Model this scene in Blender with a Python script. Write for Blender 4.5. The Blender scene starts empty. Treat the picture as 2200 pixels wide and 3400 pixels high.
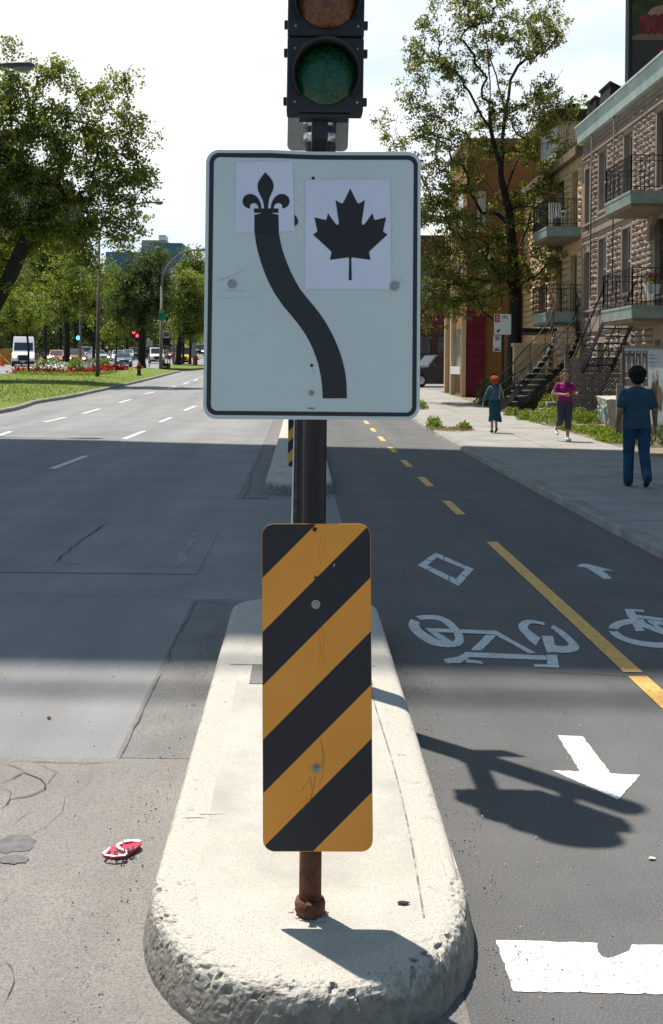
import bpy, bmesh, math, random
import numpy as np
from mathutils import Vector, Matrix
random.seed(7); RNG = np.random.default_rng(11)
R = math.radians
sc = bpy.context.scene
COL = sc.collection
# ------------------------------------------------------------ camera
F, H, RHO = 3700.0, 1.68, R(0.6)      # focal length in photo pixels, eye height, roll
cd = bpy.data.cameras.new('Camera'); cam = bpy.data.objects.new('Camera', cd); COL.objects.link(cam)
cd.sensor_fit = 'VERTICAL'; cd.sensor_height = 34.0; cd.sensor_width = 22.0; cd.lens = F / 3400 * 34.0
cd.shift_x = 100 / 3400; cd.shift_y = -483 / 3400
cd.clip_start = .05; cd.clip_end = 3000
cam.matrix_world = Matrix.Translation((0, 0, H)) @ Matrix.Rotation(R(90), 4, 'X') @ Matrix.Rotation(RHO, 4, 'Z')
sc.camera = cam
# ------------------------------------------------------------ sun and sky
SKX, SKY = .247, .268                # shadow run per metre of height, across and towards the viewer
TOSUN = Vector((-SKX, SKY, 1.0)).normalized()
sd = bpy.data.lights.new('sun', 'SUN'); sun = bpy.data.objects.new('sun', sd); COL.objects.link(sun)
sd.energy = 4.5; sd.angle = R(.55); sd.color = (1, .95, .87)
sun.rotation_euler = TOSUN.to_track_quat('Z', 'Y').to_euler(); sun.location = (-30, 30, 90)
w = bpy.data.worlds.new('World'); sc.world = w; w.use_nodes = True
nt = w.node_tree; N = nt.nodes; L = nt.links; N.clear()
def nd(t, **k):
    n = N.new(t)
    for a, b in k.items(): setattr(n, a, b)
    return n
sky = nd('ShaderNodeTexSky', sky_type='NISHITA', sun_disc=False)
sky.sun_elevation = math.asin(TOSUN.z); sky.sun_rotation = math.atan2(TOSUN.x, TOSUN.y)
sky.air_density = 1.0; sky.dust_density = 1.2; sky.ozone_density = 2.5
bg = nd('ShaderNodeBackground'); bg.inputs[1].default_value = .082
bg2 = nd('ShaderNodeBackground'); bg2.inputs[1].default_value = 1.0     # thin bright cloud low in the sky
tc = nd('ShaderNodeTexCoord'); sep = nd('ShaderNodeSeparateXYZ')
mpg = nd('ShaderNodeMapping'); mpg.inputs['Scale'].default_value = (1, 1, 3.0)
noi = nd('ShaderNodeTexNoise'); noi.inputs['Scale'].default_value = 3.2; noi.inputs['Detail'].default_value = 6
rmp = nd('ShaderNodeValToRGB'); rmp.color_ramp.elements[0].position = .38; rmp.color_ramp.elements[1].position = .56
rmp.color_ramp.elements[0].color = (.54, .62, .69, 1); rmp.color_ramp.elements[1].color = (.72, .74, .75, 1)
mr = nd('ShaderNodeMapRange'); mr.inputs['From Min'].default_value = .52; mr.inputs['From Max'].default_value = .33
mix = nd('ShaderNodeMixShader'); out = nd('ShaderNodeOutputWorld')
L.new(tc.outputs['Generated'], sep.inputs[0]); L.new(sep.outputs['Z'], mr.inputs['Value'])
L.new(tc.outputs['Generated'], mpg.inputs[0]); L.new(mpg.outputs[0], noi.inputs['Vector'])
L.new(noi.outputs['Fac'], rmp.inputs[0]); L.new(rmp.outputs[0], bg2.inputs[0])
mr2 = nd('ShaderNodeMapRange'); mr2.inputs['From Min'].default_value = .0; mr2.inputs['From Max'].default_value = .75     # brighter towards the sun
mm = nd('ShaderNodeMath', operation='MULTIPLY'); L.new(sep.outputs['Y'], mr2.inputs['Value']); L.new(mr.outputs[0], mm.inputs[0]); L.new(mr2.outputs[0], mm.inputs[1])
wb = nd('ShaderNodeMix', data_type='RGBA', blend_type='MULTIPLY'); wb.inputs['Factor'].default_value = 1; wb.inputs['B'].default_value = (.94, 1.10, 1.03, 1)   # the photo's cool white balance
L.new(sky.outputs[0], wb.inputs['A']); L.new(wb.outputs['Result'], bg.inputs[0]); L.new(mm.outputs[0], mix.inputs[0])
L.new(bg.outputs[0], mix.inputs[1]); L.new(bg2.outputs[0], mix.inputs[2]); L.new(mix.outputs[0], out.inputs[0])
sc.view_settings.view_transform = 'Standard'; sc.view_settings.look = 'None'
sc.view_settings.exposure = .65; sc.view_settings.gamma = 1; sc.view_settings.use_curve_mapping = False
sc.cycles.max_bounces = 6; sc.cycles.transparent_max_bounces = 12
# ------------------------------------------------------------ site helpers
def zt(Y):
    if Y < 15: return 0.0
    if Y < 35: return .018 * (Y - 15) ** 2 / 40
    return .018 * (min(Y, 330) - 25)
cr, sr = math.cos(RHO), math.sin(RHO)
def unroll(u, v):
    du, dv = u - 1000, v - 1217
    return du * cr + dv * sr, dv * cr - du * sr
def pl(u, v, Y):
    a, b = unroll(u, v); return (a * Y / F, H - b * Y / F)
def G(u, v, h=0.0):
    a, b = unroll(u, v); lo, hi = .5, 330.0
    f = lambda Y: (H - b * Y / F) - (zt(Y) + h)
    for _ in range(60):
        m = (lo + hi) / 2
        if f(m) > 0: lo = m
        else: hi = m
    return (a * lo / F, lo, zt(lo) + h)
def tag(o, label=None, cat=None, group=None, kind=None):
    for k, v in (('label', label), ('category', cat), ('group', group), ('kind', kind)):
        if v: o[k] = v
    return o
ORG = {}
def thing(name, label, cat, loc=(0, 0, 0), group=None, local=False):
    o = bpy.data.objects.new(name, None); COL.objects.link(o); o.empty_display_size = .2
    if not local: o.location = loc; ORG[o.name] = Vector(loc)
    return tag(o, label, cat, group)
class MB:
    def __init__(s): s.v = []; s.f = []; s.m = []; s.mi = 0; s.T = None
    def add(s, vs, fs):
        b = len(s.v)
        if s.T is not None: vs = [tuple(s.T @ Vector(p)) for p in vs]
        s.v += [tuple(p) for p in vs]; s.f += [tuple(b + i for i in q) for q in fs]; s.m += [s.mi] * len(fs); return s
    def box(s, x0, x1, y0, y1, z0, z1):
        return s.add([(x0,y0,z0),(x1,y0,z0),(x1,y1,z0),(x0,y1,z0),(x0,y0,z1),(x1,y0,z1),(x1,y1,z1),(x0,y1,z1)],
                     [(0,3,2,1),(4,5,6,7),(0,1,5,4),(1,2,6,5),(2,3,7,6),(3,0,4,7)])
    def hexa(s, p): return s.add(p, [(0,3,2,1),(4,5,6,7),(0,1,5,4),(1,2,6,5),(2,3,7,6),(3,0,4,7)])
    def quad(s, a, b, c, d): return s.add([a, b, c, d], [(0, 1, 2, 3)])
    def tube(s, pts, rs, n=8, cap=True):
        pts = [Vector(p) for p in pts]
        if not hasattr(rs, '__len__'): rs = [rs] * len(pts)
        vs = []; fs = []; ref = None
        for i, p in enumerate(pts):
            t = (pts[min(i+1, len(pts)-1)] - pts[max(i-1, 0)])
            if t.length < 1e-9: t = Vector((0, 0, 1))
            t.normalize()
            if ref is None: ref = Vector((1, 0, 0)) if abs(t.x) < .9 else Vector((0, 1, 0))
            a = (ref - t * ref.dot(t)).normalized(); b = t.cross(a); ref = a
            for k in range(n):
                q = 2 * math.pi * k / n; vs.append(p + (a * math.cos(q) + b * math.sin(q)) * rs[i])
        for i in range(len(pts)-1):
            for k in range(n): fs.append((i*n+k, i*n+(k+1) % n, (i+1)*n+(k+1) % n, (i+1)*n+k))
        if cap: fs.append(tuple(range(n-1, -1, -1))); fs.append(tuple((len(pts)-1)*n+k for k in range(n)))
        return s.add(vs, fs)
    def cyl(s, a, b, r, n=16): return s.tube([a, b], r, n)
    def bar(s, a, b, w, h=None):
        h = h or w; a = Vector(a); b = Vector(b); t = (b - a).normalized()
        up = Vector((0, 0, 1)) if abs(t.z) < .95 else Vector((0, 1, 0))
        x = t.cross(up).normalized() * w / 2; y = x.cross(t).normalized() * h / 2
        return s.hexa([a-x-y, a+x-y, b+x-y, b-x-y, a-x+y, a+x+y, b+x+y, b-x+y])
    def ell(s, c, r, n=12, m=8, rot=None):
        vs = []; fs = []; c = Vector(c)
        for i in range(m+1):
            th = math.pi * i / m
            for k in range(n):
                ph = 2*math.pi*k/n
                p = Vector((r[0]*math.sin(th)*math.cos(ph), r[1]*math.sin(th)*math.sin(ph), r[2]*math.cos(th)))
                if rot is not None: p = rot @ p
                vs.append(c + p)
        for i in range(m):
            for k in range(n): fs.append((i*n+k, (i+1)*n+k, (i+1)*n+(k+1) % n, i*n+(k+1) % n))
        return s.add(vs, fs)
    def limb(s, a, b, ra, rb, n=10):
        a = Vector(a); b = Vector(b); d = (b-a); l = d.length; d = d / l
        P = [(-1.0, .05), (-.8, .6), (-.4, .92), (0, 1)]
        pts = [a + d*ra*q for q, _ in P] + [b + d*rb*(-q) for q, _ in reversed(P)]
        rs = [ra*k for _, k in P] + [rb*k for _, k in reversed(P)]
        return s.tube(pts, rs, n)
    def lathe(s, c, prof, n=16, axis='z'):
        vs = []; fs = []
        for r, z in prof:
            for k in range(n):
                q = 2*math.pi*k/n; x, y = r*math.cos(q), r*math.sin(q)
                vs.append((c[0]+x, c[1]+y, c[2]+z) if axis == 'z' else (c[0]+x, c[1]+z, c[2]+y))
        for i in range(len(prof)-1):
            for k in range(n): fs.append((i*n+k, i*n+(k+1) % n, (i+1)*n+(k+1) % n, (i+1)*n+k))
        fs.append(tuple(range(n-1, -1, -1))); fs.append(tuple((len(prof)-1)*n+k for k in range(n)))
        return s.add(vs, fs)
    def prism(s, pts, d):
        """planar polygon (3-D points) extruded by vector d, triangulated ends so that it may be concave"""
        from mathutils.geometry import tessellate_polygon
        pts = [Vector(p) for p in pts]; d = Vector(d); n = len(pts)
        tri = tessellate_polygon([pts]); fs = [tuple(t) for t in tri] + [tuple(n + i for i in reversed(t)) for t in tri]
        fs += [(i, (i+1) % n, n+(i+1) % n, n+i) for i in range(n)]
        return s.add(pts + [p + d for p in pts], fs)
    def poly(s, pts):
        from mathutils.geometry import tessellate_polygon
        pts = [Vector(p) for p in pts]; return s.add(pts, [tuple(t) for t in tessellate_polygon([pts])])
    def build(s, name, mats, parent=None, smooth=False, bevel=0, remesh=0, rs=0, label=None, cat=None, group=None, kind=None, loc=None, normals=True):
        me = bpy.data.meshes.new(name)
        off = Vector((0, 0, 0))
        if parent is not None:
            q = parent
            while q.parent: q = q.parent
            off = ORG.get(q.name, off)
        elif loc is not None: off = Vector(loc)
        me.from_pydata([tuple(Vector(p) - off) for p in s.v], [], s.f)
        if not isinstance(mats, (list, tuple)): mats = [mats]
        for m in mats: me.materials.append(m)
        if len(mats) > 1: me.polygons.foreach_set('material_index', s.m)
        if normals:
            bm = bmesh.new(); bm.from_mesh(me); bmesh.ops.recalc_face_normals(bm, faces=bm.faces); bm.to_mesh(me); bm.free()
        if smooth: me.polygons.foreach_set('use_smooth', [True]*len(me.polygons))
        me.update()
        o = bpy.data.objects.new(name, me); COL.objects.link(o)
        if parent is not None: o.parent = parent
        else: o.location = off
        if bevel:
            md = o.modifiers.new('bevel', 'BEVEL'); md.width = bevel; md.segments = 2; md.limit_method = 'ANGLE'; md.angle_limit = R(35)
        if remesh:
            md = o.modifiers.new('remesh', 'REMESH'); md.mode = 'VOXEL'; md.voxel_size = remesh; md.use_smooth_shade = True
            if rs: m2 = o.modifiers.new('smooth', 'SMOOTH'); m2.iterations = rs; m2.factor = .5
        return tag(o, label, cat, group, kind)
def copy_tree(o, parent=None):
    c = o.copy(); COL.objects.link(c)
    if parent is not None: c.parent = parent
    for ch in list(o.children): copy_tree(ch, c)
    return c
# ------------------------------------------------------------ materials
def mat(name, c, rough=.7, c2=None, scale=4, amt=(.4, .6), bump=0, bscale=None, metal=0, spec=.3, emit=0, detail=5, c3=None, s3=60, p3=(.62, .66), aniso=None, bdist=.02, track=0):
    m = bpy.data.materials.new(name); m.use_nodes = True; t = m.node_tree; n = t.nodes; b = n['Principled BSDF']
    b.inputs['Roughness'].default_value = rough; b.inputs['Metallic'].default_value = metal
    b.inputs['Specular IOR Level'].default_value = spec
    b.inputs['Base Color'].default_value = (*c, 1)
    if c2 or bump or c3:
        co = n.new('ShaderNodeTexCoord'); vec = co.outputs['Object']
        if aniso:
            mp = n.new('ShaderNodeMapping'); mp.inputs['Scale'].default_value = aniso; t.links.new(vec, mp.inputs[0]); vec = mp.outputs[0]
    col = None
    if c2:
        x = n.new('ShaderNodeTexNoise'); x.inputs['Scale'].default_value = scale; x.inputs['Detail'].default_value = detail; x.inputs['Roughness'].default_value = .6
        r = n.new('ShaderNodeValToRGB'); r.color_ramp.elements[0].position = amt[0]; r.color_ramp.elements[1].position = amt[1]
        r.color_ramp.elements[0].color = (*c, 1); r.color_ramp.elements[1].color = (*c2, 1)
        t.links.new(vec, x.inputs['Vector']); t.links.new(x.outputs['Fac'], r.inputs[0]); col = r.outputs[0]
        t.links.new(col, b.inputs['Base Color'])
    if c3:
        x = n.new('ShaderNodeTexNoise'); x.inputs['Scale'].default_value = s3; x.inputs['Detail'].default_value = 2
        r = n.new('ShaderNodeValToRGB'); r.color_ramp.elements[0].position = p3[0]; r.color_ramp.elements[1].position = p3[1]
        mx = n.new('ShaderNodeMix'); mx.data_type = 'RGBA'
        t.links.new(vec, x.inputs['Vector']); t.links.new(x.outputs['Fac'], r.inputs[0]); t.links.new(r.outputs[0], mx.inputs['Factor'])
        if col: t.links.new(col, mx.inputs['A'])
        else: mx.inputs['A'].default_value = (*c, 1)
        mx.inputs['B'].default_value = (*c3, 1); t.links.new(mx.outputs['Result'], b.inputs['Base Color'])
    if bump:
        x = n.new('ShaderNodeTexNoise'); x.inputs['Scale'].default_value = bscale or scale; x.inputs['Detail'].default_value = 6
        q = n.new('ShaderNodeBump'); q.inputs['Strength'].default_value = bump; q.inputs['Distance'].default_value = bdist
        t.links.new(vec, x.inputs['Vector']); t.links.new(x.outputs['Fac'], q.inputs['Height']); t.links.new(q.outputs[0], b.inputs['Normal'])
    if track:
        mp = n.new('ShaderNodeMapping'); mp.inputs['Scale'].default_value = (1.15, .05, 1); x = n.new('ShaderNodeTexNoise'); x.inputs['Scale'].default_value = 1; x.inputs['Detail'].default_value = 7; x.inputs['Roughness'].default_value = .62
        t.links.new(co.outputs['Object'], mp.inputs[0]); t.links.new(mp.outputs[0], x.inputs['Vector'])
        r = n.new('ShaderNodeMapRange'); r.inputs['From Min'].default_value = .32; r.inputs['From Max'].default_value = .68; r.inputs['To Min'].default_value = 1-track; r.inputs['To Max'].default_value = 1+track*.5; t.links.new(x.outputs['Fac'], r.inputs['Value'])
        cur = b.inputs['Base Color'].links[0].from_socket; vm = n.new('ShaderNodeVectorMath'); vm.operation = 'SCALE'; t.links.new(cur, vm.inputs[0]); t.links.new(r.outputs[0], vm.inputs['Scale']); t.links.new(vm.outputs[0], b.inputs['Base Color'])
    if emit:
        b.inputs['Emission Color'].default_value = (*c, 1); b.inputs['Emission Strength'].default_value = emit
    return m
def leafmat(name, a, b_, trans=.4):
    m = bpy.data.materials.new(name); m.use_nodes = True; t = m.node_tree; n = t.nodes; n.clear()
    o = n.new('ShaderNodeOutputMaterial'); d = n.new('ShaderNodeBsdfDiffuse'); tr = n.new('ShaderNodeBsdfTranslucent'); mx = n.new('ShaderNodeMixShader')
    gl = n.new('ShaderNodeBsdfGlossy'); gl.inputs['Roughness'].default_value = .45; gl.inputs['Color'].default_value = (.5, .5, .5, 1); m2 = n.new('ShaderNodeMixShader'); m2.inputs[0].default_value = .05
    g = n.new('ShaderNodeNewGeometry'); r = n.new('ShaderNodeValToRGB'); r.color_ramp.elements[0].color = (*a, 1); r.color_ramp.elements[1].color = (*b_, 1)
    hs = n.new('ShaderNodeHueSaturation'); hs.inputs['Value'].default_value = 1.5; hs.inputs['Saturation'].default_value = 1.1; hs.inputs['Hue'].default_value = .485
    t.links.new(g.outputs['Random Per Island'], r.inputs[0]); t.links.new(r.outputs[0], d.inputs[0]); t.links.new(r.outputs[0], hs.inputs['Color']); t.links.new(hs.outputs[0], tr.inputs[0])
    mx.inputs[0].default_value = trans; t.links.new(d.outputs[0], mx.inputs[1]); t.links.new(tr.outputs[0], mx.inputs[2])
    t.links.new(mx.outputs[0], m2.inputs[1]); t.links.new(gl.outputs[0], m2.inputs[2]); t.links.new(m2.outputs[0], o.inputs[0]); return m
M = {}
M['asphalt'] = mat('asphalt', (.225,.224,.222), .9, (.285,.281,.275), .9, (.35,.68), bump=.8, bscale=120, c3=(.145,.143,.141), s3=160, p3=(.42,.72), bdist=.005, track=.20)
M['asphalt_old'] = mat('asphalt_old', (.208,.189,.170), .92, (.275,.252,.228), 1.6, (.32,.68), bump=.9, bscale=100, c3=(.135,.126,.117), s3=150, p3=(.42,.72), bdist=.006, track=.22)
M['asphalt_strip'] = mat('asphalt_strip', (.175,.167,.158), .92, (.235,.224,.211), 3, (.35,.65), bump=.8, bscale=110, c3=(.105,.10,.095), s3=160, p3=(.42,.72), bdist=.005, track=.20)
M['asphalt_bike'] = mat('asphalt_bike', (.085,.083,.081), .88, (.125,.121,.117), 1.4, (.3,.7), bump=.8, bscale=120, c3=(.185,.178,.172), s3=170, p3=(.48,.74), bdist=.005, track=.20)
M['crack'] = mat('crack', (.07,.062,.055), .95, (.14,.125,.11), 9, (.45,.6))
M['tar'] = mat('tar', (.10,.098,.098), .6, (.15,.145,.14), 20)
M['concrete'] = mat('concrete', (.455,.425,.370), .9, (.335,.315,.275), 3.2, (.40,.74), bump=.6, bscale=70, c3=(.27,.25,.215), s3=140, p3=(.55,.72), bdist=.005)
M['kerb_face'] = mat('kerb_face', (.30,.275,.235), .95, (.16,.145,.125), 9, (.4,.62), bump=1, bscale=30, c3=(.42,.39,.34), s3=26, p3=(.55,.66), bdist=.02)
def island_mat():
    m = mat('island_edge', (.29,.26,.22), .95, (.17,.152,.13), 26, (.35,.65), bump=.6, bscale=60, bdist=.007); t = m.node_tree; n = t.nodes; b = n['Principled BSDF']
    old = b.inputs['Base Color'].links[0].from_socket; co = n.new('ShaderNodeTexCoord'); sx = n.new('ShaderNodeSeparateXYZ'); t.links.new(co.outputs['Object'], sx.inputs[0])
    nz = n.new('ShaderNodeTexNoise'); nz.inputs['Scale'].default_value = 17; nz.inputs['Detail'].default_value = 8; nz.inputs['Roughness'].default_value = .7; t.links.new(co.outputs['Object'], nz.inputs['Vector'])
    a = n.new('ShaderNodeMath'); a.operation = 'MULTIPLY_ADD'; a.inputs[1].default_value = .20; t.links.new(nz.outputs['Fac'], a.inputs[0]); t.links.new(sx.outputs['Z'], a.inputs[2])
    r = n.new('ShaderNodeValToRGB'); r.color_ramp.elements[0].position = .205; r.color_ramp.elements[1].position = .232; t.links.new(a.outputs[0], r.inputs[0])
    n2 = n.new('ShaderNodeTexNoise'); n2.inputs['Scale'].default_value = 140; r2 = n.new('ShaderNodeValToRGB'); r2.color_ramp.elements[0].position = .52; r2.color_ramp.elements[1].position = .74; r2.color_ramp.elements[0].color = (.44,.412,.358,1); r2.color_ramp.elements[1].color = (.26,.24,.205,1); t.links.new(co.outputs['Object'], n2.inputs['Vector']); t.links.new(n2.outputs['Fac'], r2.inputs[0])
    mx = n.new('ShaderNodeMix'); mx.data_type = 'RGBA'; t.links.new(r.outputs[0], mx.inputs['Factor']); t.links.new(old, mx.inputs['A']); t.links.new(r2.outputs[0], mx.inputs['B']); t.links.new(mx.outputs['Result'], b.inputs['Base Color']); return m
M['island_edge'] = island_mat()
M['sidewalk'] = mat('sidewalk', (.31,.295,.265), .9, (.225,.213,.197), 1.1, (.35,.7), bump=.4, bscale=60, c3=(.20,.19,.175), s3=30, p3=(.60,.75), bdist=.005)
M['kerb'] = mat('kerb', (.30,.28,.25), .9, (.20,.185,.17), 2.5, (.35,.65), bump=.6, bscale=22, bdist=.02)
M['soil'] = mat('soil', (.16,.125,.09), .95, (.24,.19,.14), 3, bump=.6, bscale=20)
M['ground'] = mat('ground', (.10,.12,.05), .95, (.17,.17,.10), .5)
M['grass'] = mat('grass', (.095,.132,.012), .9, (.155,.190,.018), 1.2, (.3,.7), bump=.9, bscale=12, c3=(.07,.14,.015), s3=9, p3=(.5,.72), bdist=.06)
def paint(name, c, under, thr=.60, s=9):
    return mat(name, c, .75, tuple(x*.86 for x in c), 6, (.4,.7), bump=.3, bscale=120, c3=under, s3=s, p3=(thr, thr+.012), bdist=.003)
M['white_paint'] = paint('white_paint', (.64,.63,.60), (.24,.23,.22), .64, 75)
M['worn_paint'] = paint('worn_paint', (.42,.42,.41), (.24,.23,.22), .50, 26)
M['grey_paint'] = paint('grey_paint', (.56,.58,.56), (.14,.135,.13), .63, 70)
M['yellow_paint'] = paint('yellow_paint', (.74,.42,.12), (.17,.14,.11), .64, 45)
M['sign_white'] = mat('sign_white', (.70,.75,.74), .5, (.62,.68,.68), 2.2, (.3,.7), spec=.35, c3=(.52,.56,.56), s3=60, p3=(.74,.80))
M['black'] = mat('black', (.028,.028,.034), .45, spec=.4)
M['paper'] = mat('paper', (.80,.80,.95), .85, (.74,.75,.90), 6, bump=.15, bscale=8)
M['ink'] = mat('ink', (.03,.03,.036), .6)
M['zinc'] = mat('zinc', (.42,.43,.43), .45, (.30,.31,.31), 30, metal=.6)
M['rust'] = mat('rust', (.075,.034,.022), .9, (.185,.075,.04), 22, (.35,.65), bump=.5, bscale=60)
M['post'] = mat('post', (.022,.021,.024), .55, (.10,.05,.03), 9, (.60,.72), bump=.15, bscale=40, aniso=(1,1,.25))
M['galv'] = mat('galv', (.07,.075,.085), .6, (.035,.038,.045), 25, (.4,.6), metal=.2)
M['steel'] = mat('steel', (.62,.62,.6), .3, metal=.9)
M['signal_black'] = mat('signal_black', (.020,.021,.026), .5, spec=.4)
M['back_white'] = mat('back_white', (.42,.41,.38), .7, (.30,.285,.26), 10, (.4,.75))
M['green_lens'] = mat('green_lens', (.0,.030,.012), .22, (.0,.085,.03), 60, (.4,.6), bump=.8, bscale=90, spec=.6, bdist=.005)
M['amber_lens'] = mat('amber_lens', (.11,.035,.008), .25, (.24,.08,.016), 60, (.4,.6), bump=.8, bscale=90, spec=.6, bdist=.005)
M['red_lens'] = mat('red_lens', (.3,.01,.01), .25)
M['bark'] = mat('bark', (.036,.030,.025), .95, (.02,.017,.015), 12, bump=1, bscale=18, aniso=(1,1,.3), bdist=.03)
M['bark_grey'] = mat('bark_grey', (.10,.085,.07), .95, (.05,.043,.036), 8)
M['leaf'] = leafmat('leaf', (.090,.122,.026), (.205,.250,.052), .54)
M['leaf_dark'] = leafmat('leaf_dark', (.042,.070,.018), (.105,.140,.035), .46)
M['leaf_bright'] = leafmat('leaf_bright', (.088,.130,.020), (.20,.25,.045), .5)
M['leaf_olive'] = leafmat('leaf_olive', (.085,.104,.024), (.22,.24,.055), .52)
M['weed'] = leafmat('weed', (.10,.16,.02), (.24,.32,.05), .35)
M['grass_blade'] = leafmat('grass_blade', (.085,.125,.012), (.145,.18,.018), .25)
M['dry_weed'] = leafmat('dry_weed', (.22,.16,.07), (.32,.24,.12), .2)
M['petal_red'] = mat('petal_red', (.50,.012,.012), .6, (.28,.008,.012), 5)
M['petal_white'] = mat('petal_white', (.75,.75,.68), .6)
M['lamp_post'] = mat('lamp_post', (.085,.062,.045), .7, (.13,.10,.075), 3)
M['lamp_post_grey'] = mat('lamp_post_grey', (.20,.165,.13), .7, (.16,.13,.10), 3)
M['lamp_head'] = mat('lamp_head', (.10,.11,.12), .5, metal=.3)
M['lamp_glass'] = mat('lamp_glass', (.32,.27,.22), .3)
M['glass'] = mat('glass', (.02,.028,.034), .06, spec=.9)
M['window_glass'] = mat('window_glass', (.05,.06,.065), .08, (.16,.17,.17), 1.3, (.45,.62), spec=.8)
M['tyre'] = mat('tyre', (.018,.018,.018), .8)
M['rim'] = mat('rim', (.5,.5,.52), .3, metal=.8)
M['grille'] = mat('grille', (.02,.02,.022), .5)
M['plate'] = mat('plate', (.6,.6,.6), .5)
M['headlight'] = mat('headlight', (.85,.85,.82), .15, spec=.8)
M['headlight_lit'] = mat('headlight_lit', (1.0,.93,.80), .2, emit=3)
M['indicator'] = mat('indicator', (.8,.25,.03), .3, emit=.6)
def carpaint(n, c): return mat(n, c, .25, spec=.6)
M['car_white'] = carpaint('car_white', (.78,.78,.78)); M['car_red'] = carpaint('car_red', (.28,.012,.02)); M['car_maroon'] = carpaint('car_maroon', (.17,.018,.045))
M['car_silver'] = carpaint('car_silver', (.38,.42,.46)); M['car_blue'] = carpaint('car_blue', (.10,.15,.20)); M['car_dark'] = carpaint('car_dark', (.025,.03,.04))
M['car_yellow'] = carpaint('car_yellow', (.72,.38,.015)); M['plastic'] = mat('plastic', (.03,.03,.032), .7)
M['hydrant_red'] = mat('hydrant_red', (.30,.012,.015), .5); M['hydrant_dark'] = mat('hydrant_dark', (.13,.008,.012), .5)
M['sign_green'] = mat('sign_green', (.0,.20,.10), .5); M['signwhite'] = mat('signwhite', (.62,.62,.60), .5); M['signred'] = mat('signred', (.38,.02,.035), .5)
M['orange'] = mat('orange', (.8,.10,.02), .6); M['ochre'] = mat('ochre', (.42,.24,.03), .7, (.30,.16,.03), 3)
M['dark'] = mat('dark', (.02,.02,.022), .7); M['brown'] = mat('brown', (.10,.085,.06), .8)
M['skin'] = mat('skin', (.42,.23,.16), .6, (.36,.19,.13), 14); M['skin_tan'] = mat('skin_tan', (.30,.16,.11), .6, (.25,.13,.09), 14)
M['hair_black'] = mat('hair_black', (.012,.010,.010), .85, bump=1, bscale=40, bdist=.03)
M['hair_red'] = mat('hair_red', (.26,.045,.012), .85, (.36,.075,.02), 30, bump=1, bscale=45, bdist=.03)
M['hair_brown'] = mat('hair_brown', (.035,.018,.012), .8, bump=.6, bscale=40)
M['shirt_blue'] = mat('shirt_blue', (.038,.078,.105), .9, (.028,.060,.085), 8, bump=.4, bscale=9, bdist=.02)
M['jeans'] = mat('jeans', (.014,.042,.085), .9, (.026,.085,.165), 5, (.4,.7), bump=.5, bscale=10, bdist=.02)
M['magenta'] = mat('magenta', (.30,.012,.14), .9, (.24,.01,.11), 10, bump=.4, bscale=10, bdist=.02)
M['capri'] = mat('capri', (.045,.045,.06), .9, bump=.4, bscale=10, bdist=.02)
M['denim'] = mat('denim', (.05,.105,.135), .9, (.035,.08,.11), 10, bump=.5, bscale=14, bdist=.02)
M['teal'] = mat('teal', (.008,.062,.082), .85, (.006,.045,.062), 10, bump=.4, bscale=12, bdist=.02)
M['bag'] = mat('bag', (.05,.04,.03), .8, (.09,.075,.06), 12); M['shoe_white'] = mat('shoe_white', (.65,.65,.68), .6); M['shoe_dark'] = mat('shoe_dark', (.03,.022,.02), .7)
M['sock'] = mat('sock', (.7,.7,.7), .9); M['eye'] = mat('eye', (.02,.015,.012), .3); M['lip'] = mat('lip', (.35,.10,.09), .5)
# ------------------------------------------------------------ ground, roads, pavements
YS = [-6,-2,0,2,4,6,8,10,12,14] + [15+i*2 for i in range(11)] + [40,50,60,75,90,110,135,160,200,250,300,330,420,600,900]
def sheet(name, xl, xr, y0, y1, h, m, kind='structure', parent=None, label=None):
    ys = sorted(set([y0, y1] + [y for y in YS if y0 < y < y1]))
    b = MB()
    fl = xl if callable(xl) else (lambda y: xl); fr = xr if callable(xr) else (lambda y: xr)
    vs = []
    for y in ys: vs += [(fl(y), y, zt(y)+h), (fr(y), y, zt(y)+h)]
    b.add(vs, [(2*i, 2*i+1, 2*i+3, 2*i+2) for i in range(len(ys)-1)])
    return b.build(name, m, parent, kind=kind, label=label)
sheet('ground', -500, 500, -10, 900, -.012, M['ground'])
road = sheet('road', -70, .45, -6, 330, 0, M['asphalt'])
bike = sheet('bike_path', .45, 3.22, -6, 120, 0, M['asphalt_bike'])
SWH = .08
sw = sheet('sidewalk', 3.36, 6.5, -6, 54, SWH, M['sidewalk'])
sheet('yard_ground', 6.5, 30, -6, 47.9, .03, M['soil'])
sheet('side_street', 3.22, 60, 54.2, 66, .004, M['asphalt'])
sheet('far_pavement', 3.36, 60, 66.2, 120, SWH, M['sidewalk'])
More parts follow.
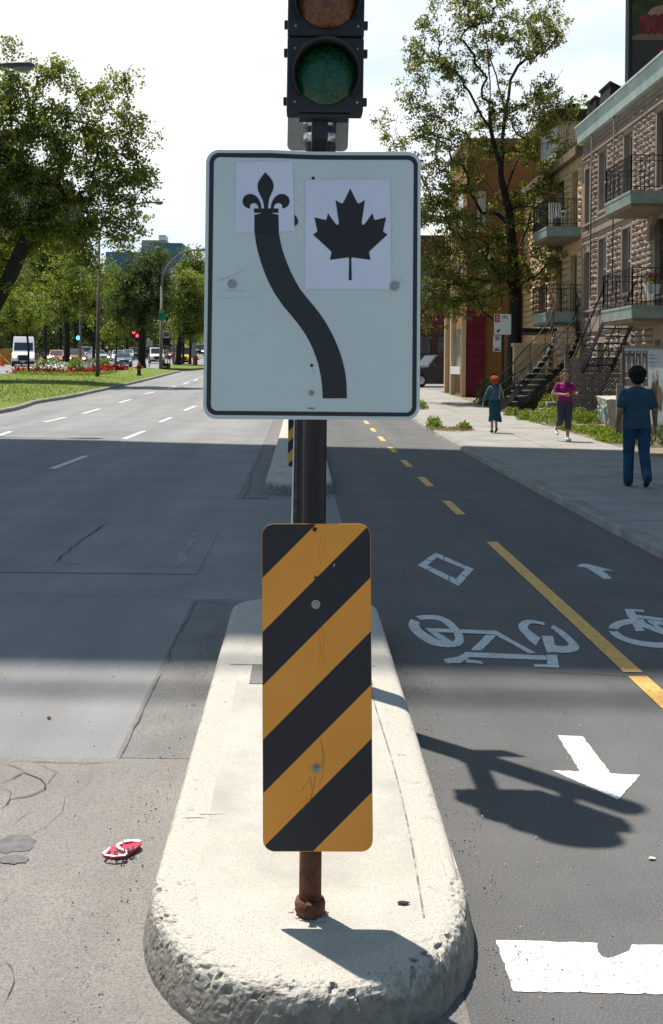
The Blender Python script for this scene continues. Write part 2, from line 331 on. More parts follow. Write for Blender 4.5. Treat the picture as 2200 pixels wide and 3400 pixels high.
# kerb of the sidewalk, worn and uneven
def kerb_line(pts, w, h, name, m, n_sub=8, drop=.05, parent=None, jit=.006):
    """pts: list of (x,y) along the street edge; the kerb lies to the right of the direction of travel"""
    P = []
    for i in range(len(pts)-1):
        a = Vector(pts[i]); c = Vector(pts[i+1]); n = max(1, int((c-a).length/.35)); n = min(n, 400)
        P += [a.lerp(c, k/n) for k in range(n)]
    P.append(Vector(pts[-1])); b = MB(); vs = []
    for i, p in enumerate(P):
        t = (P[min(i+1, len(P)-1)] - P[max(i-1, 0)]).normalized(); nr = Vector((t.y, -t.x)); z = zt(p.y)
        j = lambda s=1: random.uniform(-jit, jit)*s
        q0 = p; q1 = p + nr*(.025+j()); q2 = p + nr*(.05+j()); q3 = p + nr*w
        vs += [(q0.x, q0.y, z-.02), (q1.x+j(), q1.y, z+h*.78+j()), (q2.x, q2.y, z+h+j()), (q3.x, q3.y, z+h+.002), (q3.x, q3.y, z-.02)]
    fs = []
    for i in range(len(P)-1):
        for k in range(4): fs.append((i*5+k, (i+1)*5+k, (i+1)*5+k+1, i*5+k+1))
    b.add(vs, fs); return b.build(name, m, parent, kind='structure' if parent is None else None)
kerb_line([(3.22, y) for y in (-6, 0, 10, 20, 30, 40, 54.1)], .20, SWH+.006, 'kerb', M['kerb'])
# slab joints of the sidewalk
b = MB()
for y in np.arange(1, 53, 1.55):
    b.quad((3.42, y, zt(y)+SWH+.003), (6.5, y, zt(y)+SWH+.003), (6.5, y+.014, zt(y)+SWH+.003), (3.42, y+.014, zt(y)+SWH+.003))
for k in range(0, 52, 2):
    for x in (4.95,):
        b.quad((x, k, zt(k)+SWH+.003), (x+.012, k, zt(k)+SWH+.003), (x+.012, k+2, zt(k+2)+SWH+.003), (x, k+2, zt(k+2)+SWH+.003))
b.build('slab_joint', M['crack'], sw)
# asphalt strips along the islands, the old surface in front
def gpoly(name, pts, m, h, parent, label=None, conv=None):
    b = MB(); b.poly([G(u, v, h) if conv is None else conv(u, v, h) for u, v in pts]); return b.build(name, m, parent, label=label)
b = MB(); b.quad((-.775,4.75,.004),(-.40,4.75,.004),(-.40,8.0,.004),(-.757,8.0,.004)); b.build('repair_strip', M['asphalt_strip'], road)
b = MB()
for i in range(10):
    y0, y1 = 14.1+i*2, 16.1+i*2
    b.quad((-.80,y0,zt(y0)+.005),(-.40,y0,zt(y0)+.005),(-.40,y1,zt(y1)+.005),(-.80,y1,zt(y1)+.005))
b.build('repair_strip', M['asphalt_strip'], road)
b = MB(); b.quad((-9,-4,.004),(.45,-4,.004),(.45,4.745,.004),(-9,4.745,.004)); b.build('old_surface', M['asphalt_old'], road)
b = MB(); b.quad((-3.6,8.95,.004),(-.82,8.95,.004),(-.82,11.3,.004),(-3.2,11.3,.004)); b.build('repair_patch', M['asphalt'], road)
M['asphalt_lane'] = mat('asphalt_lane', (.185,.184,.183), .9, (.235,.232,.228), .9, (.35,.68), bump=.5, bscale=260, c3=(.13,.128,.126), s3=230, p3=(.46,.80), bdist=.003, track=.15)
LN = [G(u, v) for u, v in ((-140,1700),(0,1630),(172,1558),(300,1500),(412,1458),(478,1431))]
b = MB()
for p_, q_ in zip(LN, LN[1:]): b.quad((-16,p_[1],zt(p_[1])+.002),(p_[0],p_[1],zt(p_[1])+.002),(q_[0],q_[1],zt(q_[1])+.002),(-16,q_[1],zt(q_[1])+.002))
b.build('lane_surface', M['asphalt_lane'], road)
def crack(pts, w=.008, parent=None, h=.0085, jag=.012):
    w *= .60
    b = MB(); P = [Vector(G(u, v, h)) for u, v in pts]; Q = []
    for a, c in zip(P, P[1:]):
        n = max(2, int((c-a).length/.10)); n = min(n, 60)
        for k in range(n):
            q = a.lerp(c, k/n); d = (c-a).normalized(); s = Vector((-d.y, d.x, 0)); Q.append(q + s*random.uniform(-jag, jag))
    Q.append(P[-1]); vs = []
    for i, q in enumerate(Q):
        d = (Q[min(i+1, len(Q)-1)] - Q[max(i-1, 0)]).normalized(); s = Vector((-d.y, d.x, 0)) * w * random.uniform(.25, 1.1) / 2
        if i in (0, len(Q)-1): s *= .1
        vs += [q-s, q+s]
    b.add(vs, [(2*i, 2*i+1, 2*i+3, 2*i+2) for i in range(len(Q)-1)]); return b.build('crack', M['crack'], parent)
z3 = lambda pts: [(x*.5844, 1400+y*.5844) for x, y in pts]
z4 = lambda pts: [(x*.5844, 2100+y*.5844) for x, y in pts]
z5 = lambda pts: [(1200+x*.6494, 1700+y*.6494) for x, y in pts]
z6 = lambda pts: [(1300+x*.5844, 2300+y*.5844) for x, y in pts]
for pts, wd in (([(0,430),(105,425),(135,402),(400,402),(770,404),(1000,408),(1380,413)], .014), ([(610,570),(480,660),(400,720),(360,755),(300,808)], .035),
                ([(610,570),(800,576),(1540,590)], .014), ([(300,800),(600,812),(1100,828),(1490,843)], .014), ([(0,970),(280,982),(600,994),(860,990),(960,990),(1120,1020),(1345,1040)], .013),
                ([(1225,835),(1215,860),(1235,885),(1080,905),(980,940),(830,965),(755,992)], .010), ([(1090,930),(1010,960),(960,990)], .009),
                ([(1115,1018),(1060,1120),(1000,1230),(950,1369)], .016), ([(1500,125),(1480,200),(1425,290),(1415,380),(1380,440)], .03), ([(0,175),(240,165),(560,155)], .02)):
    crack(z3(pts), wd, road)
for pts, wd in (([(925,215),(880,300),(820,420),(740,590),(672,722)], .013), ([(672,730),(500,740),(250,733),(0,722)], .011), ([(0,850),(60,830),(140,790),(230,830),(262,870),(255,890),(160,925),(60,945),(0,1005)], .014),
                ([(530,770),(490,870),(370,930),(360,1010),(250,1110),(160,1160)], .003), ([(0,1110),(90,1080),(140,1030),(200,1010)], .004), ([(140,790),(60,750),(0,742)], .006), ([(262,870),(300,820),(330,790),(200,735)], .005),
                ([(0,1550),(40,1490),(100,1460)], .004), ([(20,1860),(85,1930),(60,2030),(0,2150)], .006), ([(0,870),(60,900),(40,1000)], .005)):
    crack(z4(pts), wd, road, jag=.006)
for pts, wd in (([(50,510),(300,514),(440,520),(700,545),(840,548)], .014), ([(420,775),(700,800),(1000,815),(1370,832),(1540,838)], .016), ([(150,615),(280,652)], .004)):
    crack(z5(pts), wd, bike)
for i in range(16):   # tar spot and small stains
    pass
def blob(name, u, v, r, m, parent, h=.006, asp=1.0):
    c = Vector(G(u, v, h)); b = MB(); n = 18
    b.poly([(c.x + r*math.cos(6.283*k/n)*random.uniform(.8, 1.15), c.y + asp*r*math.sin(6.283*k/n)*random.uniform(.8, 1.15), c.z) for k in range(n)]); return b.build(name, m, parent)
blob('tar_stain', 50, 2800, .075, M['tar'], road, asp=1.0); blob('tar_stain', 45, 2852, .06, M['tar'], road, h=.0075, asp=.6)
# ---- painted markings on the carriageway
def dash(u0, v0, u1, v1, w, m, parent, name='lane_dash'):
    a = Vector(G(u0, v0, .005)); c = Vector(G(u1, v1, .005)); d = (c-a).normalized(); s = Vector((d.y, -d.x, 0))*w/2
    b = MB(); n = 4
    for k in range(n):
        p = a.lerp(c, k/n); q = a.lerp(c, (k+1)/n); b.quad(p-s, p+s, q+s, q-s)
    return b.build(name, m, parent)
LD = [(172,1556,286,1513),(412,1457,478,1431),(530,1401,568,1386),(611,1363,648,1348),(-35,1456,35,1432),(148,1401,218,1385),(274,1373,330,1357),(395,1337,434,1326),(555,1291,580,1283),(607,1276,626,1269),(642,1264,657,1258),(478,1308,512,1301)]
for q in LD: dash(*q, .12, M['white_paint'], road)
b = MB(); y0 = 9.3
for k in range(26):
    y = 9.3 + k*.085; x = -1.02 + (k*.085)*-.005 + random.uniform(-.02, .02); l = random.uniform(.02, .07)
    if random.random() < .85: b.quad((x-random.uniform(.015,.045), y, .006), (x+random.uniform(.01,.045), y, .006), (x+random.uniform(.01,.04), y+l, .006), (x-random.uniform(.01,.04), y+l, .006))
b.build('worn_dash', M['worn_paint'], road)
# ---- bike path markings
def mark(name, polys, conv, m, parent=bike, h=.0022):
    b = MB(); rg = random.Random(5)
    for i, p in enumerate(polys):
        P = [Vector(G(u, v, h+.0002*(i % 12))) for u, v in conv(p)]; Q = []
        for a, c in zip(P, P[1:]+P[:1]):
            n = max(1, int((c-a).length/.022)) if len(polys) < 8 else max(1, int((c-a).length/.05)); d = (c-a).normalized(); s_ = Vector((-d.y, d.x, 0)); n = min(n, 90)
            for k in range(n): Q.append(a.lerp(c, k/n) + (s_*rg.uniform(-.0028, .0028) if k else Vector()))
        b.poly(Q)
    return b.build(name, m, parent)
def ring(outer, inner, gaps=()):
    n = len(outer); return [[outer[i], outer[(i+1) % n], inner[(i+1) % n], inner[i]] for i in range(n) if i not in gaps]
def ellpts(cx, cy, ax, ay, bx, by, n=28, k=1.0):
    return [(cx + k*(ax*math.cos(2*math.pi*i/n) + bx*math.sin(2*math.pi*i/n)), cy + k*(ay*math.cos(2*math.pi*i/n) + by*math.sin(2*math.pi*i/n))) for i in range(n)]
W1o = [(250,547),(275,533),(310,527),(355,526),(400,530),(445,548),(478,575),(505,605),(520,635),(523,660),(512,680),(480,690),(440,692),(400,688),(355,678),(320,660),(280,632),(252,604),(239,578)]
W1i = [(296,562),(305,552),(325,548),(350,548),(382,550),(410,560),(438,582),(460,606),(476,630),(479,648),(470,660),(455,664),(435,663),(410,658),(380,648),(350,630),(320,612),(302,595),(293,578)]
W2o = [(803,572),(822,556),(850,550),(890,555),(935,565),(980,578),(1020,600),(1062,632),(1095,664),(1114,688),(1108,706),(1080,716),(1040,720),(990,717),(940,705),(890,682),(850,650),(818,615),(802,592)]
W2i = [(850,585),(858,574),(875,568),(905,572),(935,580),(965,592),(995,612),(1025,640),(1050,662),(1060,676),(1050,683),(1030,686),(1005,684),(975,676),(945,662),(915,645),(885,625),(862,606),(850,595)]
bars = [[(325,593),(690,607),(712,628),(345,612)], [(338,606),(385,612),(480,672),(440,672),(395,650)], [(635,628),(690,630),(612,708),(558,706)],
        [(690,607),(765,652),(895,722),(850,720),(735,655),(690,632)], [(530,715),(940,733),(945,756),(520,741)], [(540,715),(565,722),(540,752),(505,772),(430,773),(420,752),(495,738)],
        [(540,752),(612,762),(622,776),(530,768)], [(945,729),(1000,730),(1010,795),(952,793),(948,756)], [(880,778),(952,778),(952,793),(884,790)], [(918,632),(978,634),(996,717),(950,718)]]
mark('bicycle_symbol', ring(W1o, W1i, (0,)) + ring(W2o, W2i, (4, 14)) + bars, z5, M['grey_paint'])
D_o = [(378,207),(573,292),(496,378),(286,272)]; D_i = [(386,232),(528,292),(482,342),(336,272)]
def lerp2(a, c, t): return (a[0]+(c[0]-a[0])*t, a[1]+(c[1]-a[1])*t)
dq = []
for i in range(4):
    j = (i+1) % 4
    cuts = [(.0, .22), (.25, .78), (.81, 1.0)] if i % 2 == 0 else [(.0, .45), (.49, 1.0)]
    for t0, t1 in cuts: dq.append([lerp2(D_o[i], D_o[j], t0), lerp2(D_o[i], D_o[j], t1), lerp2(D_i[i], D_i[j], t1), lerp2(D_i[i], D_i[j], t0)])
mark('diamond_symbol', dq, z5, M['grey_paint'])
mark('arrow_symbol', [[(1100,278),(1122,265),(1150,264),(1290,300),(1232,298),(1280,340),(1238,342),(1170,296),(1145,283)]], z5, M['grey_paint'])
W3o = ellpts(1475, 620, 205, 42, -60, 62); W3i = ellpts(1478, 618, 160, 28, -52, 40)
W3b = [[(1345,495),(1440,500),(1447,511),(1392,507),(1412,540),(1364,540)], [(1366,535),(1410,540),(1450,608),(1402,609)], [(1400,525),(1560,545),(1580,560),(1410,541)], [(1455,550),(1480,552),(1600,640),(1560,640)], [(1403,548),(1470,575),(1540,612),(1545,630),(1420,580)]]
mark('bicycle_symbol', ring(W3o, W3i, (12, 19)) + W3b, z5, M['grey_paint'])
mark('arrow_symbol', [[(942,242),(1085,248),(1245,458),(1412,467),(1283,607),(912,440),(1070,446)]], z6, M['white_paint'])
bite = [(592,1405),(900,1413),(1170,1422),(1172,1470),(1195,1498),(1228,1508),(1275,1495),(1350,1465),(1364,1430),(1540,1432),(2300,1450),(2330,1735),(1540,1712),(1000,1702),(692,1695)]
mark('stop_bar', [bite], z6, M['white_paint'])
b = MB()
for y0, y1 in ((1.2, 2.9), (2.9, 6.10), (6.18, 8.3), (8.3, 10.78)): b.quad((1.805,y0,.005),(1.912,y0,.005),(1.912,y1,.005),(1.805,y1,.005))
b.build('centre_line', M['yellow_paint'], bike)
for k in range(17):
    y = 13.4 + 3.0*k; b = MB(); z0, z1 = zt(y-.65)+.006, zt(y+.65)+.006
    b.quad((1.79,y-.65,z0),(1.90,y-.65,z0),(1.90,y+.65,z1),(1.79,y+.65,z1)); b.build('centre_dash', M['yellow_paint'], bike)
# ---- traffic islands
def island(name, label, y0, y1, xl, xr, h, nose, tail, loc):
    t = thing(name, label, 'traffic island', (loc[0], loc[1], 0))
    hw = (xr-xl)/2; cx = (xl+xr)/2; P = []
    def ends(yc, L_, sgn):
        return [(cx + sgn*-1*hw*math.cos(a)*(1 if True else 0), yc - sgn*L_*(abs(math.sin(a))**.80)) for a in np.linspace(0, math.pi, 29)]
    out = []
    out += [(cx - hw*math.copysign(abs(math.cos(a))**.92, math.cos(a)), y0+nose - nose*math.sin(a)) for a in np.linspace(0, math.pi, 281)]
    nn = max(3, int((y1-tail-y0-nose)/.25)); nn = min(nn, 60)
    out += [(xr, y0+nose + (y1-tail-y0-nose)*k/nn) for k in range(1, nn)]
    out += [(cx + hw*math.cos(a), y1-tail + tail*math.sin(a)) for a in np.linspace(0, math.pi, 25)]
    out += [(xl, y1-tail - (y1-tail-y0-nose)*k/nn) for k in range(1, nn)]
    out = [Vector(p) for p in out]; n = len(out)
    rings = [(.024, -.02), (.021, h*.12), (.018, h*.25), (.014, h*.38), (.010, h*.50), (.006, h*.62), (.002, h*.73), (-.002, h*.82), (-.007, h*.89), (-.014, h*.94), (-.024, h*.972), (-.038, h*.99), (-.055, h*.998), (-.09, h), (-.13, h+.0005)]
    R2 = []
    for q_, r_ in zip(rings, rings[1:]): R2 += [(*q_, 0), ((q_[0]+r_[0])/2, (q_[1]+r_[1])/2, 0)]
    R2.append((*rings[-1], 0)); EW = np.interp(np.arange(len(R2)), np.arange(0, len(R2), 2), (.2,.25,.3,.3,.35,.4,.5,.7,1.0,1.2,1.2,.9,.4,0,0)); rings = [(a_, c_) for a_, c_, _ in R2]
    vs = []; faces = []; mids = []
    from mathutils import noise
    for ri, (o_, z_) in enumerate(rings):
        for i, p in enumerate(out):
            tt = (out[(i+1) % n]-out[i-1]).normalized(); nr = Vector((tt.y, -tt.x)); s3 = Vector((p.x, p.y, z_))
            near = p.y < y0+nose*1.4; e = EW[ri]
            s4 = Vector((p.x+nr.x*o_, p.y+nr.y*o_, z_)); big = noise.noise(s4*7)*.35 + noise.noise(s4*24)*.55 + noise.noise(s4*55)*.45
            chip = e*((-.016*max(0, big-.02) + .004*noise.noise(s4*90) - .010*(noise.noise(s4*38) > .42)) if near else (.0015*noise.noise(s4*14)-.006*max(0, noise.noise(s4*20)-.25)))
            q = p + nr*(o_+chip); vs.append((q.x, q.y, zt(q.y)+z_ + (chip*.55 if 12 <= ri <= 24 else 0)))
    for ri in range(len(rings)-1):
        for i in range(n):
            faces.append((ri*n+i, ri*n+(i+1) % n, (ri+1)*n+(i+1) % n, (ri+1)*n+i)); mids.append(0)
    b = MB(); b.add(vs, faces)
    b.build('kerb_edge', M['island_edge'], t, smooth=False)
    b = MB(); top = [vs[(len(rings)-1)*n+i] for i in range(n)]; b.poly(top); b.build('top_slab', M['concrete'], t)
    return t, h
isl, ih = island('traffic_island', 'near pale concrete traffic island with chipped rounded nose under the big sign', 2.735, 7.45, -.428, .506, .15, .62, .35, (0, 3.1, 0))
b = MB(); b.quad((-.235,5.36,.1535),(.36,5.36,.1535),(.36,5.70,.1535),(-.235,5.70,.1535)); b.build('asphalt_patch', M['asphalt_strip'], isl)
b = MB(); b.quad((-.35,5.70,.153),(.39,5.70,.153),(.39,5.708,.153),(-.35,5.708,.153)); b.build('joint', M['crack'], isl)
ys = list(np.arange(3.1, 7.0, .12)); b = MB()      # trowelled groove along the right edge
for y_, y2 in zip(ys, ys[1:]):
    x = .355 + .015*math.sin(y_*2); x2 = .355 + .015*math.sin(y2*2); b.quad((x, y_, .1528), (x+.006, y_, .1528), (x2+.006, y2, .1528), (x2, y2, .1528))
b.build('trowel_groove', M['kerb_face'], isl)
M['pink'] = mat('pink', (.62,.43,.38), .9)
for u, v in ((1180,2705),(690,2700),(640,2712)):
    b = MB(); c = Vector(G(u, v, .1525))
    b.poly([(c.x+.06*math.cos(6.283*k/22)*random.uniform(.35,1), c.y+.010*math.sin(6.283*k/22)*random.uniform(.2,1), c.z) for k in range(22)])
    b.build('chalk_mark', M['pink'], isl)
isl2, _ = island('traffic_island', 'long concrete traffic island with a striped marker behind the sign post', 14.5, 62, -.47, .44, .15, .55, .5, (0, 15, 0))
# ---- median lawn with kerb
edge_px = [(-260,1396),(0,1377),(91,1354),(118,1341),(227,1325),(318,1304),(455,1273),(536,1252),(578,1240),(600,1236)]
E = [G(u, v) for u, v in edge_px]
# end of the lawn, back along the far carriageway
far_px = [(590,1229),(562,1228),(500,1222),(455,1222),(400,1222),(300,1224),(200,1232),(100,1242),(0,1248)]
Fp = [G(u, v, .12) for u, v in far_px]
LAWN = [(p[0], p[1]) for p in E] + [(p[0], p[1]) for p in Fp] + [(-34, Fp[-1][1]), (-34, E[0][1])]
def smooth2(P, it=2):
    for _ in range(it):
        Q = [P[0]]
        for a, c in zip(P, P[1:]): Q += [(a[0]*.75+c[0]*.25, a[1]*.75+c[1]*.25), (a[0]*.25+c[0]*.75, a[1]*.25+c[1]*.75)]
        Q.append(P[-1]); P = Q
    return P
EK = smooth2([(p[0], p[1]) for p in E]); FK = smooth2([(p[0], p[1]) for p in Fp])
kerb_line(list(reversed(EK)), .16, .13, 'kerb', M['kerb'])
def inpoly(x, y, P):
    c = False; j = len(P)-1
    for i in range(len(P)):
        if (P[i][1] > y) != (P[j][1] > y) and x < (P[j][0]-P[i][0])*(y-P[i][1])/(P[j][1]-P[i][1])+P[i][0]: c = not c
        j = i
    return c
LP = EK + FK + [(-34, FK[-1][1]), (-34, EK[0][1])]
b = MB()
ylist = sorted(set([p[1] for p in EK] + list(np.arange(min(p[1] for p in LP)+.01, max(p[1] for p in LP), 1.0))))
def xr_at(P, y):
    xs = []
    for (x0, y0), (x1, y1) in zip(P, P[1:]+P[:1]):
        if (y0 <= y < y1) or (y1 <= y < y0): xs.append(x0+(x1-x0)*(y-y0)/(y1-y0))
    return (min(xs), max(xs)) if len(xs) >= 2 else None
rows = [(y, xr_at(LP, y+1e-4)) for y in ylist]; rows = [r for r in rows if r[1]]
vs = []
for y, (xa, xb) in rows:
    for k in range(13):
        x = xa+(xb-xa)*k/12; edge = min(1, (xb-x)/1.5); vs.append((x-.1*(k == 12), y, zt(y)+.125+.10*edge+.02*math.sin(x*1.3+y*.7)*edge))
n = 13; b.add(vs, [(i*n+k, i*n+k+1, (i+1)*n+k+1, (i+1)*n+k) for i in range(len(rows)-1) for k in range(n-1)])
lawn = b.build('median_lawn', M['grass'], kind='structure', smooth=True)
def lawn_z(x, y): return zt(y)+.22
# further lawn strip with trees, right of the yellow van
S2 = [G(u, v) for u, v in ((562,1229),(640,1230),(690,1226))]; S2b = [G(u, v) for u, v in ((690,1217),(600,1214),(560,1216))]
b = MB(); b.poly([(p[0], p[1], zt(p[1])+.16) for p in S2+S2b]); b.prism([(p[0], p[1], zt(p[1])-.02) for p in S2+S2b], (0,0,.15)); b.build('lawn_strip', M['grass'], kind='structure')
# lawns and parking apron on the far side of the boulevard
def gstrip(name, x0, x1, y0, y1, h, m):
    b = MB(); n = 10
    for k in range(n):
        a = y0+(y1-y0)*k/n; c = y0+(y1-y0)*(k+1)/n; b.quad((x0,a,zt(a)+h),(x1,a,zt(a)+h),(x1,c,zt(c)+h),(x0,c,zt(c)+h))
    return b.build(name, m, kind='structure')
p = G(352, 1190); gstrip('verge', -36, p[0]+2.6, p[1]+2, p[1]+9, .18, M['grass'])
gstrip('far_lawn', -32, -19, 190, 215, .2, M['grass'])
# blades of grass fringe the lawn edge and mottle it
def leaf_mesh(name, pts, size, m, parent=None, aspect=.55, up=0.0, droop=0.0, **kw):
    pts = np.asarray(pts, dtype=float); n = len(pts); off = np.zeros(3)
    if parent is not None:
        q = parent
        while q.parent: q = q.parent
        off = np.array(ORG.get(q.name, Vector((0,0,0))))
    d = RNG.normal(size=(n, 3)); d[:, 2] = d[:, 2]*(1-abs(up)) + up*2.2 - droop
    d /= np.linalg.norm(d, axis=1)[:, None]
    e = RNG.normal(size=(n, 3)); e -= d*np.sum(d*e, axis=1)[:, None]; e /= np.linalg.norm(e, axis=1)[:, None]
    s = (size*RNG.uniform(.6, 1.3, n))[:, None]
    P = pts - off
    V = np.stack([P, P + d*s*.5 + e*s*aspect*.5, P + d*s, P + d*s*.5 - e*s*aspect*.5], axis=1).reshape(-1, 3)
    me = bpy.data.meshes.new(name); me.vertices.add(4*n); me.vertices.foreach_set('co', V.astype(np.float32).ravel())
    me.loops.add(4*n); me.loops.foreach_set('vertex_index', np.arange(4*n, dtype=np.int32)); me.polygons.add(n)
    me.polygons.foreach_set('loop_start', np.arange(0, 4*n, 4, dtype=np.int32)); me.polygons.foreach_set('loop_total', np.full(n, 4, dtype=np.int32))
    me.materials.append(m); me.update(calc_edges=True); me.validate()
    o = bpy.data.objects.new(name, me); COL.objects.link(o)
    if parent is not None: o.parent = parent
    return tag(o, kw.get('label'), kw.get('cat'), kw.get('group'), kw.get('kind'))
gp = []
while len(gp) < 15000:
    y = 37+abs(RNG.normal())*16; x = RNG.uniform(-22, 0)
    if y < 100:
        r_ = xr_at(LP, y)
        if r_ and r_[0] < x < r_[1]-.1: gp.append((x, y, zt(y)+.125+.10*min(1, (r_[1]-x)/1.5)))
leaf_mesh('grass', gp, .085, M['grass_blade'], aspect=.25, up=.6, kind='stuff')
# ------------------------------------------------------------ the main sign post
D0 = 3.114
BZ = .15
def rrect(corners, rad, n=6, dents=()):
    """rounded quadrilateral from four pixel corners TL TR BR BL"""
    P = []; C = [Vector((c[0], c[1], 0)) for c in corners]
    for i in range(4):
        p = C[i]; a = (C[i-1]-p).normalized(); c = (C[(i+1) % 4]-p).normalized()
        s = p + a*rad; e = p + c*rad; o = p + (a+c)*rad
        for k in range(n+1):
            th = (math.pi/2)*k/n; P.append(o - c*rad*math.cos(th) - a*rad*math.sin(th) if False else o + (s-o)*math.cos(th) + (e-o)*math.sin(th))
        if i == 0:
            for d in dents: P.append(Vector((d[0], d[1], 0)))
    return [(p.x, p.y) for p in P]
sp = thing('road_sign', 'big white keep-lane road sign with fleur-de-lis and maple leaf sheets above a striped marker board', 'road sign', (.04, D0, BZ))
Yb = D0 - .062
def SP(u, v, off=0.0):                       # plane of the big sign, bottom edge tipped towards the viewer
    Y = Yb - .018*(v-940)/890*2 - off
    x, z = pl(u, v, Y); return (x, Y, z)
z7 = lambda pts: [(650+x*.5195, 450+y*.5195) for x, y in pts]
def plate(b, px, off0, th, conv=SP):
    P = [conv(u, v, off0) for u, v in px]; n = len(P)
    b.prism(P, (0, th, 0)); return b
b = MB()
b.tube([(.040, D0, BZ+.02), (.0385, D0, .9), (.036, D0, 1.7), (.042, D0, 2.23)], .030, 24)
b.build('post', M['post'], sp, smooth=False)
b = MB(); b.tube([(.04, D0, BZ+.01), (.04, D0, .42)], .0312, 24); b.build('rusty_sleeve', M['rust'], sp, label='rust brown foot of the post', smooth=True)
b = MB(); b.lathe((.04, D0, BZ), [(.030,-.02),(.034,0),(.042,.012),(.043,.035),(.040,.044),(.033,.045)], 20); b.build('collar', M['rust'], sp, smooth=True)
b = MB(); b.tube([(.036, D0-.055, BZ+.044), (.036, D0-.020, BZ+.044)], [.009, .009], 10); b.lathe((.036, D0-.062, BZ+.044), [(.0125,0),(.0125,.006),(.008,.010)], 6, 'y'); b.build('bolt', M['rust'], sp)
b = MB()
for k in range(14):
    a = random.uniform(0, 6.28); r = random.uniform(.045, .062); x = .04+r*math.cos(a); y = D0+r*math.sin(a)*.8; s = random.uniform(.006, .015)
    b.ell((x, y, BZ+.002), (s, s*.7, s*.3), 6, 4)
b.build('broken_mortar', M['concrete'], sp)
# big panel
TL, TR, BR, BL = z7([(65,90),(1438,105),(1430,1818),(45,1812)])
dents = z7([(300,92),(480,92),(640,99),(760,103),(900,104)])
b = MB(); plate(b, rrect((TL, TR, BR, BL), 44, 8, dents), 0, .0025)
panel = b.build('sign_panel', M['sign_white'], sp)
def overlay(name, polys, off, m, parent, th=.0006, conv=SP):
    b = MB()
    for p in polys: b.prism([conv(u, v, off+th) for u, v in p], (0, th, 0))
    return b.build(name, m, parent)
bo = rrect(z7([(87,110),(1418,128),(1409,1797),(66,1786)]), 33, 8, z7([(300,112),(480,112),(640,120),(760,124),(900,126)]))
bi = rrect(z7([(115,137),(1392,156),(1381,1771),(94,1759)]), 21, 8, z7([(300,141),(480,142),(640,149),(760,154),(900,155)]))
b = MB()
for i in range(len(bo)):
    j = (i+1) % len(bo); b.prism([SP(*bo[i], .0008), SP(*bo[j], .0008), SP(*bi[j], .0008), SP(*bi[i], .0008)], (0, .0006, 0))
b.build('border', M['black'], panel)
Lc = [(375,622),(382,680),(395,740),(415,810),(440,880),(468,945),(500,1005),(530,1050),(562,1095),(600,1140),(640,1188),(672,1230),(702,1275),(728,1322),(750,1370),(770,1425),(786,1480),(798,1540),(806,1600),(810,1680)]
Rc = [(530,622),(540,680),(555,740),(578,805),(605,870),(636,930),(668,985),(708,1035),(750,1085),(787,1132),(822,1182),(853,1235),(880,1288),(904,1342),(925,1400),(940,1450),(951,1500),(959,1550),(963,1600),(965,1680)]
overlay('arrow_band', [z7([Lc[i], Lc[i+1], Rc[i+1], Rc[i]]) for i in range(len(Lc)-1)] , .0003, M['black'], panel)
overlay('arrow_tip', [z7([(620,500),(628,505),(640,517),(650,532),(654,550),(650,564),(641,574),(630,578),(620,575)])], .0003, M['black'], panel)
def sheet_obj(corners, label, polys):
    b = MB(); c = z7(corners); b.prism([SP(u, v, .0018) for u, v in c], (0, .0004, 0)); b.mi = 1
    for p in polys: b.prism([SP(u, v, .0026) for u, v in z7(p)], (0, .0004, 0))
    return b.build('paper_sheet', [M['paper'], M['ink']], panel, label=label)
petal = [(443,233),(458,250),(472,265),(484,281),(492,296),(496,312),(496,332),(492,350),(484,367),(476,384),(469,402),(465,422),(462,444),(460,467),(436,467),(433,444),(429,422),(421,402),(412,384),(403,367),(396,350),(393,330),(394,312),(399,296),(408,280),(419,264),(431,249)]
lp = [(418,467),(416,444),(410,424),(400,405),(388,390),(374,380),(358,374),(342,373),(326,377),(312,386),(303,398),(298,412),(298,426),(302,440),(310,452),(322,460),(334,465),(346,466),(344,456),(346,446),(352,438),(362,433),(373,432),(384,436),(392,443),(397,452),(400,467)]
mirror = lambda P, c: [(2*c-x, y) for x, y in reversed(P)]
sheet_obj([(257,170),(617,169),(630,612),(249,622)], 'white paper sheet with black fleur-de-lis', [petal, lp, mirror(lp, 448), [(371,466),(527,466),(527,494),(371,494)], [(373,507),(408,499),(420,494),(484,494),(492,499),(527,507),(530,621),(374,621.5)]])
hl = [(986,338),(1028,424),(1033,431),(1040,434),(1050,430),(1080,413),(1059,556),(1061,566),(1067,571),(1077,567),(1128,497),(1137,532),(1140,538),(1147,539),(1215,523),(1197,608),(1199,616),(1224,633),(1112,737),(1107,744),(1107,752),(1116,795),(1000,779),(995,782),(993,790),(996,925)]
leaf = hl + [(1972-x, y) for x, y in reversed(hl[1:])]
sheet_obj([(700,285),(1243,281),(1248,980),(697,980)], 'white paper sheet with black maple leaf', [leaf])
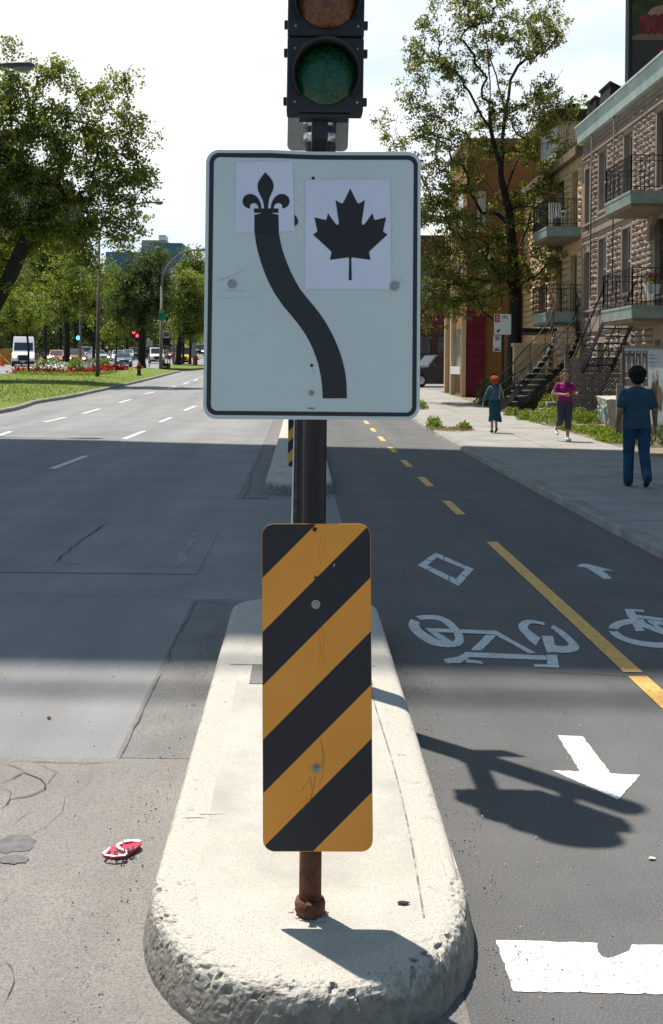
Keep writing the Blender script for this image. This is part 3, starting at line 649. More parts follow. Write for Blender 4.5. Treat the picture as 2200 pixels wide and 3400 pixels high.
# fixings, holes and scratches
def disc(b, u, v, r, off, th, n=20, conv=SP):
    b.prism([conv(u + r*math.cos(6.2832*k/n), v + r*math.sin(6.2832*k/n), off+th) for k in range(n)], (0, th, 0))
for (x, y, r) in ((232,948,30), (1268,961,30), (737,1645,17)):
    b = MB(); (u, v), = z7([(x, y)]); disc(b, u, v, r*.52, .0008 if x < 1000 else .003, .0015); disc(b, u, v, r*.52*.55, .002, .005, 6); b.ell(SP(u, v, .010), (.0035, .002, .0035), 8, 6); b.build('bolt', M['zinc'], panel)
for x, y in ((749,272), (740,1469)): (u, v), = z7([(x, y)]); b = MB(); disc(b, u, v, 5.2, .0004, .0008); b.build('hole', M['ink'], panel)
M['scratch'] = mat('scratch', (.38,.40,.40), .8)
b = MB()
def scr(b, pts, w, conv=SP, off=.0007, cz=z7):
    P = cz(pts)
    for (u0, v0), (u1, v1) in zip(P, P[1:]):
        d = Vector((u1-u0, v1-v0)); d.normalize(); w_e = w*.7; nx, ny = -d.y*w_e/2, d.x*w_e/2; k = random.uniform(.2, 1)
        b.prism([conv(u0+nx, v0+ny, off), conv(u1+nx*k, v1+ny*k, off), conv(u1-nx*k, v1-ny*k, off), conv(u0-nx, v0-ny, off)], (0, .0003, 0))
for pts, w_ in (([(118,935),(150,932),(185,910),(225,898),(262,880),(300,862)], 1.6), ([(160,920),(200,905),(240,893)], 2.2), ([(205,990),(260,993),(310,997)], 2.0), ([(150,992),(210,992)], 1), ([(120,1030),(200,1040),(300,1035),(400,1040)], .8),
                ([(325,1275),(360,1270),(398,1270)], 1.1), ([(1280,940),(1305,938),(1292,955)], 2), ([(1300,918),(1330,935),(1350,942)], 1.8), ([(1197,1580),(1200,1600)], 1.6), ([(1030,1555),(1025,1590)], 1), ([(1360,1180),(1358,1220)], .8),
                ([(1045,236),(1050,240)], 2.5), ([(775,1700),(788,1692)], 2), ([(1196,1655),(1199,1672)], 2.5), ([(270,1290),(290,1270)], 1), ([(190,1503),(196,1508)], 2.5), ([(1050,1384),(1056,1384)], 3), ([(230,1378),(233,1378)], 3), ([(1335,160),(1338,166)], 3), ([(740,1480),(752,1520),(750,1560)], .8), ([(370,1110),(400,1106)], 1), ([(1150,180),(1158,172)], 2), ([(640,420),(660,428)], 2), ([(145,1715),(152,1722)], 3), ([(870,1200),(873,1204)], 2.5), ([(1255,604),(1258,612)], 4), ([(1248,700),(1251,706)], 3)):
    b = MB(); scr(b, pts, w_); b.build('scratch', M['scratch'], panel)
def text_mesh(name, s, size, m, parent, place, ext=.0004, sx=1.0, font_off=0.0):
    """place: Matrix that puts the text's XY plane into the scene"""
    cu = bpy.data.curves.new(name, 'FONT'); cu.body = s; cu.size = size; cu.align_x = 'CENTER'; cu.align_y = 'CENTER'; cu.extrude = ext; cu.offset = font_off; cu.resolution_u = 3
    o = bpy.data.objects.new(name, cu); COL.objects.link(o); dg = bpy.context.evaluated_depsgraph_get(); me = bpy.data.meshes.new_from_object(o.evaluated_get(dg)); bpy.data.objects.remove(o)
    off = Vector((0,0,0)); q = parent
    while q.parent: q = q.parent
    off = ORG.get(q.name, off)
    me.transform(Matrix.Translation(-off) @ place @ Matrix.Diagonal((sx, 1, 1, 1))); me.materials.clear(); me.materials.append(m)
    r = bpy.data.objects.new(name, me); COL.objects.link(r); r.parent = parent; return r
FACE = Matrix.Rotation(R(90), 4, 'X')      # text upright, read from -Y
(u, v), = z7([(737,1744)]); text_mesh('lettering', 'RO-B', .0062, M['ink'], panel, Matrix.Translation(SP(u, v, .001)) @ FACE, sx=1.25)
# striped marker board
def stripes(name, period, frac, phase, c1=(.028,.028,.036), c2=(1.0,.385,.055), k=1.026):
    m = mat(name, c2, .5, spec=.35); t = m.node_tree; n = t.nodes; bs = n['Principled BSDF']
    co = n.new('ShaderNodeTexCoord'); s_ = n.new('ShaderNodeSeparateXYZ'); t.links.new(co.outputs['Object'], s_.inputs[0])
    mu = n.new('ShaderNodeMath'); mu.operation = 'MULTIPLY'; mu.inputs[1].default_value = -k; t.links.new(s_.outputs['X'], mu.inputs[0])
    ad = n.new('ShaderNodeMath'); ad.operation = 'ADD'; t.links.new(s_.outputs['Z'], ad.inputs[0]); t.links.new(mu.outputs[0], ad.inputs[1])
    a2 = n.new('ShaderNodeMath'); a2.operation = 'MULTIPLY_ADD'; a2.inputs[1].default_value = 1/period; a2.inputs[2].default_value = phase; t.links.new(ad.outputs[0], a2.inputs[0])
    fr = n.new('ShaderNodeMath'); fr.operation = 'FRACT'; t.links.new(a2.outputs[0], fr.inputs[0])
    gt = n.new('ShaderNodeMath'); gt.operation = 'LESS_THAN'; gt.inputs[1].default_value = frac; t.links.new(fr.outputs[0], gt.inputs[0])
    noi = n.new('ShaderNodeTexNoise'); noi.inputs['Scale'].default_value = 9; t.links.new(co.outputs['Object'], noi.inputs['Vector'])
    rp = n.new('ShaderNodeValToRGB'); rp.color_ramp.elements[0].color = (c2[0]*.86, c2[1]*.84, c2[2]*.8, 1); rp.color_ramp.elements[1].color = (c2[0], c2[1]*1.08, c2[2]*1.2, 1); t.links.new(noi.outputs['Fac'], rp.inputs[0])
    mx = n.new('ShaderNodeMix'); mx.data_type = 'RGBA'; mx.inputs['B'].default_value = (*c1, 1); t.links.new(gt.outputs[0], mx.inputs['Factor']); t.links.new(rp.outputs[0], mx.inputs['A'])
    t.links.new(mx.outputs['Result'], bs.inputs['Base Color']); return m
Ym = D0 - .034
def MP(u, v, off=0.0):
    Y = Ym - off; x, z = pl(u, v, Y); return (x, Y, z)
period = 362.5*Ym/F
x_, z_ = pl(873, 1917, Ym)   # lower end of the first black stripe at the left edge (local to the thing's origin)
loc0 = ORG[sp.name]; ph = -((z_-loc0.z) - 1.026*(x_-loc0.x))/period
M['hazard'] = stripes('hazard_stripes', period, .50, ph)
mc = [(870,1741),(1228,1740),(1236,2826),(874,2826)]
b = MB(); plate(b, rrect(mc, 38, 8), 0, .002, MP); M['yellow_edge'] = mat('yellow_edge', (.80,.38,.06), .5)
b2 = MB(); plate(b2, rrect([(868.6,1739.6),(1229.6,1738.6),(1237.6,2827.6),(872.4,2827.6)], 39, 8), -.0008, .002, MP)
mbd = b.build('marker_board', M['hazard'], sp); b2.build('board_edge', M['yellow_edge'], mbd)
z7b = lambda pts: [(700+x*.4545, 1350+y*.4545) for x, y in pts]
z8 = lambda pts: [(800+x*.3896, 2400+y*.3896) for x, y in pts]
def bolt(u, v, r, m, name='bolt', parent=mbd):
    b = MB(); disc(b, u, v, r, .0006, .0015, 20, MP); disc(b, u, v, r*.5, .002, .005, 6, MP); disc(b, u, v, r*.22, .006, .004, 10, MP); b.build(name, m, parent)
(u, v), = z7b([(757,897)]); bolt(u, v, 7.5, M['rust']); (u, v), = z7b([(766,1446)]); bolt(u, v, 15, M['zinc']); (u, v), = z8([(643,390)]); bolt(u, v, 14.8, M['zinc'])
b = MB(); (u, v), = z7b([(765,1250)]); disc(b, u, v, 5.4, .0006, .0006, 14, MP); b.build('hole', M['ink'], mbd)
b = MB(); (u, v), = z8([(648,626)]); disc(b, u, v, 4.8, .0006, .0006, 14, MP); b.build('hole', M['ink'], mbd)
M['scuff'] = mat('scuff', (.40,.17,.035), .8)
b = MB()
for pts, w_ in (([(675,140),(690,200),(705,260),(708,330),(695,400),(700,455)], 2.4), ([(690,200),(695,300),(690,380)], 1.4), ([(595,455),(575,490),(530,550),(505,605)], 1.8), ([(590,480),(598,530),(605,570)], 3), ([(630,450),(620,540),(605,610),(580,690)], 3), ([(560,640),(548,690),(525,755)], 1.8), ([(700,455),(680,490),(665,525)], 1.6), ([(590,375),(600,400)], 2), ([(610,600),(590,660),(575,700)], 2.5)):
    b = MB(); scr(b, pts, w_, MP, .0006, z8); b.build('scuff_mark', M['scuff'], mbd)
for pts, w_ in (([(800,940),(790,1060),(800,1180)], .8), ([(830,930),(825,1040),(840,1100)], .8), ([(770,1200),(765,1230)], 1), ([(800,1560),(830,1700),(815,1800),(845,1920)], 1.2), ([(780,1600),(800,1750),(790,1950)], .8), ([(870,1638),(872,1660)], 2.6)):
    b = MB(); scr(b, pts, w_, MP, .0006, z7b); b.build('scuff_mark', M['scuff'], mbd)
b = MB(); scr(b, [(903,1148),(893,1172)], 5, MP, .0006, z7b); b.build('paint_chip', M['sign_white'], mbd)
# ------------------------------------------------------------ traffic signal behind it
D1 = 5.55
ts = thing('traffic_signal', 'black traffic signal with green and amber lenses on a pole behind the big sign', 'traffic signal', (.055, D1, .15))
b = MB(); b.tube([(.055, D1, .13), (.055, D1, 1.5), (.088, D1, 2.9), (.096, D1, 4.75)], [.075,.075,.074,.073], 28); b.build('pole', M['post'], ts, smooth=True)
b = MB(); b.lathe((.055, D1, .15), [(.13,0),(.13,.02),(.10,.03),(.085,.09),(.078,.09)], 20); b.build('pole_base', M['post'], ts, smooth=True)
def TP(u, v, Y): x, z = pl(u, v, Y); return (x, Y, z)
z6b = lambda x, y: (650+x*.5195, y*.5195)
Yh = 5.08
def hexpx(b, x0, x1, y0, y1, Y0, Y1, lean=-10/720):
    """box whose front face spans the zoomed pixels, leaning with the head"""
    P = []
    for Y in (Y0, Y1):
        for (x, y) in ((x0, y1), (x1, y1), (x1, y0), (x0, y0)):
            u, v = z6b(x+lean*(y-0), y + (x-588)*.012); px_, pz = pl(u, v, Yh); P.append((px_, Y, pz))
    b.add(P, [(0,1,2,3),(4,7,6,5),(0,4,5,1),(1,5,6,2),(2,6,7,3),(3,7,4,0)])
head = thing_head = None
hb = MB()
for k in range(3): hexpx(hb, 588, 1078, 714-486*k-480, 714-486*k, Yh, Yh+.13)
head = hb.build('signal_head', M['signal_black'], ts, bevel=.008)
for yy in (138, 320, 632, -160, -340, -640):
    for xa_, xb2 in ((566, 592), (1076, 1104)): b = MB(); hexpx(b, xa_, xb2, yy-22, yy+22, Yh+.03, Yh+.07); b.build('hinge', M['signal_black'], head)
for k, m in ((0, 'green_lens'), (1, 'amber_lens'), (2, 'red_lens')):
    u, v = z6b(833 - 10/720*480 + 6 + k*6.7, 482-486*k); c = Vector(TP(u, v, Yh))
    r = .137; dm = MB(); dm.lathe((c.x, c.y, c.z), [(r*math.sin(a), -.035*math.cos(a)-.004) for a in np.linspace(.02, math.pi/2, 9)], 32, 'y')
    dm.build('lens', M[m], ts, smooth=True)
    # visor: hood open below
    b = MB(); n = 40; vs = []; a0, a1 = R(-38), R(218)
    for i in range(n+1):
        a = a0+(a1-a0)*i/n; ln = .02+.125*max(0, math.sin((a-a0)/(a1-a0)*math.pi))**.75; sx = .0
        for rr, yy in ((r+.012, 0), (r+.012+.004, -ln), (r+.006+.004, -ln), (r+.006, 0)):
            vs.append((c.x+rr*math.cos(a)-.0*yy, c.y+yy, c.z+rr*math.sin(a)+.10*yy))
    b.add(vs, [(i*4+j, i*4+(j+1) % 4, (i+1)*4+(j+1) % 4, (i+1)*4+j) for i in range(n) for j in range(4)]); b.build('visor', M['signal_black'], ts, smooth=True)
    for dx, dz in ((-.142,-.122),(.142,-.122),(-.142,.122),(.142,.122)): b = MB(); b.ell((c.x+dx, c.y-.002, c.z+dz), (.006,.004,.006), 8, 5); b.build('screw', M['zinc'], head)
b = MB(); hexpx(b, 668, 990, 716, 742, Yh+.01, Yh+.13); hexpx(b, 752, 858, 738, 862, Yh+.07, Yh+.44); b.build('bracket', M['signal_black'], ts, bevel=.006)
b = MB(); b.bar((.09, D1, 3.95), (.09, Yh+.1, 3.90), .05); b.build('top_bracket', M['signal_black'], ts)
b = MB()
for y_ in (790, 890):
    u, v = z6b(790, y_); x, z = pl(u, v, D1); b.tube([(x, D1, z-.022), (x, D1, z+.022)], .082, 28)
b.build('steel_strap', M['steel'], ts, smooth=True)
P = rrect([z6b(590,560), z6b(985,560), z6b(970,968), z6b(583,962)], 18, 6)
b = MB(); b.prism([TP(u, v, D1+.10) for u, v in P], (0, .003, 0)); b.build('sign_back', M['back_white'], ts, label='weathered pale back of a small sign')
b = MB(); b.prism([TP(u, v, D1-.03) for u, v in z7b([(610,95),(700,95),(692,900),(596,900)])], (0, .03, 0)); b.build('cable_trunking', M['galv'], ts)
b = MB(); b.prism([TP(u, v, D1-.032) for u, v in z7b([(605,95),(610.5,95),(596.5,900),(583,900)])], (0, .03, 0)); b.build('trunking_edge', M['signwhite'], ts)
# striped marker on the next island
x, z = pl(994, 1549, 14.75); 
hm = thing('hazard_marker', 'black and yellow striped marker board on the island beyond the sign post', 'hazard marker', (x, 14.8, .15))
px = 14.75/F
ph2 = 0.15
M['hazard_far'] = stripes('hazard_stripes_far', .29, .5, ph2)
b = MB(); cx = 957+38
P = rrect([(957, 1318), (1033, 1318), (1031, 1549), (955, 1549)], 9, 5); b.prism([TP(u, v, 14.75) for u, v in P], (0, .003, 0)); b.build('marker_board', M['hazard_far'], hm)
b = MB(); b.tube([(x, 14.8, .13), (x, 14.8, 1.25)], .03, 12); b.build('post', M['post'], hm, smooth=True)
# crushed packet on the road
c = Vector(G(404, 2815, .012)); pk = thing('crushed_packet', 'flattened red and white cardboard packet lying on the asphalt left of the island', 'litter', c)
M['packet_red'] = mat('packet_red', (.48,.035,.07), .6); M['packet_white'] = mat('packet_white', (.75,.72,.72), .6)
zp = lambda pts: [(x*.5844, 2100+y*.5844) for x, y in pts]
def PK(u, v, h): p = G(u, v, h); return p
out_ = [(580,1253),(620,1222),(700,1182),(780,1176),(803,1185),(795,1205),(712,1270),(640,1276),(590,1268)]
b = MB(); hs = [.014,.016,.020,.022,.03,.028,.016,.014,.012]
top = [PK(u, v, h) for (u, v), h in zip(zp(out_), hs)]; n = len(top); ctr = PK(*zp([(690,1230)])[0], .024)
b.add([(p[0], p[1], p[2]) for p in top] + [ctr] + [(p[0], p[1], p[2]-.008) for p in top], [(i, (i+1) % n, n) for i in range(n)] + [(i, (i+1) % n, n+1+(i+1) % n, n+1+i) for i in range(n)])
b.build('carton', M['packet_red'], pk)
b = MB()
for poly in ([(580,1253),(620,1222),(628,1226),(596,1256),(592,1268)], [(590,1268),(640,1276),(712,1270),(722,1252),(706,1258),(640,1268),(598,1262)], [(700,1182),(780,1176),(803,1185),(790,1192),(745,1188),(705,1194)], [(660,1205),(690,1190),(700,1196),(672,1212),(690,1228),(715,1238),(720,1250),(705,1244),(675,1234),(655,1216)]):
    b.prism([PK(u, v, .0275) for u, v in zp(poly)], (0, 0, .002))
b.build('white_print', M['packet_white'], pk)
b = MB()
for poly in ([(645,1245),(668,1240),(672,1248),(656,1252),(655,1262),(672,1260),(668,1268),(648,1268)], [(680,1235),(690,1234),(694,1252),(704,1250),(700,1232),(710,1231),(714,1252),(702,1260),(686,1260)], [(720,1228),(732,1224),(735,1240),(740,1232),(748,1236),(750,1216),(758,1212),(756,1236),(740,1248),(726,1244)]):
    b.prism([PK(u, v, .029) for u, v in zp(poly)], (0, 0, .002))
b.build('dark_print', M['ink'], pk)
# small stones and scraps
M['scrap'] = mat('scrap', (.55,.52,.48), .9)
for i, (u, v, m, lab) in enumerate(((162,2385,'rust','small brown stone on the pale asphalt square left'), (2165,2850,'scrap','white paper scrap on the bike path near the right edge'), (1338,2998,'bark','dark dead leaf flat on the island top right of post'))):
    h = .006 if i != 2 else .155; c = Vector(G(u, v, h)); b = MB(); n = 7
    if i: b.prism([(c.x+(.022 if i == 2 else .016)*math.cos(6.283*k/n)*random.uniform(.5, 1), c.y+.012*math.sin(6.283*k/n)*random.uniform(.5, 1), c.z) for k in range(n)], (0, 0, .002))
    else: b.ell((c.x, c.y, c.z+.003), (.011, .009, .006), 7, 5)
    b.build(['stone','paper_scrap','dead_leaf'][i], M[m], None, loc=c, label=lab, cat=['stone','litter','leaf'][i])
M['scrap'] = mat('scrap', (.55,.52,.48), .9)
gp = []
for i in range(1100):
    x = random.uniform(-1.6, 2.2); y = random.uniform(2.6, 7.5)
    if random.random() < .5: x = random.choice((-.50-abs(random.gauss(0,.06)), .54+abs(random.gauss(0,.09))))
    if -.48 < x < .51: continue
    gp.append((x, y, .012))
for i in range(1500): gp.append((3.19-abs(random.gauss(0, .10)), random.uniform(3, 34), .012))
leaf_mesh('grit', gp, .008, M['kerb_face'], aspect=.8, kind='stuff')
# ------------------------------------------------------------ buildings on the right
M['stone'] = mat('stone', (.33,.245,.195), .92, (.225,.168,.135), 2.2, (.35,.68), bump=.9, bscale=14, c3=(.22,.17,.14), s3=9, p3=(.6,.78), bdist=.03)
M['stone_smooth'] = mat('stone_smooth', (.34,.258,.208), .9, (.25,.19,.155), 1.2, (.35,.7), bump=.3, bscale=18)
M['beige_stone'] = mat('beige_stone', (.66,.44,.24), .9, (.50,.335,.18), 2.5, (.35,.7), bump=.8, bscale=8, bdist=.04)
M['orange_brick'] = mat('orange_brick', (.36,.165,.062), .9, (.30,.13,.048), 3, (.35,.65), bump=.3, bscale=40, c3=(.22,.10,.04), s3=14, p3=(.6,.8), aniso=(1,1,3))
def brickmat(name, c1, c2, mortar, sc_=1.0):
    m = mat(name, c1, .92); t = m.node_tree; n = t.nodes; b = n['Principled BSDF']; co = n.new('ShaderNodeTexCoord'); sx = n.new('ShaderNodeSeparateXYZ'); cb = n.new('ShaderNodeCombineXYZ'); ad = n.new('ShaderNodeMath')
    t.links.new(co.outputs['Object'], sx.inputs[0]); t.links.new(sx.outputs['X'], ad.inputs[0]); t.links.new(sx.outputs['Y'], ad.inputs[1]); t.links.new(ad.outputs[0], cb.inputs[0]); t.links.new(sx.outputs['Z'], cb.inputs[1])
    br_ = n.new('ShaderNodeTexBrick'); br_.inputs['Scale'].default_value = 1; br_.inputs['Brick Width'].default_value = .24*sc_; br_.inputs['Row Height'].default_value = .08*sc_; br_.inputs['Mortar Size'].default_value = .008; br_.inputs['Color1'].default_value = (*c1, 1); br_.inputs['Color2'].default_value = (*c2, 1); br_.inputs['Mortar'].default_value = (*mortar, 1); br_.inputs['Bias'].default_value = -.1
    nz = n.new('ShaderNodeTexNoise'); nz.inputs['Scale'].default_value = .5; nz.inputs['Detail'].default_value = 7; mr_ = n.new('ShaderNodeMapRange'); mr_.inputs['From Min'].default_value = .3; mr_.inputs['From Max'].default_value = .7; mr_.inputs['To Min'].default_value = .72; mr_.inputs['To Max'].default_value = 1.12
    vm = n.new('ShaderNodeVectorMath'); vm.operation = 'SCALE'; t.links.new(cb.outputs[0], br_.inputs['Vector']); t.links.new(co.outputs['Object'], nz.inputs['Vector']); t.links.new(nz.outputs['Fac'], mr_.inputs['Value']); t.links.new(br_.outputs['Color'], vm.inputs[0]); t.links.new(mr_.outputs[0], vm.inputs['Scale']); t.links.new(vm.outputs[0], b.inputs['Base Color']); return m
M['orange_brick'] = brickmat('orange_bricks', (.33,.15,.058), (.25,.105,.04), (.24,.16,.10), 1.4)
M['maroon'] = mat('maroon', (.16,.012,.035), .6, (.13,.01,.03), 2)
M['red_brick'] = brickmat('red_bricks', (.15,.05,.033), (.09,.032,.024), (.12,.09,.07), 1.2)
M['mortar'] = mat('mortar', (.13,.10,.085), .95)
M['cornice_green'] = mat('cornice_green', (.50,.58,.53), .7, (.38,.46,.42), 1.6, (.4,.65), c3=(.50,.56,.50), s3=3, p3=(.6,.7), aniso=(1,1,.3))
M['trim_green'] = mat('trim_green', (.28,.335,.29), .7, (.22,.265,.23), 3)
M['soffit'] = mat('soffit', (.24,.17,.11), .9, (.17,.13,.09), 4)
M['iron'] = mat('iron', (.015,.015,.017), .6)
M['frame_white'] = mat('frame_white', (.50,.49,.46), .6); M['frame_dark'] = mat('frame_dark', (.05,.04,.035), .7)
M['wood_door'] = mat('wood_door', (.16,.07,.03), .5, (.11,.045,.02), 4, aniso=(1,1,.2))
M['roofing'] = mat('roofing', (.022,.021,.022), .8)
M['corrugated'] = mat('corrugated', (.48,.50,.52), .6)
M['wood_cream'] = mat('wood_cream', (.58,.43,.26), .7); M['grey_metal'] = mat('grey_metal', (.33,.32,.31), .6)
M['tread'] = mat('tread', (.16,.16,.165), .4, spec=.5)
def facade(t, X, y0, y1, z0, z1, openings, m, depth=.22, back=.4):
    """street wall in the plane x=X with real openings; the jambs go back to the glass"""
    ycut = sorted(set([y0, y1] + [o[k] for o in openings for k in (0, 1)])); zcut = sorted(set([z0, z1] + [o[k] for o in openings for k in (2, 3)]))
    b = MB()
    for a, c in zip(ycut, ycut[1:]):
        for e, g in zip(zcut, zcut[1:]):
            my, mz = (a+c)/2, (e+g)/2
            if not any(o[0] < my < o[1] and o[2] < mz < o[3] for o in openings): b.quad((X,a,e),(X,c,e),(X,c,g),(X,a,g))
    for o in openings:
        a, c, e, g = o[:4]
        b.quad((X,a,e),(X+depth,a,e),(X+depth,a,g),(X,a,g)); b.quad((X,c,e),(X,c,g),(X+depth,c,g),(X+depth,c,e))
        b.quad((X,a,g),(X+depth,a,g),(X+depth,c,g),(X,c,g)); b.quad((X,a,e),(X,c,e),(X+depth,c,e),(X+depth,a,e))
    return b
def rustic(b, X, y0, y1, z0, z1, avoid, ch=.215, bl=(.35, .7)):
    z = z0
    while z+ch < z1+.01:
        ze = z+ch-.030; iv = [(y0, y1)]
        for a, c, e, g in [o[:4] for o in avoid]:
            if e-.12 < ze and g+.17 > z:
                nv = []
                for p, q in iv:
                    if c+.10 <= p or a-.10 >= q: nv.append((p, q)); continue
                    if a-.10 > p: nv.append((p, a-.10))
                    if c+.10 < q: nv.append((c+.10, q))
                iv = nv
        for p_, q_ in iv:
            if q_-p_ < .12: continue
            b.mi = 1; b.quad((X-.002,p_,z),(X-.002,q_,z),(X-.002,q_,z+ch),(X-.002,p_,z+ch)); b.mi = 0
            k = max(1, int((q_-p_)/random.uniform(*bl))); cuts = [p_] + sorted(p_+(q_-p_)*(i+random.uniform(-.22, .22))/k for i in range(1, k)) + [q_]
            for y, ye in zip(cuts, cuts[1:]):
                ye -= .022; o = random.uniform(.035, .07); nseg = max(2, int((ye-y)/.13)); grid = []
                for j in range(4):
                    for i in range(nseg+1):
                        yy = y+(ye-y)*i/nseg; zz = z+(ze-z)*j/3; edge = i in (0, nseg) or j in (0, 3)
                        grid.append((X-.004 if edge else X-o*random.uniform(.45, 1.2), yy + (0 if edge else random.uniform(-.03,.03)), zz + (0 if edge else random.uniform(-.015,.015))))
                n = nseg+1; b.add(grid, [(j*n+i, j*n+i+1, (j+1)*n+i+1, (j+1)*n+i) for j in range(3) for i in range(nseg)])
        z += ch
def window(t, X, a, c, e, g, m='frame_white', name='window'):
    x = X+.17; b = MB(); w_ = .05
    b.box(x, x+.05, a, a+w_, e, g); b.box(x, x+.05, c-w_, c, e, g); b.box(x, x+.05, a+w_, c-w_, e, e+w_); b.box(x, x+.05, a+w_, c-w_, g-w_, g)
    mz = (e+g)/2; b.box(x-.01, x+.05, a+w_, c-w_, mz-.025, mz+.025)
    f = b.build(name, M[m], t)
    b = MB(); b.quad((x+.02, a, e), (x+.02, c, e), (x+.02, c, g), (x+.02, a, g)); b.build('pane', M['window_glass'], f)
    b = MB(); b.box(X-.05, X+.16, a-.06, c+.06, e-.10, e-.002); b.build('sill', M['stone_smooth'], f)
FX = 9.5
st = thing('stone_building', 'three-storey grey stone row house with rough-cut blocks, pale green cornice and iron balconies', 'building', (FX, 26, 0))
ops = [(34.95,35.85,6.75,8.62),(32.2,33.05,6.75,8.62),(28.9,30.0,6.2,8.6),(25.6,26.6,6.75,8.62),(22.5,23.4,6.75,8.62),
       (34.9,35.8,3.95,5.85),(32.3,33.15,3.95,5.85),(28.7,30.1,3.3,5.75),(25.6,26.6,3.95,5.85),
       (35.0,35.8,.9,2.5),(32.3,33.1,.6,2.5),(29.2,30.0,.9,2.5),(26.9,27.6,.5,2.5),(37.0,37.6,6.3,8.4),(36.9,37.6,3.4,5.6)]
b = facade(st, FX, 18, 37.9, 0, 9.45, ops, None)
b.quad((FX,18,0),(FX,18,9.45),(22,18,9.45),(22,18,0)); b.quad((FX,37.9,0),(22,37.9,0),(22,37.9,9.45),(FX,37.9,9.45)); b.quad((FX,18,9.45),(FX,37.9,9.45),(22,37.9,9.45),(22,18,9.45)); b.quad((22,18,0),(22,37.9,0),(22,37.9,9.45),(22,18,9.45))
for z in (6.05, 6.45, 3.1, 3.5, 8.98, 5.98): b.box(FX-.03, FX-.001, 18, 37.9, z-.07, z+.07) if z in (3.3,) else None
wall = b.build('wall', M['stone_smooth'], st)
b = MB()
for z0, z1 in ((.3, 2.9), (3.64, 6.08), (6.56, 8.76)): rustic(b, FX, 19, 37.8, z0, z1, ops, ch=.168, bl=(.26, .55))
rustic(b, FX, 19, 37.8, 9.0, 9.42, [], ch=.168, bl=(.26, .55)) if False else None
rustic(b, FX, 19, 37.8, 8.86, 9.30, [], ch=.168, bl=(.26, .55))
b.build('rough_stonework', [M['stone'], M['mortar']], st)
b = MB()
for z in (8.80, 6.52, 6.15, 3.62, 2.95):
    b.box(FX-.045, FX+.001, 18, 37.9, z-.035, z+.035)
b.build('stone_course', M['stone_smooth'], st)
b = MB(); b.hexa([(FX-.16,18,9.36),(FX+.02,18,9.36),(FX+.02,38.0,9.36),(FX-.16,38.0,9.36),(FX-.22,18,9.88),(FX+.02,18,9.88),(FX+.02,38.1,9.88),(FX-.22,38.1,9.88)])
b.box(FX-.26, FX+.05, 18, 38.1, 9.882, 9.94)
for y in np.arange(19, 38, 1.1): b.box(FX-.36, FX-.20, y, y+.03, 9.5, 9.85) if False else None
b.build('cornice', M['cornice_green'], st)
for (a, c, e, g) in ops[:2]+ops[3:7]+ops[8:13]: window(st, FX, a, c, e, g)
for (a, c, e, g) in (ops[13], ops[14]): window(st, FX, a, c, e, g, 'frame_dark')
for (a, c, e, g) in (ops[2], ops[7]):
    b = MB(); x = FX+.15; b.box(x, x+.05, a, a+.1, e, g); b.box(x, x+.05, c-.1, c, e, g); b.box(x, x+.05, a+.1, c-.1, g-.5, g-.42); b.box(x, x+.05, a+.1, c-.1, e, e+.8); b.box(x,x+.05,a+.1,c-.1,g-.08,g)
    d = b.build('door', M['wood_door'], st); b = MB(); b.quad((x+.03, a, e), (x+.03, c, e), (x+.03, c, g), (x+.03, a, g)); b.build('pane', M['window_glass'], d)
b = MB(); n = 12       # arch over the lower balcony door
for k in range(n):
    a0, a1 = math.pi*k/n, math.pi*(k+1)/n; f_ = lambda a, r: (29.4+r*math.cos(a), 5.2+r*.9*math.sin(a))
    p, q, r_, s_ = f_(a0,.75), f_(a1,.75), f_(a1,1.0), f_(a0,1.0)
    b.prism([(FX-.14,p[0],p[1]),(FX-.14,q[0],q[1]),(FX-.14,r_[0],r_[1]),(FX-.14,s_[0],s_[1])], (.138,0,0))
b.build('door_arch', M['stone'], st)
for y in (36.3, 33.7):
    b = MB(); b.tube([(FX-.12, y, 4.0), (FX-.12, y, 9.4)], .022, 8); b.build('drainpipe', M['brown'], st, smooth=True)
def balcony(t, x0, x1, y0, y1, z, rail=.98, parent_build=None, bars=True, side=(1, 1, 1)):
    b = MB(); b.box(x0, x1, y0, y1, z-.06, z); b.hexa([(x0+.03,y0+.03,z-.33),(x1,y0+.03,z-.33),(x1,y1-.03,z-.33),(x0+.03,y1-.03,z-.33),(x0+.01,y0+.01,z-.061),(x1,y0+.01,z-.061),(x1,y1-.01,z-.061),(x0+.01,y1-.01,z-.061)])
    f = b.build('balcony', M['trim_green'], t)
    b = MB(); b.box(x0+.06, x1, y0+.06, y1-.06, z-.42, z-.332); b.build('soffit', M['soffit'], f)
    b = MB(); r = .012
    segs = [((x1, y0+.04), (x0+.04, y0+.04)), ((x0+.04, y0+.04), (x0+.04, y1-.04)), ((x0+.04, y1-.04), (x1, y1-.04))]
    for s_, (a, c) in zip(side, segs):
        if not s_: continue
        A = Vector((*a, z)); C = Vector((*c, z)); n = max(2, int((C-A).length/.115))
        for hz in (rail, .10): b.bar(A+Vector((0,0,hz)), C+Vector((0,0,hz)), .035 if hz > .5 else .022, .02)
        if rail > .5: b.bar(A+Vector((0,0,rail-.14)), C+Vector((0,0,rail-.14)), .02, .014)
        for k in range(n+1):
            p = A.lerp(C, k/n); w_ = .030 if k in (0, n) else .014; b.box(p.x-w_/2, p.x+w_/2, p.y-w_/2, p.y+w_/2, z, z+rail)
    b.build('railing', M['iron'], t)
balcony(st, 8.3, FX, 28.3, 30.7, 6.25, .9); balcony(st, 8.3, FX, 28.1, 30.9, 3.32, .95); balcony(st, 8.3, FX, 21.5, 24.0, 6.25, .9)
def rail_line(b, pts, h, r=.014, posts=True):
    P = [Vector(p)+Vector((0,0,h)) for p in pts]; b.tube(P, r, 6)
    return b
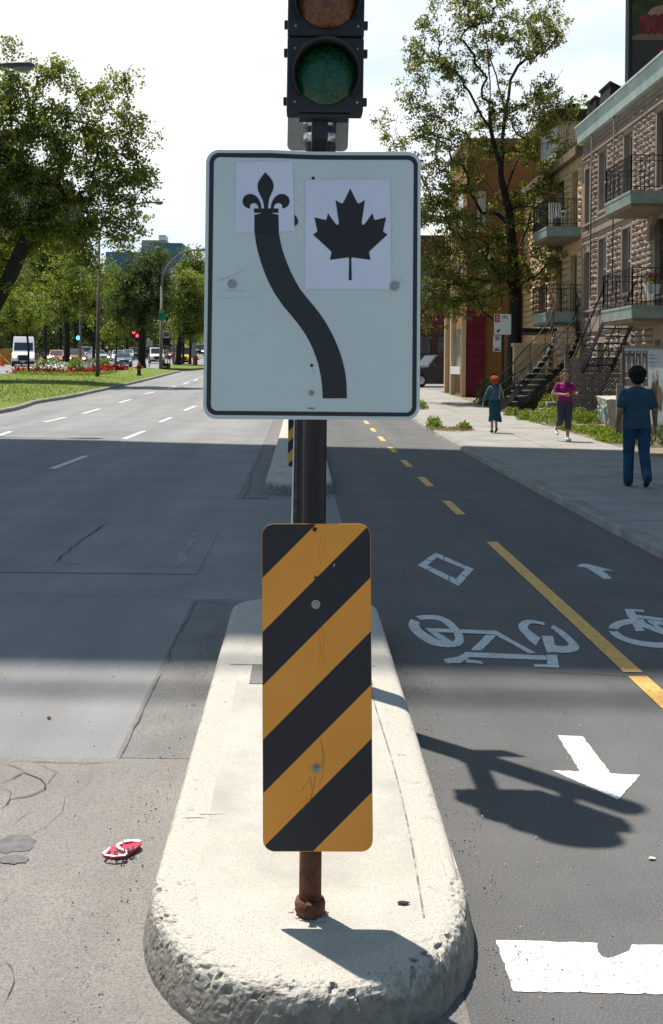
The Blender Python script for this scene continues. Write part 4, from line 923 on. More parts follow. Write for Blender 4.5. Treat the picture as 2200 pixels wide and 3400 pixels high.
def staircase(t, path, wd, m=M['tread'], rails=((1, .9), (1, .5), (-1, .9), (-1, .5))):
    """path: (x, y, z) tread centres from the bottom up"""
    n = len(path); b = MB(); sb = MB(); S = {1: [], -1: []}
    for i, p in enumerate(path):
        p = Vector(p); d = Vector(path[min(i+1, n-1)]) - Vector(path[max(i-1, 0)]); d.z = 0; d.normalize(); s = Vector((d.y, -d.x, 0))
        hw = wd/2; a, c = p - s*hw, p + s*hw; tr = d*.13
        b.hexa([a-tr-Vector((0,0,.03)), c-tr-Vector((0,0,.03)), c+tr-Vector((0,0,.03)), a+tr-Vector((0,0,.03)), a-tr, c-tr, c+tr, a+tr])
        S[1].append(c); S[-1].append(a)
    b.build('tread', m, t)
    for k in (1, -1):
        sb = MB()
        for i in range(n-1): sb.bar(S[k][i]+Vector((0,0,-.10)), S[k][i+1]+Vector((0,0,-.10)), .03, .16)
        sb.build('stringer', M['iron'], t)
    r = MB()
    for k, h in rails: r.tube([q+Vector((0,0,h)) for q in S[k]], .024 if h > .7 else .012, 6)
    for k in (1, -1):
        for i in range(0, n, 3): r.cyl(S[k][i]-Vector((0,0,.05)), S[k][i]+Vector((0,0,.9)), .012, 6)
    r.build('handrail', M['iron'], t)
# stair to the beige house's balcony (curved, lit treads)
s1 = thing('staircase', 'curved black iron stair with bright tread edges in front of the beige house', 'staircase', (8, 37, 0))
rows = [(1035,240,38.3),(1050,313,38.1),(1080,388,37.9),(1057,462,37.7),(1035,540,37.4),(1000,614,37.1),(950,692,36.8),(885,768,36.5),(820,845,36.3),(740,917,36.2),(660,992,36.2),(585,1065,36.3),(520,1137,36.5),(455,1210,36.8)]
pth = []
for x, y, Y in rows: a, z = pl(1600+x*.2597, 1000+y*.2597, Y); pth.append((a, Y, z))
pth.append((pth[-1][0]-.22, 37.1, pth[-1][2]-.2)); pth.append((pth[-1][0]-.22, 37.4, pth[-1][2]-.2)); pth.reverse()
def fan(t, path, wtop, m):
    n = len(path); b = MB(); S = {1: [], -1: []}
    for i, p in enumerate(path):
        p = Vector(p); f = i/(n-1); ang = R(12)*(1-f)*4.2; s = Vector((math.cos(ang), math.sin(ang), 0)); d = Vector((-s.y, s.x, 0)); hw = wtop/2
        a, c = p - s*hw, p + s*hw; tr = d*.14
        b.hexa([a-tr-Vector((0,0,.045)), c-tr-Vector((0,0,.045)), c+tr-Vector((0,0,.045)), a+tr-Vector((0,0,.045)), a-tr, c-tr, c+tr, a+tr]); S[1].append(c); S[-1].append(a)
    b.build('tread', m, t); sb = MB(); r = MB()
    for k in (1, -1):
        sb = MB()
        for i in range(n-1): sb.bar(S[k][i]+Vector((0,0,-.14)), S[k][i+1]+Vector((0,0,-.14)), .03, .22)
        sb.build('stringer', M['iron'], t)
        for h in (.95, .6, .3): r.tube([q+Vector((0,0,h)) for q in S[k]], .024 if h > .7 else .014, 6)
        for i in range(0, n, 3): r.cyl(S[k][i]-Vector((0,0,.05)), S[k][i]+Vector((0,0,.95)), .013, 6)
    r.build('handrail', M['iron'], t)
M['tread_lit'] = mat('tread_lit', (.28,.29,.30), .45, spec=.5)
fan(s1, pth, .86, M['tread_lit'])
s2 = thing('staircase', 'dark iron stair behind the lattice fence, its saw-toothed side climbing to the stone house balcony', 'staircase', (9, 32, 0))
pth = [(8.55 + .03*i, 34.6-.235*i, .35+.21*i) for i in range(15)]
staircase(s2, pth, .86, M['iron'])
s3 = thing('stone_steps', 'two pale concrete steps beside the weeds under the curved stair', 'steps', (7.4, 35, 0))
for (x0, x1, yy, Y) in ((835,958,1290,34.6),(745,892,1372,33.6)):
    a, z = pl(1600+x0*.2597, 1000+yy*.2597, Y); c, _ = pl(1600+x1*.2597, 1000+yy*.2597, Y); b = MB(); b.box(a, c, Y, Y+.32, .05, z); b.build('step', M['kerb'], s3, bevel=.015)
# beige house
bh = thing('beige_house', 'sunlit beige stone house with iron balconies behind the street tree', 'building', (FX, 43, 0))
ops2 = [(38.6,39.4,6.6,8.6),(40.6,41.5,6.6,8.6),(43.3,44.2,6.9,8.6),(38.6,39.5,3.6,5.7),(40.8,41.7,3.6,5.7),(43.6,44.5,3.6,5.7),(39.4,40.2,.4,2.6),(42,42.8,.4,2.6)]
b = facade(bh, FX, 37.92, 47.9, 0, 9.1, ops2, None)
b.quad((FX,37.92,9.1),(FX,47.9,9.1),(20,47.9,9.1),(20,37.92,9.1)); b.quad((20,37.92,0),(20,47.9,0),(20,47.9,9.1),(20,37.92,9.1)); b.build('wall', M['beige_stone'], bh)
b = MB()
for z0, z1 in ((.3,2.8),(3.4,5.9),(6.3,8.9)): rustic(b, FX, 38, 47.8, z0, z1, ops2, ch=.24)
b.build('rough_stonework', [M['beige_stone'], M['mortar']], bh)
for o in ops2: window(bh, FX, *o, 'frame_dark')
b = MB(); b.box(FX-.25, FX+.1, 37.95, 47.9, 9.0, 9.3); b.build('cornice', M['soffit'], bh)
balcony(bh, 8.3, FX, 38.0, 40.3, 6.55, .95); balcony(bh, 8.3, FX, 38.0, 40.3, 3.62, .95)
b = MB(); b.box(8.2, FX, 41.5, 45.5, 3.05, 3.2); b.build('canopy', M['iron'], bh)
b = MB(); b.box(7.75, 8.9, 40.6, 40.9, 0, 2.5); b.build('porch_wall', M['beige_stone'], bh)
b = MB(); b.box(7.7, 8.95, 40.55, 40.95, 2.5, 2.62); b.build('porch_coping', M['wood_cream'], bh)
# orange building with maroon panel
ob = thing('orange_brick_building', 'orange brick building with a maroon panel and cream framed shopfront at the corner', 'building', (8, 50, 0))
ZB = zt(48); b = MB(); b.box(7.05, 16, 48.0, 53.6, 0, 11.4); b.build('wall', M['orange_brick'], ob)
xa, _ = pl(1531, 1100, 47.9); xc, zt_ = pl(1609, 1050, 47.9)
b = MB(); 
for k in range(10): b.box(xa, xc, 47.86, 47.998, ZB+.1+k*.42, ZB+.1+k*.42+.405)
b.build('maroon_panel', M['maroon'], ob)
b = MB(); b.box(6.86, 7.05, 47.80, 48.05, ZB, 8); b.box(6.86, 7.05, 51.2, 51.45, ZB, 8); b.box(6.86, 7.05, 53.3, 53.6, ZB, 8)
b.build('pilaster', M['wood_cream'], ob)
b = MB(); b.box(6.84, 7.02, 48.06, 51.19, ZB+1.0, ZB+1.35); b.build('shop_sill', M['signwhite'], ob)
b = MB(); b.quad((7.0,48.06,ZB+1.36),(7.0,51.19,ZB+1.36),(7.0,51.19,ZB+3.0),(7.0,48.06,ZB+3.0)); b.build('shop_window', M['window_glass'], ob)
for z in (4.6, 7.6):
    b = MB(); b.quad((7.04,49,z),(7.04,50.4,z),(7.04,50.4,z+1.8),(7.04,49,z+1.8)); b.build('shop_window', M['window_glass'], ob)
b = MB(); x0, zb = pl(1610,920,47.9); 
for (u, v0, v1) in ((1613,840,1030),(1596,635,760)):
    x0, z1 = pl(u, v0, 47.9); _, z0 = pl(u, v1, 47.9); b = MB(); b.box(x0-.12, x0+.22, 47.93, 48.0, z0, z1); b.box(x0-.12, x0+.22, 47.90, 47.93, (z0+z1)/2-.03, (z0+z1)/2+.03); b.build('narrow_window', M['frame_white'], ob)
b = MB(); b.box(6.9, 16, 47.95, 53.7, 11.4, 11.6); b.build('parapet', M['soffit'], ob)
# red brick building beyond the side street
rb = thing('red_brick_building', 'dark red brick shop building across the side street behind the parked car', 'building', (7, 68, 0))
ZR = zt(68); b = MB(); b.box(4.6, 22, 68, 82, ZR-.2, ZR+9); b.build('wall', M['red_brick'], rb)
for z in (1.0, 5.0):
    for x in (5.4, 6.8, 8.2):
        b = MB(); b.box(x, x+1.1, 67.94, 67.99, ZR+z-.4, ZR+z+1.9); f = b.build('window', M['frame_dark'], rb)
        b = MB(); b.box(x+.08, x+.52, 67.91, 67.935, ZR+z-.3, ZR+z+.7); b.box(x+.58, x+1.02, 67.91, 67.935, ZR+z-.3, ZR+z+.7); b.box(x+.08, x+1.02, 67.91, 67.935, ZR+z+.8, ZR+z+1.8); b.build('pane', M['window_glass'], f)
b = MB(); b.box(4.5, 22, 67.6, 67.93, ZR+3.6, ZR+4.3); b.build('shop_fascia', M['maroon'], rb)
# roof pieces
for (u0, u1, v0, v1, Y, lab) in ((2018, 2076, 275, 322, 36.2, 'black slanted skylight box on the stone house roof nearer the billboard'), (1970, 2022, 322, 364, 40.6, 'black slanted skylight box on the roof left of its twin')):
    x0, z1 = pl(u0, v0, Y); x1, z0 = pl(u1, v1, Y); b = MB(); b.prism([(x0, Y, z0-.8), (x0+.10, Y, z1), (x1, Y, z1-.28), (x1, Y, z0-.8)], (0, 1.3, 0)); t = thing('skylight', lab, 'skylight', (x0, Y, z0-.5), 'skylight boxes on the roof'); b.build('housing', M['roofing'], t, bevel=.02)
    b = MB(); b.prism([(x0+.05, Y-.05, z1+.01), (x1+.05, Y-.05, z1-.27), (x1+.05, Y-.05, z1-.22), (x0+.05, Y-.05, z1+.06)], (0, 1.4, 0)); b.build('lid', M['iron'], t)
x0, z1 = pl(1823, 367, 45); x1, z0 = pl(2010, 450, 45); ph_ = thing('roof_penthouse', 'pale corrugated roof hut with dark flat overhanging roof', 'roof hut', (x0, 45, 9.1))
b = MB(); b.box(x0+.3, x1+2, 45, 49, 9.1, z1-.25); b.build('hut_wall', M['corrugated'], ph_)
b = MB()
for k in range(24): b.box(x0+.3+k*.1, x0+.33+k*.1, 44.97, 44.998, 9.1, z1-.3)
b.build('corrugation', M['grey_metal'], ph_)
b = MB(); b.box(x0, x1+2.2, 44.6, 49.3, z1-.42, z1); b.build('flat_roof', M['roofing'], ph_)
b = MB(); b.box(x0+1.6, x0+2.7, 44.93, 44.965, 9.3, z1-.8); b.build('opening', M['dark'], ph_)
x0, z1 = pl(1888, 338, 44.9); x1, z0 = pl(1930, 368, 44.9); b = MB(); cx = (x0+x1)/2; hw = (x1-x0)/2
b.box(cx-hw*.7, cx+hw*.7, 45.2, 45.2+hw*1.4, z0-.02, z1-.02)
for k in range(5): zz = z0+.05+(z1-z0-.08)*k/4; b.box(cx-hw, cx+hw, 45.1, 45.1+hw*2, zz-.02, zz+.012)
b.build('roof_vent', M['roofing'], None, loc=(cx, 45.2, z0), label='black louvred vent on top of the roof hut', cat='vent')
# billboard
Yb2 = 33.0
bb = thing('billboard', 'rooftop billboard with a dark food photograph, cut off by the corner of the picture', 'billboard', (11, Yb2, 9.9))
zz = lambda x, y: (1800+x*.2597, y*.2597)
def BP(x, y, Y=Yb2): a, z = pl(*zz(x, y), Y); return (a, Y, z)
x0, z0 = BP(1098, 1020)[0], BP(1098, 1020)[2]
b = MB(); b.box(x0, x0+6, Yb2+.01, Yb2+.35, z0, z0+6.0); b.build('board_frame', M['iron'], bb)
xi, zi = BP(1146, 985)[0], BP(1146, 985)[2]
b = MB(); b.prism([(xi, Yb2-.012, zi), (xi+5.4, Yb2-.012, zi), (xi+5.4, Yb2-.012, zi+5.6), (xi, Yb2-.012, zi+5.6)], (0, .01, 0)); M['bb_dark'] = mat('bb_dark', (.035,.028,.028), .6, (.05,.04,.03), .6); pb = b.build('printed_sheet', M['bb_dark'], bb)
def bp(name, pts, m, off): b = MB(); b.prism([BP(x, y, Yb2-.014-off) for x, y in pts], (0, .002, 0)); b.build(name, m, bb)
M['bb_green'] = mat('bb_green', (.06,.08,.02), .7, (.02,.03,.012), 1.3, (.35,.6)); M['bb_table'] = mat('bb_table', (.16,.11,.065), .7); M['bb_red'] = mat('bb_red', (.20,.022,.015), .35, (.10,.010,.008), 3); M['bb_bun'] = mat('bb_bun', (.30,.19,.12), .7); M['bb_letter'] = mat('bb_letter', (.42,.015,.05), .6)
bp('green_backdrop', [(1146,-600),(2400,-600),(2400,300),(1146,300)], M['bb_green'], .002)
bp('table_top', [(1146,470),(1250,430),(2400,380),(2400,520),(1146,510)], M['bb_table'], .004)
bp('bread', [(1340,185),(1380,120),(1440,85),(1560,60),(1900,60),(2100,160),(2100,300),(1500,260)], M['bb_bun'], .006)
for k, x in enumerate((1242,1292,1378,1465,1560,1655,1750,1845)):
    w_ = 60 if k == 0 else 92; bp('fried_slice', [(x,240),(x+12,205),(x+w_*.5,190-6*k),(x+w_,195-6*k),(x+w_+8,260),(x+w_-6,330),(x+w_+2,420),(x+w_*.7,450),(x+30,410),(x+8,340)], M['bb_red'], .008+.001*k)
bp('letter', [(1492,628),(1600,628),(1600,650),(1522,650),(1522,668),(1590,668),(1590,688),(1522,688),(1522,706),(1600,706),(1600,728),(1492,728)], M['bb_letter'], .006)
b = MB()
for x in (x0+.15, x0+2.5, x0+5): b.cyl((x, Yb2+.2, 9.3), (x, Yb2+.2, z0+.1), .05, 8)
b.bar((x0+.1, Yb2+.2, 9.5), (x0+1.4, Yb2+.2, z0), .05); b.build('support', M['iron'], bb)
# plastic chair and flower box on the balconies
pc = thing('plastic_chair', 'white slatted plastic chair on the upper balcony of the beige house', 'chair', (8.75, 38.6, 6.55))
b = MB()
for k in range(6): b.bar((8.6+k*.075, 38.78, 6.95), (8.6+k*.075, 38.98, 7.5), .045, .02)
b.bar((8.58, 38.98, 7.5), (9.0, 38.98, 7.5), .05, .03); b.build('backrest', M['signwhite'], pc)
b = MB(); b.box(8.55, 9.03, 38.35, 38.8, 6.93, 6.96); b.build('seat', M['signwhite'], pc)
for x, y in ((8.58,38.38),(9.0,38.38),(8.58,38.78),(9.0,38.78)): b = MB(); b.bar((x, y, 6.55), (x, y, 6.94), .04); b.build('leg', M['signwhite'], pc)
for x in (8.56, 9.02): b = MB(); b.bar((x, 38.36, 7.15), (x, 38.85, 7.17), .05, .03); b.bar((x, 38.38, 6.96), (x, 38.38, 7.15), .035); b.build('armrest', M['signwhite'], pc)
fb = thing('flower_box', 'pale window box with red geraniums on the lower balcony of the stone house', 'flower box', (8.45, 28.5, 3.8))
b = MB(); b.hexa([(8.75,28.2,3.62),(9.05,28.2,3.62),(9.05,28.42,3.62),(8.75,28.42,3.62),(8.72,28.18,3.86),(9.08,28.18,3.86),(9.08,28.44,3.86),(8.72,28.44,3.86)]); b.build('box', M['signwhite'], fb)
leaf_mesh('foliage', RNG.normal(size=(160,3))*[.10,.07,.05]+[8.9,28.3,3.95], .05, M['weed'], fb); leaf_mesh('flowers', RNG.normal(size=(90,3))*[.08,.05,.04]+[8.88,28.28,4.06], .05, M['petal_red'], fb, aspect=1)
# lattice fence
lf = thing('lattice_fence', 'weathered grey wooden lattice fence panel beside the stone house', 'fence', (8.6, 33, 0))
M['lattice'] = mat('lattice', (.21,.18,.158), .9, (.15,.125,.11), 6)
xl, _ = pl(1880, 1300, 33.0); xr = FX-.05; z0, z1 = .25, 2.02; zr = 1.52
def lattice(b, x0, x1, z0, z1, Y, pitch=.098, w_=.056):
    for sgn, yy in ((1, Y), (-1, Y+.012)):
        c = -10.0
        k0 = int((x0 - (z1-z0) - 1)/pitch)-2; k1 = int((x1+(z1-z0)+1)/pitch)+2
        for k in range(k0, k1):
            # line x = k*pitch + sgn*(z-z0)
            xa = k*pitch; za = z0; xb_ = xa+sgn*(z1-z0); zb_ = z1
            pts = []
            t0, t1 = 0.0, 1.0; dx = xb_-xa
            for lim, s in ((x0, 1), (x1, -1)):
                fa = s*(xa-lim); fb_ = s*(xb_-lim)
                if fa < 0 and fb_ < 0: t0 = 2
                elif fa < 0: t0 = max(t0, fa/(fa-fb_))
                elif fb_ < 0: t1 = min(t1, fa/(fa-fb_))
            if t1-t0 < .02: continue
            a = (xa+dx*t0, z0+(z1-z0)*t0); c_ = (xa+dx*t1, z0+(z1-z0)*t1)
            h = w_*.7/1
            b.prism([(a[0]-h/1.4, yy, a[1]), (a[0]+h/1.4, yy, a[1]), (c_[0]+h/1.4, yy, c_[1]), (c_[0]-h/1.4, yy, c_[1])], (0, .01, 0))
b = MB(); lattice(b, xl+.05, xr, zr+.06, z1, 33.0); lattice(b, xl+.05, xr, z0, zr-.04, 33.0); b.build('lattice_panel', M['lattice'], lf)
for q0, q1 in ((zr-.04, zr+.05), (z0-.08, z0)): b = MB(); b.box(xl, xr, 32.965, 33.0, q0, q1); b.build('rail', M['lattice'], lf)
for x in (xl-.05, (xl+xr)/2-.05): b = MB(); b.box(x, x+.09, 33.03, 33.12, 0, 2.12 if x < xl else 1.5); b.build('post', M['lattice'], lf)
# concrete block and post, poster hoarding
cb = thing('concrete_block', 'big broken concrete barrier block with faint green graffiti among the weeds', 'barrier', (8, 28.5, 0))
zc = lambda x, y, Y: TP(1900+x*.1948, 1100+y*.1948, Y)
Y1 = 28.0
A = zc(575,1235,Y1); B_ = zc(600,1700,Y1); C_ = zc(398,1160,Y1+1.5); D_ = zc(470,1640,Y1+1.5)
A = (A[0], Y1, .95); z_t = A[2]; b = MB()
L0 = zc(575,1235,Y1)[0]; L1 = zc(400,1160,Y1+1.6)[0]
b.add([(L0+.12,Y1,.0),(L0+2.2,Y1+.1,.0),(L0+2.2,Y1+1.5,0),(L1+.3,Y1+1.6,0),(L0,Y1,.93),(L0+2.1,Y1+.15,1.02),(L0+2.1,Y1+1.4,1.0),(L1,Y1+1.6,.98)],
      [(0,3,2,1),(4,5,6,7),(0,1,5,4),(1,2,6,5),(2,3,7,6),(3,0,4,7)])
o = b.build('block', M['concrete'], cb); m_ = o.modifiers.new('sub', 'SUBSURF'); m_.subdivision_type = 'SIMPLE'; m_.levels = m_.render_levels = 5
tx = bpy.data.textures.new('rough', 'CLOUDS'); tx.noise_scale = .18; dm = o.modifiers.new('rough', 'DISPLACE'); dm.texture = tx; dm.strength = .07; dm.mid_level = .5
M['graffiti'] = mat('graffiti', (.20,.36,.33), .9, (.45,.46,.40), 7, (.45,.55))
b = MB()
for s0, s1, za, zb_ in ((.15,.30,.30,.72),(.35,.42,.35,.75),(.48,.62,.55,.62),(.5,.55,.30,.55),(.68,.82,.40,.46),(.7,.75,.46,.7)):
    f_ = lambda s, z: (L0-.055+(L1-L0)*s*.98+.12*(1-z), Y1+1.6*s, z); b.prism([f_(s0,za),f_(s1,za+.03),f_(s1,zb_+.03),f_(s0,zb_)], (.03,0,0))
b.build('graffiti', M['graffiti'], cb)
x, _ = pl(1900+790*.1948, 1300, 26.3); b = MB(); b.box(x-.05, x+.35, 26.3, 26.36, .05, 1.35); b.build('marker_stone', M['kerb'], None, loc=(x, 26.3, 0), label='narrow pale upright slab beside the man in the blue shirt', cat='slab', bevel=.01)
x, _ = pl(1777, 1370, 33.2); b = MB(); b.box(x-.15, x+.3, 32.9, 33.4, .02, .42); b.build('concrete_stub', M['kerb'], None, loc=(x, 33, 0), label='small cracked concrete stub at the pavement edge near the stair foot', cat='block', bevel=.03)
hd = thing('poster_hoarding', 'white wooden hoarding with brown gig posters and an advert of two people', 'hoarding', (7.6, 23.5, 0))
# board runs roughly across the view: from left edge pixel to beyond the frame
zq = lambda x, y, Y: TP(1900+x*.1948, 1100+y*.1948, Y)
YL, YR = 26.0, 24.6
_p0 = zq(865, 600, YL); _p1 = zq(1700, 600, YR)
def HP(x, y, off=0.0):
    u, v = 1900+x*.1948, 1100+y*.1948; a_, b_ = unroll(u, v); k = a_/F; dx, dy = _p1[0]-_p0[0], _p1[1]-_p0[1]
    Y = (_p0[0] - _p0[1]*dx/dy)/(k - dx/dy) - off
    return (k*Y, Y, H - b_*Y/F)
def hq(name, pts, m, off, parent=hd, th=.004):
    b = MB(); b.prism([HP(x, y, off+th) for x, y in pts], (0, th, 0)); return b.build(name, m, parent)
M['hoard'] = mat('hoard', (.44,.455,.46), .8, (.38,.39,.39), 3); M['poster_brown'] = mat('poster_brown', (.13,.095,.07), .8, (.08,.06,.045), 8); M['poster_white'] = mat('poster_white', (.45,.45,.46), .8, (.30,.30,.31), 40)
b = MB(); b.prism([HP(865,262),HP(1560,285),HP(2000,300),HP(2000,1960),HP(1560,1880),HP(865,1620)], (0,.03,0)); b.build('board', M['hoard'], hd)
b = MB(); b.bar(HP(860,255,.03), HP(2000,293,.03), .05, .04); b.bar(HP(862,262,.02), HP(862,1620,.02), .03, .03); b.build('timber_edge', M['brown'], hd)
for x in (905, 1300, 1700): a = HP(x, 900, -.08); b = MB(); b.box(a[0]-.04, a[0]+.04, a[1], a[1]+.08, .0, 1.9); b.build('post', M['brown'], hd)
for k, x in enumerate((880, 975, 1080, 1190)):
    w_ = 88; p = hq('gig_poster', [(x,330),(x+w_,335),(x+w_,955),(x,945)], M['poster_brown'], .004)
    hq('poster_print', [(x+25,420+k*8),(x+52,420+k*8),(x+52,700+k*8),(x+25,690+k*8)], M['poster_white'], .009, p, .002)
    hq('poster_print', [(x+10,780),(x+80,785),(x+80,815),(x+10,810)], M['poster_white'], .009, p, .002)
    hq('poster_print', [(x+20,345),(x+70,347),(x+70,365),(x+20,362)], M['poster_white'], .009, p, .002)
    for j in range(7):
        yy = 430+k*8+j*36; hq('poster_print', [(x+28,yy),(x+49,yy),(x+49,yy+10),(x+28,yy+10)], M['poster_brown'], .0115, p, .001)
hq('poster_print', [(870,285),(1280,300),(1280,322),(870,310)], M['poster_white'], .009)
hq('poster_print', [(880,930),(1285,940),(1285,985),(880,975)], M['poster_white'], .011)
M['ad_grey'] = mat('ad_grey', (.27,.27,.28), .8); M['ad_skin'] = mat('ad_skin', (.36,.24,.20), .8); M['ad_brown'] = mat('ad_brown', (.10,.06,.03), .8); M['ad_suit'] = mat('ad_suit', (.16,.11,.05), .8)
for k, y in enumerate((390, 450, 515, 575)):
    for j in range(5): hq('advert_text', [(1305+j*21,y),(1320+j*21,y),(1320+j*21,y+28),(1305+j*21,y+28)], M['ad_grey'], .006, hd, .001)
for cx_, y0, y1 in ((1375,670,960),(1437,635,930)):
    def ov(cx, cy, rx, ry): return [(cx+rx*math.cos(6.283*i/16), cy+ry*math.sin(6.283*i/16)) for i in range(16)]
    hq('advert_figure', [(cx_-28,y1-20),(cx_,y0),(cx_+30,y1-20),(cx_+60,y1+40),(cx_+80,y1+420),(cx_-10,y1+380),(cx_-60,y1+60)], M['ad_brown'], .006, hd, .001)
    hq('advert_face', ov(cx_, y0+120, 20, 90), M['ad_skin'], .009, hd, .001)
hq('advert_figure', [(1450,930),(1510,960),(1540,1100),(1500,1300),(1440,1200)], M['ad_suit'], .009, hd, .001)
# street sign post by the tree
Ys = 38.0; zs = lambda x, y: (1600+x*.2597, 1000+y*.2597)
ss = thing('parking_sign', 'post with white bicycle lane sign above a no-stopping tow-away sign beside the tree', 'street sign', (pl(*zs(260,1000), Ys)[0], Ys, .23))
def QP(x, y, off=0.0): u, v = zs(x, y); a, z = pl(u, v, Ys); return (a, Ys-off, z)
b = MB(); a = QP(260, 1200); b.cyl((a[0], Ys+.07, .2), (a[0], Ys+.07, QP(260,170)[2]), .045, 10); b.build('post', M['iron'], ss)
def sq(name, pts, m, off, parent=ss, th=.003): b = MB(); b.prism([QP(x, y, off+th) for x, y in pts], (0, th, 0)); return b.build(name, m, parent)
b = MB(); b.prism([QP(x, y, .0) for x, y in [(zx, zy) for zx, zy in rrect([(155,162),(372,166),(370,430),(153,427)], 14, 4)]], (0,.004,0)); up = b.build('upper_sign', M['signwhite'], ss)
sq('red_corner', [(163,170),(228,171),(227,270),(162,269)], M['signred'], .001, up)
for i in range(4):
    o_ = [(196,180),(216,222),(196,262),(176,222)]; i_ = [(196,192),(210,222),(196,250),(182,222)]; sq('diamond', [o_[i], o_[(i+1) % 4], i_[(i+1) % 4], i_[i]], M['signwhite'], .005, up, .001)
for cx_ in (273, 314):
    o_ = [(cx_+16*math.cos(a), 206+16*math.sin(a)) for a in np.linspace(0, 6.283, 13)[:-1]]; i_ = [(cx_+11*math.cos(a), 206+11*math.sin(a)) for a in np.linspace(0, 6.283, 13)[:-1]]
    b = MB()
    for p in ring(o_, i_): b.prism([QP(x, y, .003) for x, y in p], (0, .001, 0))
    b.build('bicycle_wheel', M['ink'], up)
sq('bicycle_bar', [(270,202),(286,184),(306,184),(316,203),(311,205),(303,188),(289,188),(296,207),(291,209),(284,192),(276,206)], M['ink'], .004, up, .001)
sq('arrow', [(188,402),(190,362),(203,372),(226,350),(238,364),(216,384),(228,396)], M['ink'], .003, up, .001)
b = MB(); b.prism([QP(x, y, 0) for x, y in rrect([(143,437),(244,439),(240,645),(140,643)], 8, 4)], (0,.004,0)); lo = b.build('lower_sign', M['signwhite'], ss)
circ = lambda cx, cy, r: [(cx+r*math.cos(a), cy+r*math.sin(a)) for a in np.linspace(0, 6.283, 25)[:-1]]
sq('red_ring', circ(193,475,35), M['signred'], .002, lo, .001); sq('ring_white', circ(193,475,26), M['signwhite'], .004, lo, .001); sq('dot', circ(193,475,16), M['ink'], .006, lo, .001)
sq('line', [(143,588),(241,590),(241,594),(143,592)], M['ink'], .002, lo, .001)
sq('tow_truck', [(155,628),(158,612),(180,610),(205,598),(208,604),(190,614),(222,612),(228,622),(226,632),(210,634),(170,634)], M['ink'], .003, lo, .001)
# ------------------------------------------------------------ elevated road bridge high over the street (out of the picture, its deck shades the road)
sl = lambda x0, x1, y: (zt(y))
HB = 42.0; ox, oy = SKX*HB, -SKY*HB
def shade_pt(X, Y): return (X-ox, Y-oy)
a = shade_pt(*G(0, 1454)[:2]); c = shade_pt(*G(886, 1470)[:2]); d_ = shade_pt(*G(2060, 1494, .08)[:2])
n0 = shade_pt(*G(0, 2196)[:2]); n1 = shade_pt(*G(2200, 2240)[:2])
def line(p, q, x): t = (x-p[0])/(q[0]-p[0]); return p[1]+(q[1]-p[1])*t
br = thing('road_bridge', 'high concrete road bridge crossing over the street above the picture', 'bridge', (-40, 22, 0))
xs = list(np.linspace(-55, 45, 21)); b = MB()
far = lambda x: line(a, d_, x) if -17 < x < 3 else (line(a, d_, -17) if x <= -17 else line(a, d_, 3))
near = lambda x: line(n0, n1, x) if abs(x) < 14 else line(n0, n1, math.copysign(14, x))
vs = []
for x in xs: vs += [(x, near(x), HB), (x, far(x), HB), (x, far(x), HB+.3), (x, near(x), HB+.3)]
b.add(vs, [(i*4+j, i*4+(j+1) % 4, (i+1)*4+(j+1) % 4, (i+1)*4+j) for i in range(len(xs)-1) for j in range(4)]); M['bridge'] = mat('bridge', (.25,.25,.25), .8); b.build('deck', M['bridge'], br)
b = MB()
for x, x2 in zip(xs, xs[1:]): b.bar((x, near(x)-.36, HB+.5), (x2, near(x2)-.36, HB+.5), .15, .16)
for x in xs: b.bar((x, near(x), HB+.1), (x, near(x)-.36, HB+.45), .12)
b.build('railing_pipe', M['bridge'], br)  # unseen railing pipe along the deck edge, added to cast the extra shadow stripe
b = MB()
pass
for x in (-48, 34):
    for ya in (n0[1]+1, n0[1]+10): b = MB(); b.box(x-1.5, x+1.5, ya, ya+2.5, -.5, HB-.01); b.build('pier', M['bridge'], br)
